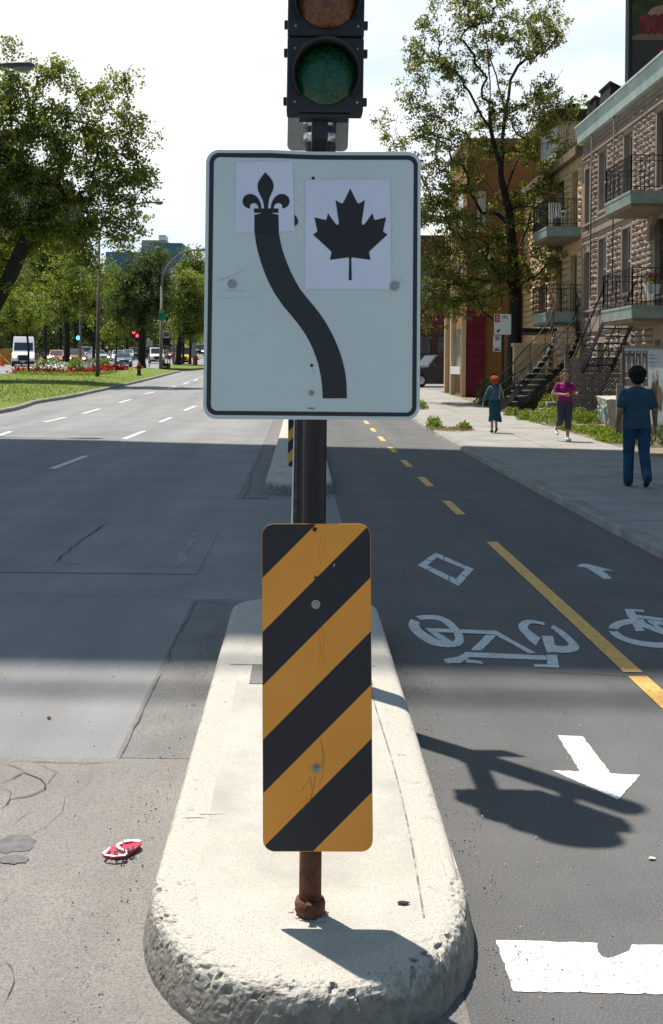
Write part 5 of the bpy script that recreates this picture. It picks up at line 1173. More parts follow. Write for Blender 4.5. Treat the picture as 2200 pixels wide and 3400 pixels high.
# ------------------------------------------------------------ trees
def tree(name, label, base, trunk, blobs, n_att, n_leaf, leaf, m, bark='bark', r0=.2, spread=.35, group=None, cat='tree', rtip=.012, aspect=.6, bare=0.0, sides=6, seg=.5, seed=1, minleaf=0, sx=1.0, limbs=()):
    rng = np.random.default_rng(seed); t = thing(name, label, cat, base, group)
    # attraction points inside the crown blobs
    A = []; vol = np.array([bl[3]*bl[4]*bl[5] for bl in blobs]) ** .75; vol /= vol.sum()
    for _ in range(n_att):
        bl = blobs[rng.choice(len(blobs), p=vol)]; d = rng.normal(size=3); d /= np.linalg.norm(d); r = rng.uniform(.12, 1)**.42
        A.append(np.array(bl[:3]) + d*r*np.array(bl[3:6]))
    A = np.array(A); T = np.array(trunk, dtype=float)
    P = []; par = []
    for i in range(len(T)-1):
        n = max(1, int(np.linalg.norm(T[i+1]-T[i])/seg))
        for k in range(n): P.append(T[i]+(T[i+1]-T[i])*k/n); par.append(len(P)-2)
    P.append(T[-1]); par.append(len(P)-2); first = max(1, int(len(P)*.45)); nt_ = len(P)
    for li in limbs:
        q0 = np.array(li[0]); j = int(np.argmin(np.linalg.norm(np.array(P)-q0, axis=1))); last = j
        for a_, c_ in zip([P[j]]+[np.array(q) for q in li[1:-1]], [np.array(q) for q in li[1:]]):
            a_ = np.array(a_); n = max(1, int(np.linalg.norm(c_-a_)/seg))
            for k in range(1, n+1): P.append(a_+(c_-a_)*k/n+rng.normal(size=3)*.02); par.append(last); last = len(P)-1
    if limbs: nt_ = len(P)
    order = np.argsort(np.linalg.norm(A - T[-1], axis=1) + rng.uniform(0, .6, len(A)))
    tips = []
    for i in order:
        a = A[i]; Q = np.array(P[first:]); dd = Q-a; dist = np.linalg.norm(dd, axis=1); up = np.maximum(0, Q[:, 2]-a[2]); cost = dist + up*.9
        j = int(np.argmin(cost)) + first; s = np.array(P[j]); L_ = np.linalg.norm(a-s); n = max(2, int(L_/seg)); last = j
        bend = rng.normal(size=3)*L_*.07; bend[2] += -L_*.04
        pd = s - np.array(P[par[j]]) if par[j] >= 0 else np.array([0, 0, 1.]); pd /= (np.linalg.norm(pd)+1e-6)
        for k in range(1, n+1):
            f = k/n; q = s+(a-s)*f + bend*math.sin(math.pi*f) + pd*L_*.20*math.sin(math.pi*f)*(1-f) + rng.normal(size=3)*.03
            P.append(q); par.append(last); last = len(P)-1
        tips.append((last, L_))
    n = len(P); cnt = np.zeros(n)
    haschild = np.zeros(n, bool)
    for i in range(n):
        if par[i] >= 0: haschild[par[i]] = True
    for i in range(n-1, -1, -1):
        if not haschild[i]: cnt[i] += 1
        if par[i] >= 0: cnt[par[i]] += cnt[i]
    rad = rtip*np.maximum(cnt, 1)**.5; rad *= 1.0; sc_ = r0/rad[0]
    rad = np.maximum(rtip*.6, rad*(1+(sc_-1)*(cnt/cnt[0])**.6))
    P = np.array(P)
    rad[0] *= 1.35
    kids = [[] for _ in range(n)]
    for i in range(n):
        if par[i] >= 0: kids[par[i]].append(i)
    b = MB()
    # chains
    stack = [(0, -1)]; 
    while stack:
        i, pr = stack.pop(); pts = []; rs = []
        if pr >= 0: pts.append(P[pr]); rs.append(min(rad[pr], rad[i]*1.15))
        while True:
            pts.append(P[i]); rs.append(rad[i])
            if not kids[i]: break
            k = sorted(kids[i], key=lambda q: -cnt[q])
            for q in k[1:]: stack.append((q, i))
            i = k[0]
        if len(pts) > 1: b.tube(pts, rs, sides if rs[0] > .05 else 4, cap=False)
    b.build('trunk', M[bark], t, smooth=True, normals=False)
    # leaves: clumps along the outer twigs
    lp_ = []; per = max(3, n_leaf//max(1, len(tips)))
    for last, L_ in tips:
        if rng.uniform() < bare: continue
        i = last; c = rng.uniform(.5, 1.6); nn = int(per*c); sub = []
        chain = [i]
        while par[i] >= nt_ and len(chain) < 5: i = par[i]; chain.append(i)
        cen = P[rng.choice(chain, nn)] + rng.normal(size=(nn, 3))*spread*np.array([1, 1, .62])*sx
        # sub-clumping so that light passes between sprays
        k = max(1, nn//20); ctr = cen[rng.integers(0, nn, k)]; w_ = rng.integers(0, k, nn); cen = ctr[w_]*.76 + cen*.24 + rng.normal(size=(nn, 3))*spread*.18
        lp_.append(cen)
    leaf_mesh('crown', np.concatenate(lp_), leaf, M[m], t, aspect=aspect, droop=.5)
    return t
def bl(u, v, Y, ru, rv, rd=None):
    """crown lobe from its centre and half-size in the photo at distance Y"""
    x, z = pl(u, v, Y); s = Y/F; return (x, Y, z, ru*s, rd or ru*s*.8, rv*s)
def tp(u, v, Y): x, z = pl(u, v, Y); return (x, Y, z)
d = 1.4286
# street tree on the right, half bare
Yt = 42.0
base = G(1707, 1345, .03); base = (base[0], Yt, zt(Yt)+.02); xb_, _ = pl(1707, 1330, Yt)
base = (xb_, Yt, zt(Yt)+.02)
tr = [base, tp(1705,1200,Yt), tp(1712,1000,Yt), tp(1700,820,Yt), tp(1690,700,Yt)]
BL = [bl(1690,60,Yt,150,150), bl(1560,150,Yt,120,150), bl(1420,240,Yt,90,120,1.2), bl(1330,420,Yt,80,110,1.0), bl(1820,90,Yt,70,100,1.2), bl(1840,420,Yt,90,160,1.5), bl(1700,420,Yt,130,200), bl(1480,480,Yt,140,170), bl(1380,620,Yt,90,140,1.4), bl(1520,760,Yt,170,160), bl(1780,720,Yt,110,130,1.4), bl(1450,930,Yt,110,110,1.4), bl(1620,930,Yt,130,90,1.4), bl(1880,800,Yt-1,70,60,1.0), bl(1560,-60,Yt,160,80), bl(1800,300,Yt,60,60,1.0), bl(1560,880,Yt,190,110), bl(1440,1020,Yt,110,70,1.3), bl(1790,880,Yt-.5,120,80,1.3), bl(1480,700,Yt,120,110), bl(1560,1010,Yt+.6,110,60,1.0), bl(1840,620,Yt,80,90,1.2), bl(1425,90,Yt,30,50,.5), bl(1380,170,Yt,25,35,.5)]
zA = lambda *p: [tp((875+.432*x)*d, .432*y*d, Yt+dy) for x, y, dy in p]
zB = lambda *p: [tp((966+.3727*x)*d, (420+.3727*y)*d, Yt+dy) for x, y, dy in p]
LIMBS = [zA((700,1000,0),(640,800,-.3),(610,690,-.5),(500,500,-.8),(430,380,-1),(300,260,-1.2),(240,190,-1.4)), zA((695,980,0),(690,600,.4),(640,400,.6),(590,230,.8),(560,100,.8),(540,-60,.8)), zA((612,700,-.5),(610,450,-1.0),(596,330,-1.2),(640,120,-1)),
         zA((688,600,.4),(720,430,.8),(800,280,1.1),(850,150,1.2),(900,40,1.3)), zA((700,1120,0),(560,950,-.8),(500,800,-1.2),(510,600,-1.4),(470,470,-1.5)), zB((600,330,0),(440,60,-1.2),(350,-60,-1.6),(250,-150,-1.8)),
         zA((700,1020,0),(760,850,.8),(830,650,1.1),(900,540,1.2),(1000,370,1.2)), zB((610,700,0),(490,560,-1),(330,320,-1.5),(230,150,-1.8)), zB((600,950,0),(490,870,-.5),(350,750,-1.0),(260,640,-1.3),(130,540,-1.5)), zB((630,480,0),(700,290,.6),(750,50,.9),(790,-80,1.0)), zB((640,670,0),(760,580,-.6),(900,440,-1.0),(1010,360,-1.2))]
tree('street_tree', 'tall half-bare street tree with dark forked trunk beside the stone houses', base, tr, BL, 1400, 84000, .105, 'leaf_olive', r0=.25, spread=.27, bare=.32, rtip=.0072, seed=5, aspect=.66, limbs=LIMBS)
# big elm at the left
Yl = 58.0; bx, _ = pl(-110, 1330, Yl)
tr = [(bx, Yl, zt(Yl)), tp(-40,1060,Yl), tp(30,920,Yl), tp(95,780,Yl), tp(125,680,Yl)]
BL = [bl(60,330,Yl,110,150), bl(190,300,Yl,90,120), bl(-60,420,Yl,140,200), bl(150,500,Yl,160,160), bl(390,350,Yl,75,120,1.2), bl(300,480,Yl,120,110), bl(470,470,Yl,65,55,.9), bl(500,580,Yl,75,50,1.0), bl(400,620,Yl,110,90), bl(250,700,Yl,130,100), bl(420,760,Yl,80,70,1.0), bl(310,830,Yl,60,90,1.0), bl(40,650,Yl,150,110), bl(30,200,Yl,40,60,.8), bl(170,220,Yl,30,45,.6), bl(420,240,Yl,40,40,.6), bl(-80,700,Yl,120,160), bl(-60,900,Yl,90,90), bl(60,780,Yl+2,110,90), bl(160,760,Yl,110,80), bl(-20,560,Yl,120,120)]
tree('elm_tree', 'big leaning leafy tree filling the upper left, its dark trunk entering from the left edge', (bx, Yl, zt(Yl)), tr, BL, 760, 66000, .155, 'leaf', r0=.40, spread=.50, seed=9, rtip=.015, aspect=.8)
def simple_tree(name, label, u, vb, Y, trunk_px, lobes, n_att, n_leaf, leaf, m, r0, seed, spread=.5, bark='bark', group=None, bare=0, rtip=.015):
    x, _ = pl(u, vb, Y); z = zt(Y)+.1; base = (x, Y, z)
    return tree(name, label, base, [base]+[tp(a, c, Y) for a, c in trunk_px], [bl(a, c, Y, p, q, (p*Y/F)*.8) for a, c, p, q in lobes], n_att, n_leaf, leaf, M and m, bark, r0, spread, seed=seed, group=group, bare=bare, rtip=rtip)
GT = 'trees on and beyond the median lawn'
simple_tree('lawn_tree', 'thin forked tree rising from the flower bed', 222, 1225, 84, [(222,1100),(218,1020)], [(200,930,70,90),(290,950,70,80),(150,1000,80,70),(270,1040,50,50),(230,860,60,60),(330,900,40,60)], 110, 7500, .19, 'leaf_bright', .22, 21, .55, bare=.15, group=GT)
simple_tree('young_tree', 'spindly sapling on the lawn in front of the white van', 94, 1248, 72, [(94,1150),(86,1090)], [(70,1040,70,50),(40,1000,60,50),(120,1010,50,50)], 60, 3500, .16, 'leaf_bright', .07, 22, .45, group=GT)
simple_tree('maple_tree', 'rounded dark green maple beside the green route sign', 470, 1216, 95, [(472,1100),(468,1000),(462,940)], [(440,900,60,60),(500,870,50,60),(470,960,90,60),(400,1000,60,70),(540,980,50,70),(470,1050,90,40),(505,840,40,40),(390,910,40,40)], 170, 15000, .22, 'leaf_dark', .32, 23, .6, group=GT)
simple_tree('sapling', 'small bright green sapling behind the hydrant', 384, 1215, 98, [(386,1150),(388,1110)], [(390,1090,35,40),(410,1070,30,22),(360,1110,30,25),(390,1140,20,25)], 45, 1800, .20, 'leaf_bright', .07, 24, .35, group=GT)
simple_tree('avenue_tree', 'leafy avenue tree with short thick trunk before the yellow minibus', 590, 1211, 112, [(594,1150),(604,1110)], [(600,1000,60,60),(650,960,60,70),(610,920,40,30),(660,1050,50,60),(570,1060,40,40),(640,1090,60,30)], 130, 11000, .24, 'leaf', .30, 25, .7, group=GT)
simple_tree('avenue_tree', 'slimmer avenue tree standing just right of the thick one', 607, 1212, 116, [(608,1140),(612,1080)], [(640,1000,60,60),(680,1000,50,80),(660,930,50,30)], 70, 5000, .24, 'leaf', .13, 26, .7, group=GT)
simple_tree('avenue_tree', 'avenue tree right of the minibus behind the road signs', 630, 1212, 120, [(632,1130),(640,1080)], [(680,960,60,60),(720,1000,60,90),(670,1080,60,40)], 90, 6500, .25, 'leaf', .15, 27, .7, group=GT)
bgt = [(-12,860,118,120,110,'leaf','dense tree filling the left edge under the big leaning crown',51),(95,960,152,110,110,'leaf_bright','bright tree behind the sapling, left of the thin forked tree',52),(200,830,128,100,80,'leaf_dark','tall dark tree top seen under the big crown',53),(40,1060,128,110,50,'leaf_bright','low bright branches hanging above the white van',54),(310,1010,128,90,70,'leaf','green tree right behind the front lamp post',55),(-30,960,150,130,170,'leaf_bright','broad pale green tree behind the white van',31),(150,860,125,90,135,'leaf','tall mid green tree behind the ochre digger',32),(110,1030,150,100,80,'leaf_bright','low spreading bright tree above the white van',33),
       (250,960,150,90,110,'leaf_dark','dark tree behind the thin forked tree',34),(340,960,155,80,120,'leaf_bright','yellow green tree above the pickup',35),(300,1070,150,90,60,'leaf_dark','shadowy low tree behind the maroon car',36),
       (420,1010,170,70,110,'leaf','mid green tree left of the rounded maple',37),(640,900,190,60,90,'leaf','far avenue tree crown below the lamp arm',38),(560,1010,180,60,90,'leaf_dark','dark tree behind the speed sign',39),(690,1040,200,60,80,'leaf','far tree beyond the minibus at the sign edge',40),(60,1090,140,90,50,'leaf_dark','low dark tree behind the digger and van',41),(470,1095,190,70,35,'leaf_dark','low dark hedge-like tree behind the bus shelter',42),(720,960,230,70,60,'leaf','distant tree partly hidden by the big road sign',43),
       (1440,1150,130,60,80,'leaf','tree in the gap between sign and brick shop',44)]
for u, v, Y, ru, rv, m, lab, sd_ in bgt:
    if u > 1400: continue
    gb = 1205 if Y < 160 else 1185
    lob = [(u+ru*.45*math.cos(a)*1.0, v+rv*.45*math.sin(a), ru*.55, rv*.55) for a in (0, 1.26, 2.5, 3.77, 5.0)] + [(u, v, ru*.6, rv*.6)]
    simple_tree('park_tree', lab, u, gb, Y, [(u, (gb+v)/2+10), (u+4, v)], lob, 120, int(6500*(ru*rv/9000)**.5)+3500, .0019*Y, m, .17, sd_, .0052*Y, group='trees across the boulevard')
# distant wood closing the view
pts = []
for _ in range(1100):
    x = RNG.uniform(-130, 90); y = RNG.uniform(262, 315); h = RNG.uniform(.2, 10)*RNG.uniform(.6, 1); c = RNG.normal(size=(42, 3))*[1.8,1.8,1.3]+[x, y, zt(y)+h]; pts.append(c)
leaf_mesh('far_wood', np.concatenate(pts), 1.0, M['leaf'], kind='stuff')
pts = []
for _ in range(560):
    x = RNG.uniform(-62, -22); y = RNG.uniform(172, 186); h = RNG.uniform(.5, 9); pts.append(RNG.normal(size=(40, 3))*[1.3,1.3,1.2]+[x, y, zt(y)+h])
leaf_mesh('hedge_wood', np.concatenate(pts), .62, M['leaf_dark'], kind='stuff')
# ------------------------------------------------------------ plants
def clump(name, label, cat, c, r, n, size, m, h=None, group=None, up=.5, aspect=.4):
    t = RNG.normal(size=(n, 3)); t /= np.linalg.norm(t, axis=1)[:, None]; rr = RNG.uniform(.2, 1, n)[:, None]**.5
    P = t*rr*np.array([r, r, h or r*.7]); P[:, 2] = np.abs(P[:, 2]); o = leaf_mesh(name, P, size, m, aspect=aspect, up=up, label=label, cat=cat, group=group); o.location = c; return o
def gc(u, v, h=.05): return G(u, v, h)
GW = 'weeds along the pavement edge'
for i, (u, v, r, h, lab, m) in enumerate(((1390,1358,.32,.30,'green weed clump on the kerb just right of the sign edge','weed'),(1440,1420,.22,.28,'tuft of weeds at the left end of the dry kerb patch','weed'),(1540,1428,.20,.18,'small weed tuft at the right end of the dry kerb patch','weed'),
        (1750,1400,.35,.35,'leafy weeds beside the small concrete stub','weed'),(1820,1410,.55,.5,'bright leafy bush behind the jogger','weed'),(1850,1385,.4,.35,'low green weeds left of the jogger','leaf_bright'),(1925,1405,.35,.45,'weeds between the jogger and the barrier block','leaf_bright'),
        (1970,1405,.4,.35,'yellow green weeds at the foot of the barrier block','weed'),(1960,1440,.45,.22,'grassy weeds in front of the barrier block','weed'),(2010,1450,.5,.25,'grass beside the man in blue','weed'),(2040,1470,.45,.2,'low grass strip left of the walking man','weed'),(1700,1385,.30,.3,'weeds at the pavement edge right of the red-haired woman','leaf_bright'),(1605,1345,.22,.3,'yellowish weed by the maroon panel base','weed'),(2160,1480,.6,.5,'dark weeds under the poster hoarding','leaf_dark'),(1880,1430,.3,.22,'short grass at the pavement edge under the jogger','weed'))):
    c = gc(u, v, .08 if u < 1600 else .03); clump('weeds', lab, 'weeds', c, r, int(900*r/.4), .075, M[m], h, GW, up=.55)
clump('dry_grass', 'dry brown patch of grass on the kerb', 'grass patch', gc(1495, 1428, .08), .62, 900, .06, M['dry_weed'], .05, up=.3)
for (u, v, Y, r, h, lab) in ((1650,1300,41,.9,1.3,'dark leafy bush at the foot of the street tree'),(1690,1310,40,.8,.9,'dark shrub right behind the red-haired woman'),(1800,1250,39,.9,1.5,'green shrub under the curved iron stair'),(1850,1330,37,.7,.7,'shrub beside the concrete steps')):
    x, _ = pl(u, v, Y); clump('bush', lab, 'bush', (x, Y, zt(Y)), r, 2600, .085, M['leaf_dark'] if r > .75 else M['leaf'], h, 'bushes by the houses', up=.1, aspect=.6)
# flower bed
fb2 = thing('flower_bed', 'bed of red and white flowers on the median lawn', 'flower bed', G(300, 1238, .2))
def gband(us, vs, n, dz, hw):
    P = []
    for _ in range(n):
        k = RNG.uniform(0, len(us)-1); i = int(k); f = k-i; u = us[i]+(us[min(i+1, len(us)-1)]-us[i])*f; v = vs[i]+(vs[min(i+1, len(vs)-1)]-vs[i])*f
        g = G(u, v, .2); P.append((g[0]+RNG.normal()*.15, g[1]+RNG.normal()*hw, g[2]+abs(RNG.normal())*dz))
    return np.array(P)
leaf_mesh('foliage', gband([55,130,210,290,345,375],[1242,1246,1247,1247,1245,1240], 3000, .08, 1.0), .12, M['weed'], fb2, up=.4)
leaf_mesh('red_flowers', gband([50,90,150,200,260,320,360],[1237,1238,1240,1242,1243,1244,1240], 1500, .16, .7), .15, M['petal_red'], fb2, aspect=1)
leaf_mesh('red_flowers', gband([310,345,380,412],[1228,1231,1230,1228], 1900, .16, 1.6), .17, M['petal_red'], fb2, aspect=1)
leaf_mesh('white_flowers', gband([110,160,200,250,290,330],[1231,1233,1231,1232,1230,1231], 2200, .28, 1.0), .13, M['petal_white'], fb2, aspect=1)
for u, v, r, lab in ((135,1225,.55,'dark rounded shrub at the left end of the flower bed'),(180,1223,.6,'dark shrub in the bed below the red car'),(252,1227,.65,'bright shrub in the middle of the flower bed'),(305,1215,.5,'pale shrub just left of the front lamp post'),(346,1218,.55,'pale shrub just right of the front lamp post')):
    g = G(u, v+8, .2); clump('shrub', lab, 'shrub', g, r, 1200, .12, M['weed'] if u > 200 else M['leaf'], r*1.7, 'shrubs in the flower bed', up=.1, aspect=.6)
# ------------------------------------------------------------ vehicles (local: x across, front towards -y)
def wheel_at(t, x, y, r, w_=.2):
    b = MB(); b.lathe((0,0,0), [(r*.62,-w_/2),(r*.95,-w_/2),(r,-w_/3),(r,w_/3),(r*.95,w_/2),(r*.62,w_/2)], 18, 'y'); R_ = Matrix.Rotation(R(90), 4, 'Z')
    b.v = [tuple(Matrix.Translation((x, y, r)) @ R_ @ Vector(p)) for p in b.v]; o = b.build('wheel', M['tyre'], t, smooth=True)
    b = MB(); b.lathe((0,0,0), [(r*.6,-w_/2-.004),(r*.2,-w_/2-.012),(r*.2,w_/2+.012),(r*.6,w_/2+.004)], 10, 'y'); b.v = [tuple(Matrix.Translation((x, y, r)) @ R_ @ Vector(p)) for p in b.v]; b.build('rim', M['rim'], o)
def car(name, label, kind, paint, u, vb, ang=0, s=1.0, lit=False, group='vehicles on the boulevard', Yfix=None):
    t = thing(name, label, {'sedan':'car','hatch':'car','suv':'suv','van':'van','bigvan':'van','pickup':'pickup truck','minibus':'minibus'}[kind], group=group, local=True)
    S = dict(sedan=(1.75,4.6,.62,.95,1.43,(-1.0,-.35,1.0,1.75)), hatch=(1.72,4.2,.62,.95,1.50,(-1.0,-.35,1.3,1.85)), suv=(1.85,4.6,.75,1.08,1.75,(-1.05,-.45,1.7,2.15)),
             van=(1.95,5.2,.85,1.18,2.0,(-1.55,-.85,2.35,2.55)), bigvan=(2.0,5.9,.95,1.25,2.6,(-1.95,-1.15,2.8,2.9)), pickup=(1.9,5.4,.8,1.10,1.80,(-1.0,-.45,.75,1.15)), minibus=(2.1,5.6,.95,1.25,2.35,(-1.9,-1.2,2.7,2.75)))[kind]
    W, Ln, zb, zh, zr, (c0, c1, c2, c3) = S; hw = W/2; hl = Ln/2; p = M[paint]
    gc_ = .22 if kind != 'suv' else .28
    b = MB()   # lower body as a side profile loft with tumblehome
    prof = [(-hl, gc_+.05), (-hl-.02, .5), (-hl+.08, zh-.22), (-hl+.35, zh-.10), (c0, zh), (c3, zh), (hl-.15 if kind in ('sedan','pickup') else hl-.02, zh-.02), (hl, zb), (hl, gc_+.1), (hl-.2, gc_), (-hl+.2, gc_)]
    if kind == 'hatch' or kind == 'suv' or 'van' in kind or kind == 'minibus': prof[5] = (hl-.1, zh); prof[6] = (hl-.03, zh-.05)
    vs = []
    for xx, inset in ((-hw, 1), (-hw*.0, 0), (hw, 1)):
        for (y, z) in prof: vs.append((xx*(1 if z < zh-.15 else .93), y+(0 if xx == 0 else (.10 if y < -hl+.3 else (-.05 if y > hl-.3 else 0))), z+(0 if xx else .02*(z > zb))))
    n = len(prof); fs = [(i, (i+1) % n, n+(i+1) % n, n+i) for i in range(n)] + [(n+i, n+(i+1) % n, 2*n+(i+1) % n, 2*n+i) for i in range(n)]
    b.add(vs, fs); from_ = [Vector(v) for v in vs[:n]]; b.f.append(tuple(range(n-1, -1, -1))); b.m.append(0); b.f.append(tuple(range(2*n, 3*n))); b.m.append(0)
    body = b.build('body', p, t, bevel=.05)
    tw = hw*(.78 if kind in ('sedan','hatch') else .86)
    b = MB(); bw = hw*.93
    b.add([(-bw,c0,zh-.03),(bw,c0,zh-.03),(bw,c3,zh-.03),(-bw,c3,zh-.03),(-tw,c1,zr),(tw,c1,zr),(tw,c2,zr-.03),(-tw,c2,zr-.03)], [(0,3,2,1),(4,5,6,7),(0,1,5,4),(1,2,6,5),(2,3,7,6),(3,0,4,7)])
    b.build('cabin', p, t, bevel=.06)
    def lerpv(a, c, f): return Vector(a)*(1-f)+Vector(c)*f
    def panel_(name, A, B, C, D, f0, f1, g0, g1, off, parent=t, m='glass'):
        # bilinear on quad A(bl) B(br) C(tr) D(tl)
        q = lambda s, r: lerpv(lerpv(A, B, s), lerpv(D, C, s), r); nr = (Vector(B)-Vector(A)).cross(Vector(D)-Vector(A)).normalized()*off
        b = MB(); pts = [q(f0, g0)+nr, q(f1, g0)+nr, q(f1, g1)+nr, q(f0, g1)+nr]; b.prism(pts, nr*.6); b.build(name, M[m], parent)
    panel_('windscreen', (-bw,c0,zh-.03),(bw,c0,zh-.03),(tw,c1,zr),(-tw,c1,zr), .06,.94,.12,.90 if 'bigvan' != kind else .62, .012)
    panel_('rear_window', (bw,c3,zh-.03),(-bw,c3,zh-.03),(-tw,c2,zr-.03),(tw,c2,zr-.03), .1,.9,.2,.88, .012)
    for sx in (-1, 1):
        A, B, C, D = ((-bw,c3,zh-.03),(-bw,c0,zh-.03),(-tw,c1,zr),(-tw,c2,zr-.03)) if sx < 0 else ((bw,c0,zh-.03),(bw,c3,zh-.03),(tw,c2,zr-.03),(tw,c1,zr))
        if kind in ('van','bigvan'): rng_ = ((.03,.22),) if sx > 0 else ((.78,.97),)
        elif kind == 'pickup': rng_ = ((.1,.9),)
        else: rng_ = ((.08,.46),(.5,.9))
        for f0, f1 in rng_: panel_('side_window', A, B, C, D, f0, f1, .18, .88 if kind != 'bigvan' else .55, .012)
    r = .31 if kind in ('sedan','hatch') else .36
    for sx in (-1, 1):
        for y in (-hl+.85, hl-.9): wheel_at(t, sx*(hw-.09), y, r)
    b = MB(); b.box(-hw*.96, hw*.96, -hl-.05, -hl+.2, gc_+.02, .46); b.build('bumper', M['plastic'] if kind in ('bigvan','van','minibus','suv') else p, t, bevel=.03)
    b = MB(); b.box(-hw*.42, hw*.42, -hl-.035, -hl+.12, .52, zh-.30); b.build('grille', M['grille'], t)
    b = MB(); b.box(-.16, .16, -hl-.06, -hl-.045, .36, .45); b.build('licence_plate', M['plate'], t)
    for sx in (-1, 1):
        b = MB(); b.ell((sx*hw*.72, -hl+.06, zh-.36), (.15,.10,.075), 12, 8); b.build('headlight', M['headlight_lit'] if lit else M['headlight'], t, smooth=True)
        b = MB(); b.ell((sx*(hw+.09), c0+.35, zh+.08), (.09,.06,.08), 8, 6); b.build('mirror', M['plastic'] if 'van' in kind else p, t, smooth=True)
        b = MB(); b.box(sx*hw*.75-.12, sx*hw*.75+.12, hl-.03, hl+.012, zb-.02, zb+.12); b.build('tail_light', M['red_lens'], t)
    if kind == 'pickup':
        b = MB(); b.box(-hw*.8, hw*.8, c3+.15, hl-.15, zh+.012, zh+.03); b.build('cargo_bed', M['plastic'], t)
    if kind == 'minibus':
        b = MB(); b.box(-hw*.7, hw*.7, c1+.05, c1+.3, zr, zr+.16); b.build('roof_box', p, t, bevel=.04)
    g = G(u, vb) if Yfix is None else (pl(u, vb, Yfix)[0], Yfix, zt(Yfix))
    t.location = (g[0], g[1]+hl*s*.0, g[2]); t.scale = (s, s, s); t.rotation_euler = (R(1.0 if abs(ang) < 60 else 0), 0, R(ang)); return t
def fit(u0, u1, v0, v1, Wd):   # scale from pixel width of the front
    g = G((u0+u1)/2, v1); return (u1-u0)*g[1]/F/Wd*1.10
car('white_van', 'tall white delivery van with lit headlights at the far left', 'bigvan', 'car_white', 78, 1215, 13, fit(29,101,0,1214,2.15), True)
car('red_car', 'red hatchback half hidden by the flower bed shrubs', 'hatch', 'car_red', 190, 1209, 4, 1.0)
car('maroon_car', 'maroon sedan with lit headlights behind the flower bed', 'sedan', 'car_maroon', 250, 1210, 14, 1.15, True)
car('silver_pickup', 'silver pickup truck behind the maroon sedan', 'pickup', 'car_silver', 283, 1197, 12, 1.0)
car('silver_car', 'pale silver car with a lit headlight beside the front lamp post', 'sedan', 'car_silver', 322, 1200, 30, 1.0, True)
car('white_hatchback', 'white hatchback seen from the side crossing behind the traffic', 'hatch', 'car_white', 356, 1172, -88, 1.05)
car('blue_grey_sedan', 'blue-grey sedan leading the traffic left of the maple trunk', 'sedan', 'car_blue', 408, 1216, 12, fit(383,434,0,1216,1.8), False)
car('silver_car', 'pale silver car following left behind the blue-grey sedan', 'sedan', 'car_silver', 392, 1201, 10, 1.0, True)
car('silver_car', 'silver car at the back of the queue beyond the blue-grey sedan', 'sedan', 'car_silver', 424, 1194, 8, 1.0)
car('grey_suv', 'dark grey estate car just left of the maple trunk', 'suv', 'car_dark', 450, 1194, 8, 1.0)
car('red_hatchback', 'red car between the maple trunk and the white work van', 'hatch', 'car_red', 487, 1186, 6, 1.0)
car('work_van', 'white work van with dark grille behind the speed sign', 'van', 'car_white', 519, 1206, 10, fit(494,541,0,1206,2.0))
car('red_suv', 'dark red car with its headlight lit between work van and yellow minibus', 'suv', 'car_maroon', 577, 1193, 8, 1.0, True)
car('yellow_minibus', 'yellow minibus behind the avenue tree trunks', 'minibus', 'car_yellow', 606, 1208, 6, fit(582,631,0,1208,2.2))
car('dark_suv', 'dark sport utility vehicle farthest up the road beside the big sign', 'suv', 'car_dark', 658, 1181, 4, 1.35, True)
car('parked_car', 'dark blue car parked on the side street beside the brick shop', 'suv', 'car_dark', 1455, 1268, -72, 1.0, group='cars beyond the side street', Yfix=61)
lot = [('silver','grey car leftmost in the far parking lot',345,1140),('white','white car second from left in the far parking lot',362,1145),('silver','silver car in the far lot above the white hatchback',380,1139),('white','white car in the far lot behind the sapling',372,1150),('blue','blue car in the far lot right of the sapling',418,1143),('dark','dark car in the far lot near the red signals',438,1148),('silver','pale car in the far lot left of the maple trunk',428,1152)]
for c_, lab, u, v in lot: car('parked_car', lab, 'hatch', 'car_'+c_, u, v+14, random.choice((70, 95, 100)), 1.0, group='cars in the far parking lot', Yfix=218+random.uniform(-8, 8))
# ------------------------------------------------------------ lamp posts
def lamp(label, u, vb, Y, vt, arm_px, r=.12, m='lamp_post', grp='street lamps along the median', hl_=1.0):
    x, _ = pl(u, vb, Y); z0 = zt(Y)+.1; zt2 = pl(u, vt, Y)[1]; t = thing('street_lamp', label, 'street lamp', (x, Y, z0), grp)
    ax, az = pl(*arm_px, Y); b = MB(); b.tube([(x, Y, z0), (x, Y, z0+.4), (x, Y, zt2)], [r*1.05, r, r*.62], 12); b.build('pole', M[m], t, smooth=True)
    b = MB(); pts = []; 
    for k in range(9): a = math.pi/2*k/8; pts.append((x+(ax-x)*(1-math.cos(a)), Y, zt2+(az-zt2)*math.sin(a)))
    b.tube(pts, [r*.6]*4+[r*.42]*5, 8); b.build('arm', M[m], t, smooth=True)
    s = 1 if ax > x else -1; L_ = .75*hl_
    b = MB(); n = 10; prof = [(.02,0),(.06,.05),(.10,.2),(.13,.45),(.12,.65),(.05,.74),(.01,.75)]
    vs = []; 
    for rr, yy in prof:
        for k in range(n): q = 2*math.pi*k/n; vs.append((ax-s*.1+s*yy*hl_, Y+rr*1.15*math.cos(q)*hl_, az+rr*.62*math.sin(q)*hl_))
    b.add(vs, [(i*n+k, i*n+(k+1) % n, (i+1)*n+(k+1) % n, (i+1)*n+k) for i in range(len(prof)-1) for k in range(n)]); hd_ = b.build('lamp_head', M['lamp_head'], t, smooth=True)
    b = MB(); b.ell((ax+s*.42*hl_, Y, az-.06*hl_), (.20*hl_,.11*hl_,.09*hl_), 12, 8); b.build('lamp_glass', M['lamp_glass'], hd_, smooth=True)
    return t
lamp('brown lamp post standing on the lawn in front of the flower bed', 323, 1275, 66, 780, (505, 672), .125)
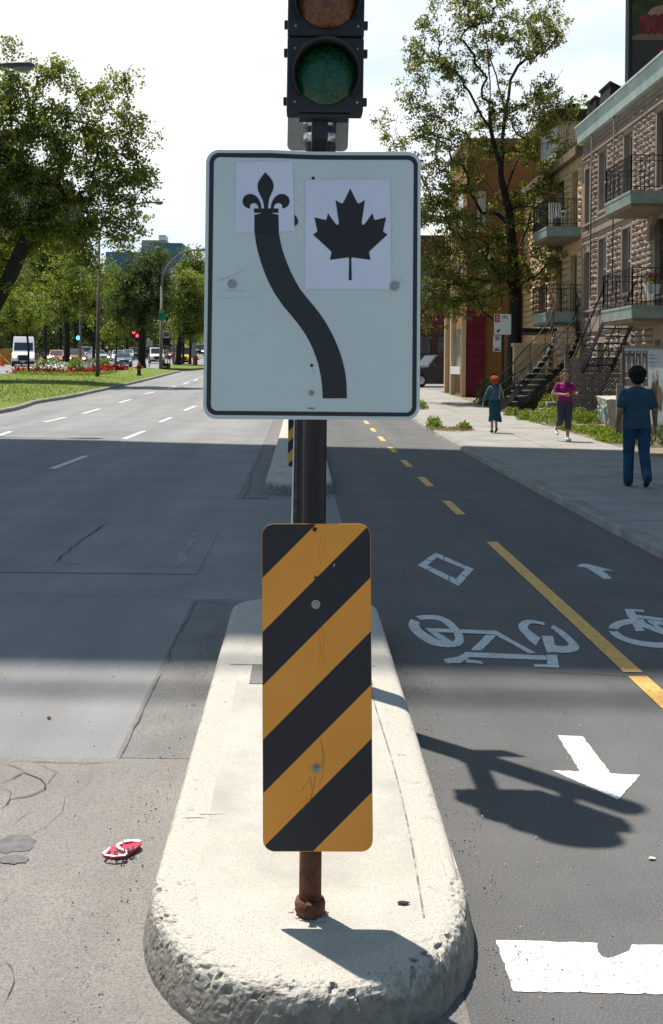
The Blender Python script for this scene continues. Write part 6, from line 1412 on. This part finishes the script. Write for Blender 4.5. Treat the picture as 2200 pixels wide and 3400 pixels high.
t2 = lamp('curved-arm lamp post carrying the green route sign', 533, 1234, 90, 950, (655, 829), .15, 'lamp_post_grey')
lamp('farther curved-arm lamp whose arm shows under the taller one', 575, 1212, 118, 990, (655, 914), .12, 'lamp_post_grey')
lamp('thin lamp post rising behind the flower bed beside the green light', 265, 1205, 105, 800, (300, 720), .12, 'lamp_post_grey')
lamp('nearer lamp whose head reaches in from the left edge', -190, 1420, 27, 260, (10, 216), .10, 'lamp_post', hl_=1.15)
# route sign on the second post
b = MB(); b.prism([tp(u, v, 89.7) for u, v in ((527,1027),(543,1027),(546,1064),(526,1064))], (0,.03,0)); b.prism([tp(u, v, 89.7) for u, v in ((526,1042),(546,1042),(546,1064),(526,1064))], (0,-.01,0)); rs_ = b.build('route_sign', M['sign_green'], t2)
x, z = pl(536, 1034, 89.6); text_mesh('lettering', 'JCT', .24, M['signwhite'], t2, Matrix.Translation((x, 89.66, z)) @ FACE)
def panel_px(name, pts, Y, m, parent=None, th=.04, **k):
    b = MB(); b.prism([tp(u, v, Y) for u, v in pts], (0, th, 0)); return b.build(name, M[m], parent, **k)
# speed display
Yq = 97; zv = lambda x, y: (480+x*.1429, 950+y*.1429)
sdp = thing('speed_display', 'speed sign 50 above a black radar display on a post', 'road sign', (tp(553,1225,Yq)[0], Yq, zt(Yq)))
Q = lambda pts: [zv(x, y) for x, y in pts]
panel_px('speed_sign', Q([(425,1040),(575,1040),(575,1200),(425,1200)]), Yq, 'signwhite', sdp)
x, z = pl(*zv(497,1130), Yq-.02); text_mesh('lettering', '50', .46, M['ink'], sdp, Matrix.Translation((x, Yq-.02, z)) @ FACE, sx=1.0, font_off=.02)
panel_px('display', Q([(415,1210),(580,1210),(580,1375),(415,1375)]), Yq, 'dark', sdp); panel_px('message_plate', Q([(415,1380),(570,1380),(570,1475),(415,1475)]), Yq, 'dark', sdp)
x, z = pl(*zv(492,1402), Yq-.02); text_mesh('lettering', 'VOTRE', .17, M['signwhite'], sdp, Matrix.Translation((x, Yq-.02, z)) @ FACE)
x, z = pl(*zv(492,1447), Yq-.02); text_mesh('lettering', 'VITESSE', .15, M['signwhite'], sdp, Matrix.Translation((x, Yq-.02, z)) @ FACE)
for x in (445, 525, 582): panel_px('post', Q([(x-7,1475 if x < 560 else 1040),(x+8,1475 if x < 560 else 1040),(x+8,1930),(x-7,1930)]), Yq+.05, 'dark' if x > 560 else 'grey_metal', sdp, .15)
panel_px('equipment_box', Q([(400,1790),(550,1790),(550,1935),(400,1935)]), Yq-.3, 'dark', sdp, .8); panel_px('yellow_stripe', Q([(412,1862),(515,1862),(515,1888),(412,1888)]), Yq-.35, 'car_yellow', sdp, .04)
panel_px('street_name_sign', Q([(1085,1255),(1225,1250),(1225,1310),(1085,1315)]), 121, 'sign_green', None, .05, loc=tp(641,1132,121), label='green street name sign above the tall grey board', cat='street sign')
gb_ = thing('grey_sign_board', 'tall grey back of a road sign on a pale post beside the red hydrant', 'road sign', tp(641,1212,121)); panel_px('board', Q([(1095,1320),(1200,1320),(1195,1635),(1090,1635)]), 121, 'grey_metal', gb_, .05); panel_px('post', Q([(1115,1250),(1160,1250),(1160,1845),(1115,1845)]), 121.1, 'lamp_post_grey', gb_, .15)
# bus shelter
sh = thing('bus_shelter', 'small glass bus shelter on the far pavement', 'shelter', tp(507,1155,215)); panel_px('shelter_roof', Q([(110,1130),(260,1130),(265,1165),(110,1165)]), 214, 'corrugated', sh, 3); panel_px('glass_wall', Q([(125,1190),(245,1190),(245,1420),(125,1420)]), 215, 'window_glass', sh, .1)
for x in (118, 250): panel_px('post', Q([(x,1165),(x+10,1165),(x+10,1430),(x,1430)]), 214.8, 'lamp_post_grey', sh, .2)
si = thing('information_sign', 'grey sign back on a thin dark post left of the work van', 'road sign', tp(495,1218,104)); panel_px('panel', Q([(35,1260),(185,1255),(185,1400),(35,1405)]), 104, 'grey_metal', si, .04); panel_px('panel', Q([(50,1215),(115,1215),(115,1255),(50,1255)]), 103.9, 'signwhite', si, .04); panel_px('post', Q([(93,1215),(110,1215),(110,1890),(93,1890)]), 104.1, 'dark', si, .06)
for k, (pts, lab) in enumerate((([(540,770),(615,770),(610,860),(530,845)], 'small white diamond sign under the maple crown'), ([(700,910),(775,912),(770,960),(715,950)], 'small pale sign glimpsed in the avenue trees'))):
    panel_px('small_sign', Q(pts), 128+k*6, 'signwhite', None, .05, loc=tp(*Q(pts)[0], 128+k*6), label=lab, cat='sign')
# signals far off
M['red_lit'] = mat('red_lit', (1,.03,.05), .3, emit=4); M['green_lit'] = mat('green_lit', (.05,1,.55), .3, emit=4)
def far_signal(label, u, v, Y, lens, m, vb):
    t = thing('traffic_signal', label, 'traffic signal', (tp(u, vb, Y)[0], Y, zt(Y)), 'far traffic signals'); s = Y/F
    b = MB(); x, z = pl(u, v, Y); b.box(x-.2, x+.2, Y, Y+.2, z-.45-(.35 if lens == 0 else 0), z+.25+(.6 if lens else 0)); b.build('signal_head', M['dark'], t); b = MB(); b.ell((x, Y-.02, z), (.19,.06,.19), 12, 8); b.build('lens', M[m], t, smooth=True)
    b = MB(); b.cyl((x+.1, Y+.3, zt(Y)), (x+.1, Y+.3, z+.5), .07, 8); b.build('pole', M['lamp_post'], t)
far_signal('green signal light shining beside the thin lamp post', 259, 1122, 108, 1, 'green_lit', 1200)
far_signal('red signal light on the dark gantry left of the maple trunk', 443, 1104, 150, 0, 'red_lit', 1190)
far_signal('red signal light low against the maple trunk', 455, 1115, 152, 0, 'red_lit', 1190)
far_signal('small red signal light at the right behind the maple', 467, 1136, 158, 0, 'red_lit', 1190)
ad = thing('advert_panel', 'dark-framed white advertising panel behind the red signals', 'advertising panel', tp(445,1160,190)); panel_px('frame', [(414,1082),(465,1082),(465,1124),(414,1124)], 190, 'dark', ad, .3); panel_px('poster', [(418,1086),(461,1086),(459,1118),(418,1119)], 189.9, 'signwhite', ad, .05); panel_px('leg', [(436,1124),(446,1124),(446,1165),(436,1165)], 190, 'dark', ad, .3)
# hydrants
def hydrant(label, u, vb, m, s=1.0, grp='fire hydrants'):
    g = G(u, vb, .18); t = thing('fire_hydrant', label, 'hydrant', g, grp); x, y, z = g; mm = M[m]
    b = MB(); b.lathe((x,y,z), [(.17*s,0),(.17*s,.05*s),(.12*s,.07*s),(.115*s,.52*s),(.15*s,.55*s),(.15*s,.60*s),(.12*s,.62*s),(.10*s,.74*s),(.04*s,.80*s),(.04*s,.86*s),(.02*s,.87*s)], 14); b.build('barrel', mm, t, smooth=True)
    b = MB(); b.cyl((x-.24*s,y,z+.48*s), (x+.24*s,y,z+.48*s), .06*s, 10); b.build('side_outlet', mm, t); b = MB(); b.cyl((x,y-.22*s,z+.40*s), (x,y,z+.40*s), .075*s, 10); b.build('pumper_outlet', mm, t)
hydrant('dark red fire hydrant on the lawn in front of the maple', 461, 1247, 'hydrant_dark', 1.05); hydrant('bright red fire hydrant at the far lawn tip near the big sign', 650, 1213, 'hydrant_red', 1.25)
# digger, cone and flag at far left
dg_ = thing('yellow_digger', 'ochre excavator body at the left edge behind the van', 'excavator', tp(15,1212,112)); panel_px('body', [(-60,1160),(37,1156),(35,1210),(-60,1212)], 112, 'ochre', dg_, 2.2); panel_px('counterweight', [(-60,1145),(10,1148),(10,1160),(-60,1160)], 112.3, 'dark', dg_, 1.6)
b = MB(); a = Vector(tp(-5,1180,111)); c = Vector(tp(28,1212,111)); b.bar(a, c, .35, .35); b.build('arm', M['ochre'], dg_); panel_px('track', [(-60,1208),(30,1208),(30,1218),(-60,1218)], 111.8, 'dark', dg_, 2.4)
cn = thing('traffic_cone', 'orange traffic cone topped with a red flag at the left edge', 'traffic cone', tp(6,1216,100)); x, z = pl(6, 1216, 100); b = MB(); b.lathe((x,100,z), [(.28,0),(.28,.05),(.20,.06),(.08,.85),(.06,.86)], 12); b.build('cone', M['orange'], cn); panel_px('flag', [(2,1194),(8,1178),(14,1195)], 100, 'orange', cn, .03); panel_px('flag_stick', [(6,1180),(7.5,1180),(7.5,1200),(6,1200)], 100.05, 'brown', cn, .03)
# ------------------------------------------------------------ distant buildings
def tower(name, label, px, Y, m, depth, rows_, cols, parts=True, glass='tower_glass', base_v=1190, side=None):
    x0, z1 = pl(px[0], px[2], Y); x1, _ = pl(px[1], px[2], Y); t = thing(name, label, 'building', ((x0+x1)/2, Y, 0)); z1 = pl(px[0], px[2], Y)[1]
    b = MB(); b.box(x0, x1, Y, Y+depth, 0, z1); b.build('wall', M[m], t)
    if cols:
        hh = (z1-8)/rows_
        for r_ in range(rows_):
            b = MB()
            for c_ in range(cols):
                a = x0+(x1-x0)*(c_+.12)/cols; e = x0+(x1-x0)*(c_+.88)/cols; b.box(a, e, Y-.15, Y-.01, z1-(r_+.85)*hh, z1-(r_+.35)*hh)
            b.build('window_row', M[glass], t)
    return t
M['tower_blue'] = mat('tower_blue', (.09,.17,.23), .35, (.075,.145,.20), .05, spec=.6); M['tower_glass'] = mat('tower_glass', (.10,.20,.26), .2, (.05,.11,.16), .12, (.4,.6), spec=.7); M['tower_light'] = mat('tower_light', (.20,.32,.42), .5); M['tower_beige'] = mat('tower_beige', (.42,.36,.30), .8)
M['tower_brown'] = mat('tower_brown', (.10,.085,.09), .7); M['tower_white'] = mat('tower_white', (.62,.66,.70), .6)
tb = tower('glass_tower', 'dark blue glass office block between the tree tops and the big sign', (514,603,806), 430, 'tower_blue', 60, 9, 10)
panel_px('end_wall', [(603,806),(623,822),(623,1100),(603,1100)], 429.5, 'tower_light', tb, 12)
t_ = tower('beige_tower', 'beige block with white rooftop box behind the glass office block', (470,552,797), 520, 'tower_beige', 40, 6, 6); panel_px('roof_box', [(526,780),(549,780),(549,797),(526,797)], 522, 'tower_white', t_, 10)
tower('low_glass_block', 'lower blue glass block behind the park trees', (350,470,836), 470, 'tower_blue', 40, 6, 8); tower('teal_block', 'small teal roofed block glimpsed through the big tree', (140,220,800), 400, 'tower_light', 40, 4, 5)
ot = tower('office_block', 'grey-brown office block with vertical ribs behind the big left tree', (-160,136,560), 210, 'tower_brown', 40, 8, 12, base_v=1190)
b = MB(); x0, z1 = pl(-160, 560, 209.6); x1, _ = pl(136, 560, 209.6)
for k in range(40): x = x0+(x1-x0)*k/39; b.box(x-.08, x+.08, 209.3, 209.8, 0, z1)
b.build('rib', M['tower_beige'], ot)
gt_ = tower('lattice_tower', 'pale high-rise under construction just left of the big sign', (655,690,874), 620, 'tower_light', 30, 8, 5, glass='tower_white')
# ------------------------------------------------------------ people
def hand(b, w_, d, side, thumb, s=1.0, curl=.5):
    """palm, four unequal bent fingers and a thumb; d: direction of the fingers, side: axis across the palm, thumb: +-1"""
    w_ = Vector(w_); d = Vector(d).normalized(); sd_ = Vector(side); sd_ = (sd_-d*sd_.dot(d)).normalized(); nrm = d.cross(sd_)
    for k in range(4):
        o = (k-1.5)*.021*s; b.limb(w_+sd_*o*.7, w_+d*.085*s+sd_*o, .015*s, .013*s, 7)
        ln = (.068,.078,.072,.056)[k]*s; a = w_+d*.085*s+sd_*o; m1 = a+d*ln*.5+nrm*ln*.2*curl; e = m1+(d*(1-curl*.5)+nrm*curl).normalized()*ln*.5
        b.limb(a, m1, .0095*s, .009*s, 6); b.limb(m1, e, .009*s, .0075*s, 6)
    a = w_+d*.03*s+sd_*thumb*.028*s; m1 = a+(d*.6+sd_*thumb*.8).normalized()*.04*s; b.limb(a, m1, .012*s, .010*s, 6); b.limb(m1, m1+(d+sd_*thumb*.25+nrm*.3).normalized()*.035*s, .010*s, .008*s, 6)
def head_shape(b, c, f):
    """c: head centre; f: +1 face towards +y, -1 towards -y"""
    c = Vector(c); b.ell(c+Vector((0,0,.015)), (.073,.092,.105), 16, 12); b.ell(c+Vector((0,f*.020,-.055)), (.056,.070,.068), 14, 10)
    b.ell(c+Vector((0,f*.095,-.012)), (.013,.020,.026), 8, 6); b.ell(c+Vector((0,f*.082,-.055)), (.024,.012,.010), 8, 6); b.ell(c+Vector((0,f*.075,-.095)), (.022,.018,.018), 8, 6)
    for s in (-1, 1): b.ell(c+Vector((s*.075,0,-.01)), (.012,.022,.032), 8, 6); b.ell(c+Vector((s*.03,f*.080,.018)), (.024,.012,.010), 8, 6)
def face(t, c, f, k=1):
    c = Vector(c)
    for s in (-1, 1): b = MB(); b.ell(c+Vector((s*.030,f*.090,.002)), (.012,.006,.007), 8, 6); b.build('eye', M['eye'], t)
    b = MB(); b.ell(c+Vector((0,f*.094,-.054)), (.024,.006,.008), 10, 6); b.build('mouth', M['lip'], t)
    b = MB()
    for s in (-1, 1): b.ell(c+Vector((s*.031,f*.091,.024)), (.020,.006,.005), 8, 6)
    b.build('eyebrow', M['hair_brown'], t)
# -- man in blue, walking away
pm = thing('person', 'person with dark curly hair in blue t-shirt and jeans walking away on the right', 'person', local=True)
J = dict(sl=(-.162,0,1.375), sr=(.162,0,1.375), el=(-.228,-.04,1.12), er=(.228,-.02,1.12), wl=(-.262,.04,.87), wr=(.255,.08,.88), hl=(-.09,0,.92), hr=(.09,0,.92), kl=(-.10,.05,.50), kr=(.095,-.02,.50), al=(-.10,.06,.09), ar=(.11,-.22,.16))
b = MB(); head_shape(b, (0,.03,1.615), 1); b.limb((0,.0,1.42), (0,.02,1.56), .062, .055)
b.ell((0,0,1.18), (.14,.09,.26), 14, 12); b.limb((-.14,0,1.38), (.14,0,1.38), .055, .055)
for k, th in (('l', 1), ('r', -1)):
    b.limb(J['s'+k], J['e'+k], .052, .042); b.limb(J['e'+k], J['w'+k], .042, .027); w_ = Vector(J['w'+k]); hand(b, w_, (0,.12,-1), (0,1,.1), 1, 1.02, .5 if k == 'l' else .8)
    b.limb(J['h'+k], J['k'+k], .085, .058); b.limb(J['k'+k], J['a'+k], .055, .036)
b.build('body', M['skin_tan'], pm, remesh=.0075, rs=3)
def torso(prof, ys, fold=.02):
    b = MB(); b.lathe((0,0,0), prof, 32); V = []
    for x, y, z in b.v:
        a = math.atan2(y, x); k = 1+fold*math.sin(3*a+z*11)+fold*.7*math.sin(5*a-z*23); V.append((x*k, y*ys*k, z))
    b.v = V; return b
b = torso([(.10,.835),(.186,.84),(.188,.90),(.183,.98),(.172,1.08),(.176,1.20),(.182,1.30),(.168,1.38),(.13,1.43),(.075,1.462),(.05,1.465)], .68)
for k in 'lr': s_ = Vector(J['s'+k]); e_ = Vector(J['e'+k]); b.limb(s_+Vector((0,0,-.005)), s_.lerp(e_, .70), .066, .070, 12)
b.build('t_shirt', M['shirt_blue'], pm, remesh=.009, rs=5)
b = MB(); b.ell((0,0,.93), (.168,.125,.10), 16, 10)
for k in 'lr': b.limb(J['h'+k], J['k'+k], .100, .078, 12); b.limb(J['k'+k], Vector(J['a'+k])+Vector((0,0,-.02)), .076, .068, 12)
b.build('jeans', M['jeans'], pm, remesh=.010, rs=5)
b = MB(); rg = random.Random(3); b.ell((0,.010,1.660), (.116,.122,.112), 14, 10); b.ell((0,-.035,1.59), (.102,.075,.10), 12, 8)
for _ in range(150):
    a = rg.uniform(0, 6.283); ph_ = rg.uniform(-.8, 1.5); r = .112; p = Vector((r*math.cos(a)*math.cos(ph_), .0+r*math.sin(a)*math.cos(ph_), 1.650+.112*math.sin(ph_)))
    if p.y > .085 and p.z < 1.68: continue
    b.ell(p, (.019,.019,.019), 6, 4)
b.build('hair', M['hair_black'], pm, remesh=.010, rs=1)
b = MB(); b.limb((-.10,.03,.045), (-.10,.20,.035), .045, .038); b.build('shoe', M['shoe_dark'], pm, remesh=.008); b = MB(); b.limb((.11,-.26,.15), (.11,-.12,.045), .042, .040); b.build('shoe', M['shoe_dark'], pm, remesh=.008)
g = G(2112, 1616, SWH); pm.location = (g[0], g[1], g[2]); s_ = (400*g[1]/F)/1.76; pm.scale = (s_*1.07, s_, s_); pm.rotation_euler = (0, 0, R(-8))
# -- jogger facing the camera
pj = thing('person', 'person jogging towards the camera in magenta t-shirt and dark capri trousers', 'person', local=True)
J = dict(sl=(-.150,0,1.325), sr=(.150,0,1.325), el=(-.27,.04,1.12), er=(.26,.06,1.14), wl=(-.06,-.20,1.10), wr=(.22,-.20,1.13), hl=(-.09,0,.90), hr=(.09,0,.90), kl=(-.11,-.05,.50), kr=(.07,-.02,.48), al=(-.13,.20,.27), ar=(.07,0,.09))
b = MB(); hc = (.01,-.02,1.575); head_shape(b, hc, -1); b.limb((0,.0,1.38), (0,-.01,1.52), .052, .048)
b.ell((0,0,1.14), (.13,.085,.24), 14, 12); b.limb((-.12,0,1.33), (.12,0,1.33), .05, .05)
for k, sgn in (('l', -1), ('r', 1)):
    b.limb(J['s'+k], J['e'+k], .050, .042); b.limb(J['e'+k], J['w'+k], .040, .027); w_ = Vector(J['w'+k]); dd = (w_-Vector(J['e'+k])).normalized(); hand(b, w_, dd, (0,0,1), 1, .92, 1.5)
    b.limb(J['h'+k], J['k'+k], .085, .060); b.limb(J['k'+k], J['a'+k], .054, .034)
b.build('body', M['skin'], pj, remesh=.0075, rs=3); face(pj, hc, -1)
b = torso([(.09,.905),(.166,.91),(.163,.98),(.150,1.07),(.153,1.16),(.168,1.26),(.155,1.33),(.10,1.375),(.065,1.39)], .74); b.ell((-.07,-.07,1.24), (.075,.07,.075)); b.ell((.07,-.07,1.24), (.075,.07,.075))
for k in 'lr': s_ = Vector(J['s'+k]); e_ = Vector(J['e'+k]); b.limb(s_, s_.lerp(e_, .45), .060, .062, 12)
b.build('t_shirt', M['magenta'], pj, remesh=.009, rs=4)
b = MB(); b.ell((0,0,.91), (.172,.13,.11), 16, 10)
for k in 'lr': b.limb(J['h'+k], J['k'+k], .102, .078, 12); b.limb(J['k'+k], Vector(J['k'+k]).lerp(Vector(J['a'+k]), .38), .077, .072, 12)
b.build('capri_trousers', M['capri'], pj, remesh=.010, rs=4)
b = MB(); b.ell((.01,.020,1.612), (.086,.098,.096), 14, 10); b.ell((.01,-.035,1.655), (.072,.065,.040), 12, 8); b.ell((.01,.08,1.50), (.045,.045,.09)); h_ = b
b.v = [v for v in b.v]; o = b.build('hair', M['hair_brown'], pj, remesh=.008, rs=1)
b = MB(); b.limb((.07,.05,.05), (.07,-.15,.04), .045, .038); b.build('shoe', M['shoe_white'], pj, remesh=.008); b = MB(); b.limb((-.13,.24,.26), (-.13,.10,.17), .042, .038); b.build('shoe', M['shoe_white'], pj, remesh=.008)
b = MB(); b.limb((.07,.0,.09), (.07,0,.13), .038, .036); b.build('sock', M['sock'], pj, smooth=True); b = MB(); b.limb((-.13,.20,.27), (-.128,.18,.30), .037, .036); b.build('sock', M['sock'], pj, smooth=True)
g = G(1881, 1465, SWH); s_ = (238*g[1]/F)/1.69; pj.location = (g[0]-.05, g[1], g[2]); pj.scale = (s_*1.05, s_, s_); pj.rotation_euler = (0, 0, R(8))
# -- woman with red curly hair, back view
pw = thing('person', 'person with curly red hair in teal skirt and denim jacket walking away with a bag', 'person', local=True)
J = dict(sl=(-.145,0,1.285), sr=(.145,0,1.285), el=(-.24,0,1.08), er=(.20,-.05,1.08), wl=(-.31,.06,.88), wr=(.17,.05,.90), hl=(-.08,0,.86), hr=(.08,0,.86), kl=(-.05,.04,.47), kr=(.03,-.06,.47), al=(-.04,.10,.10), ar=(.02,-.16,.12))
b = MB(); hc = (0,.04,1.50); head_shape(b, hc, 1); b.limb((0,.0,1.34), (0,.03,1.46), .05, .046); b.ell((0,0,1.10), (.13,.085,.24), 14, 12); b.limb((-.12,0,1.30), (.12,0,1.30), .05, .05)
for k in 'lr':
    b.limb(J['s'+k], J['e'+k], .045, .038); b.limb(J['e'+k], J['w'+k], .036, .025); hand(b, J['w'+k], (-.2 if k == 'l' else 0,.1,-1), (0,1,.1), 1, .9, .6)
    b.limb(J['h'+k], J['k'+k], .08, .055); b.limb(J['k'+k], J['a'+k], .050, .032)
b.build('body', M['skin'], pw, remesh=.0075, rs=3)
b = MB(); b.ell((0,0,1.22), (.17,.12,.17), 16, 12); b.ell((0,0,1.04), (.165,.125,.15), 16, 12); b.ell((0,0,.96), (.172,.13,.06)); b.limb((-.115,0,1.29), (.115,0,1.29), .072, .072, 12)
for k in 'lr': b.limb(J['s'+k], J['e'+k], .064, .056, 12); b.limb(J['e'+k], Vector(J['e'+k]).lerp(Vector(J['w'+k]), .9), .055, .044, 12)
b.build('denim_jacket', M['denim'], pw, remesh=.009, rs=4)
b = MB(); b.lathe((0,0,0), [(.135,.93),(.160,.88),(.172,.80),(.168,.65),(.175,.52),(.195,.41),(.20,.34),(.185,.335),(.12,.50)], 24)
b.v = [(x*(1+.06*math.sin(6*math.atan2(y, x))*(1-z)) + .05*(.9-z), y*.85, z + (.03*math.sin(2*math.atan2(y, x)) if z < .45 else 0)) for x, y, z in b.v]; b.build('skirt', M['teal'], pw, remesh=.010, rs=2)
b = MB(); rg = random.Random(8); b.ell((0,.03,1.54), (.115,.12,.10), 14, 10); b.ell((0,-.01,1.47), (.115,.10,.09), 12, 8)
for _ in range(110):
    a = rg.uniform(0, 6.283); ph_ = rg.uniform(-.9, 1.5); r = .118; p = Vector((r*math.cos(a)*math.cos(ph_)*1.05, .02+r*math.sin(a)*math.cos(ph_), 1.525+.105*math.sin(ph_)))
    if p.y > .10 and p.z < 1.56: continue
    b.ell(p, (.026,.026,.026), 6, 4)
b.build('hair', M['hair_red'], pw, remesh=.009, rs=1)
b = MB(); b.limb((-.04,.05,.045), (-.04,.20,.035), .040, .034); b.build('shoe', M['rust'], pw, remesh=.008); b = MB(); b.limb((.02,-.20,.12), (.02,-.08,.04), .038, .034); b.build('shoe', M['rust'], pw, remesh=.008)
g = G(1640, 1437, SWH); s_ = (188*g[1]/F)/1.63; pw.location = g; pw.scale = (s_, s_, s_); pw.rotation_euler = (0, 0, R(6))
bgx = thing('shoulder_bag', 'dark brown shoulder bag hanging from the red-haired walker', 'bag', local=True); b = MB(); b.ell((.21,-.07,.85), (.10,.07,.16), 14, 10); b.ell((.20,-.07,.96), (.09,.06,.08)); b.build('bag_body', M['bag'], bgx, remesh=.012, rs=2)
b = MB(); b.tube([(.12,-.10,.98),(.12,-.115,1.15),(.13,-.07,1.34),(.14,.0,1.40),(.15,.06,1.36)], .015, 6); b.tube([(.25,-.10,.96),(.21,-.13,1.15),(.155,-.09,1.33),(.15,.0,1.405)], .015, 6); b.build('strap', M['skin'] if False else mat('strap', (.35,.30,.28), .8), bgx, smooth=True)
bgx.location = pw.location; bgx.scale = pw.scale; bgx.rotation_euler = pw.rotation_euler
# -- two tiny pedestrians by the van
def tiny(label, u, vb, v0, top_m, leg_m, Yk=None):
    t = thing('person', label, 'person', local=True); b = MB(); b.ell((0,0,1.62), (.09,.10,.12), 10, 8); b.limb((0,0,1.4),(0,0,1.55),.05,.05); b.limb((0,0,.9),(0,0,1.35),.14,.17)
    for s in (-1, 1): b.limb((s*.17,0,1.40),(s*.24,-.03,1.12),.05,.04); b.limb((s*.24,-.03,1.12),(s*.20,-.16,.92),.04,.03); b.limb((s*.09,0,.92),(s*.11,.02*s,.5),.08,.06); b.limb((s*.11,.02*s,.5),(s*.12,.04*s,.06),.055,.04); b.limb((s*.12,.05*s,.04),(s*.12,-.12,.04),.045,.035)
    b.build('body', M['skin_tan'], t, remesh=.015); b = MB(); b.ell((0,0,1.2),(.20,.14,.24)); b.ell((0,0,1.0),(.17,.13,.14))
    for s in (-1, 1): b.limb((s*.17,0,1.40),(s*.22,-.02,1.2),.065,.06)
    b.build('shirt', M[top_m], t, remesh=.018); b = MB(); b.ell((0,0,.92),(.165,.12,.10))
    for s in (-1, 1): b.limb((s*.09,0,.92),(s*.11,.02*s,.5),.10,.08); b.limb((s*.11,.02*s,.5),(s*.12,.04*s,.12),.078,.07)
    b.build('trousers', M[leg_m], t, remesh=.018); b = MB(); b.ell((0,.015,1.67), (.10,.105,.10)); b.build('hair', M['hair_brown'], t)
    g = G(u, vb); s_ = (vb-v0)*g[1]/F/1.75; t.location = g; t.scale = (s_,)*3
tiny('person in beige shirt standing beside the white van', 121, 1214, 1163, 'wood_cream', 'shoe_dark'); tiny('person in dark blue top standing behind the white van', 146, 1206, 1161, 'jeans', 'capri')
tiny('person in a blue top in the distance beside the avenue trees', 612, 1158, 1126, 'jeans', 'shoe_dark')
bpy.context.view_layer.update()
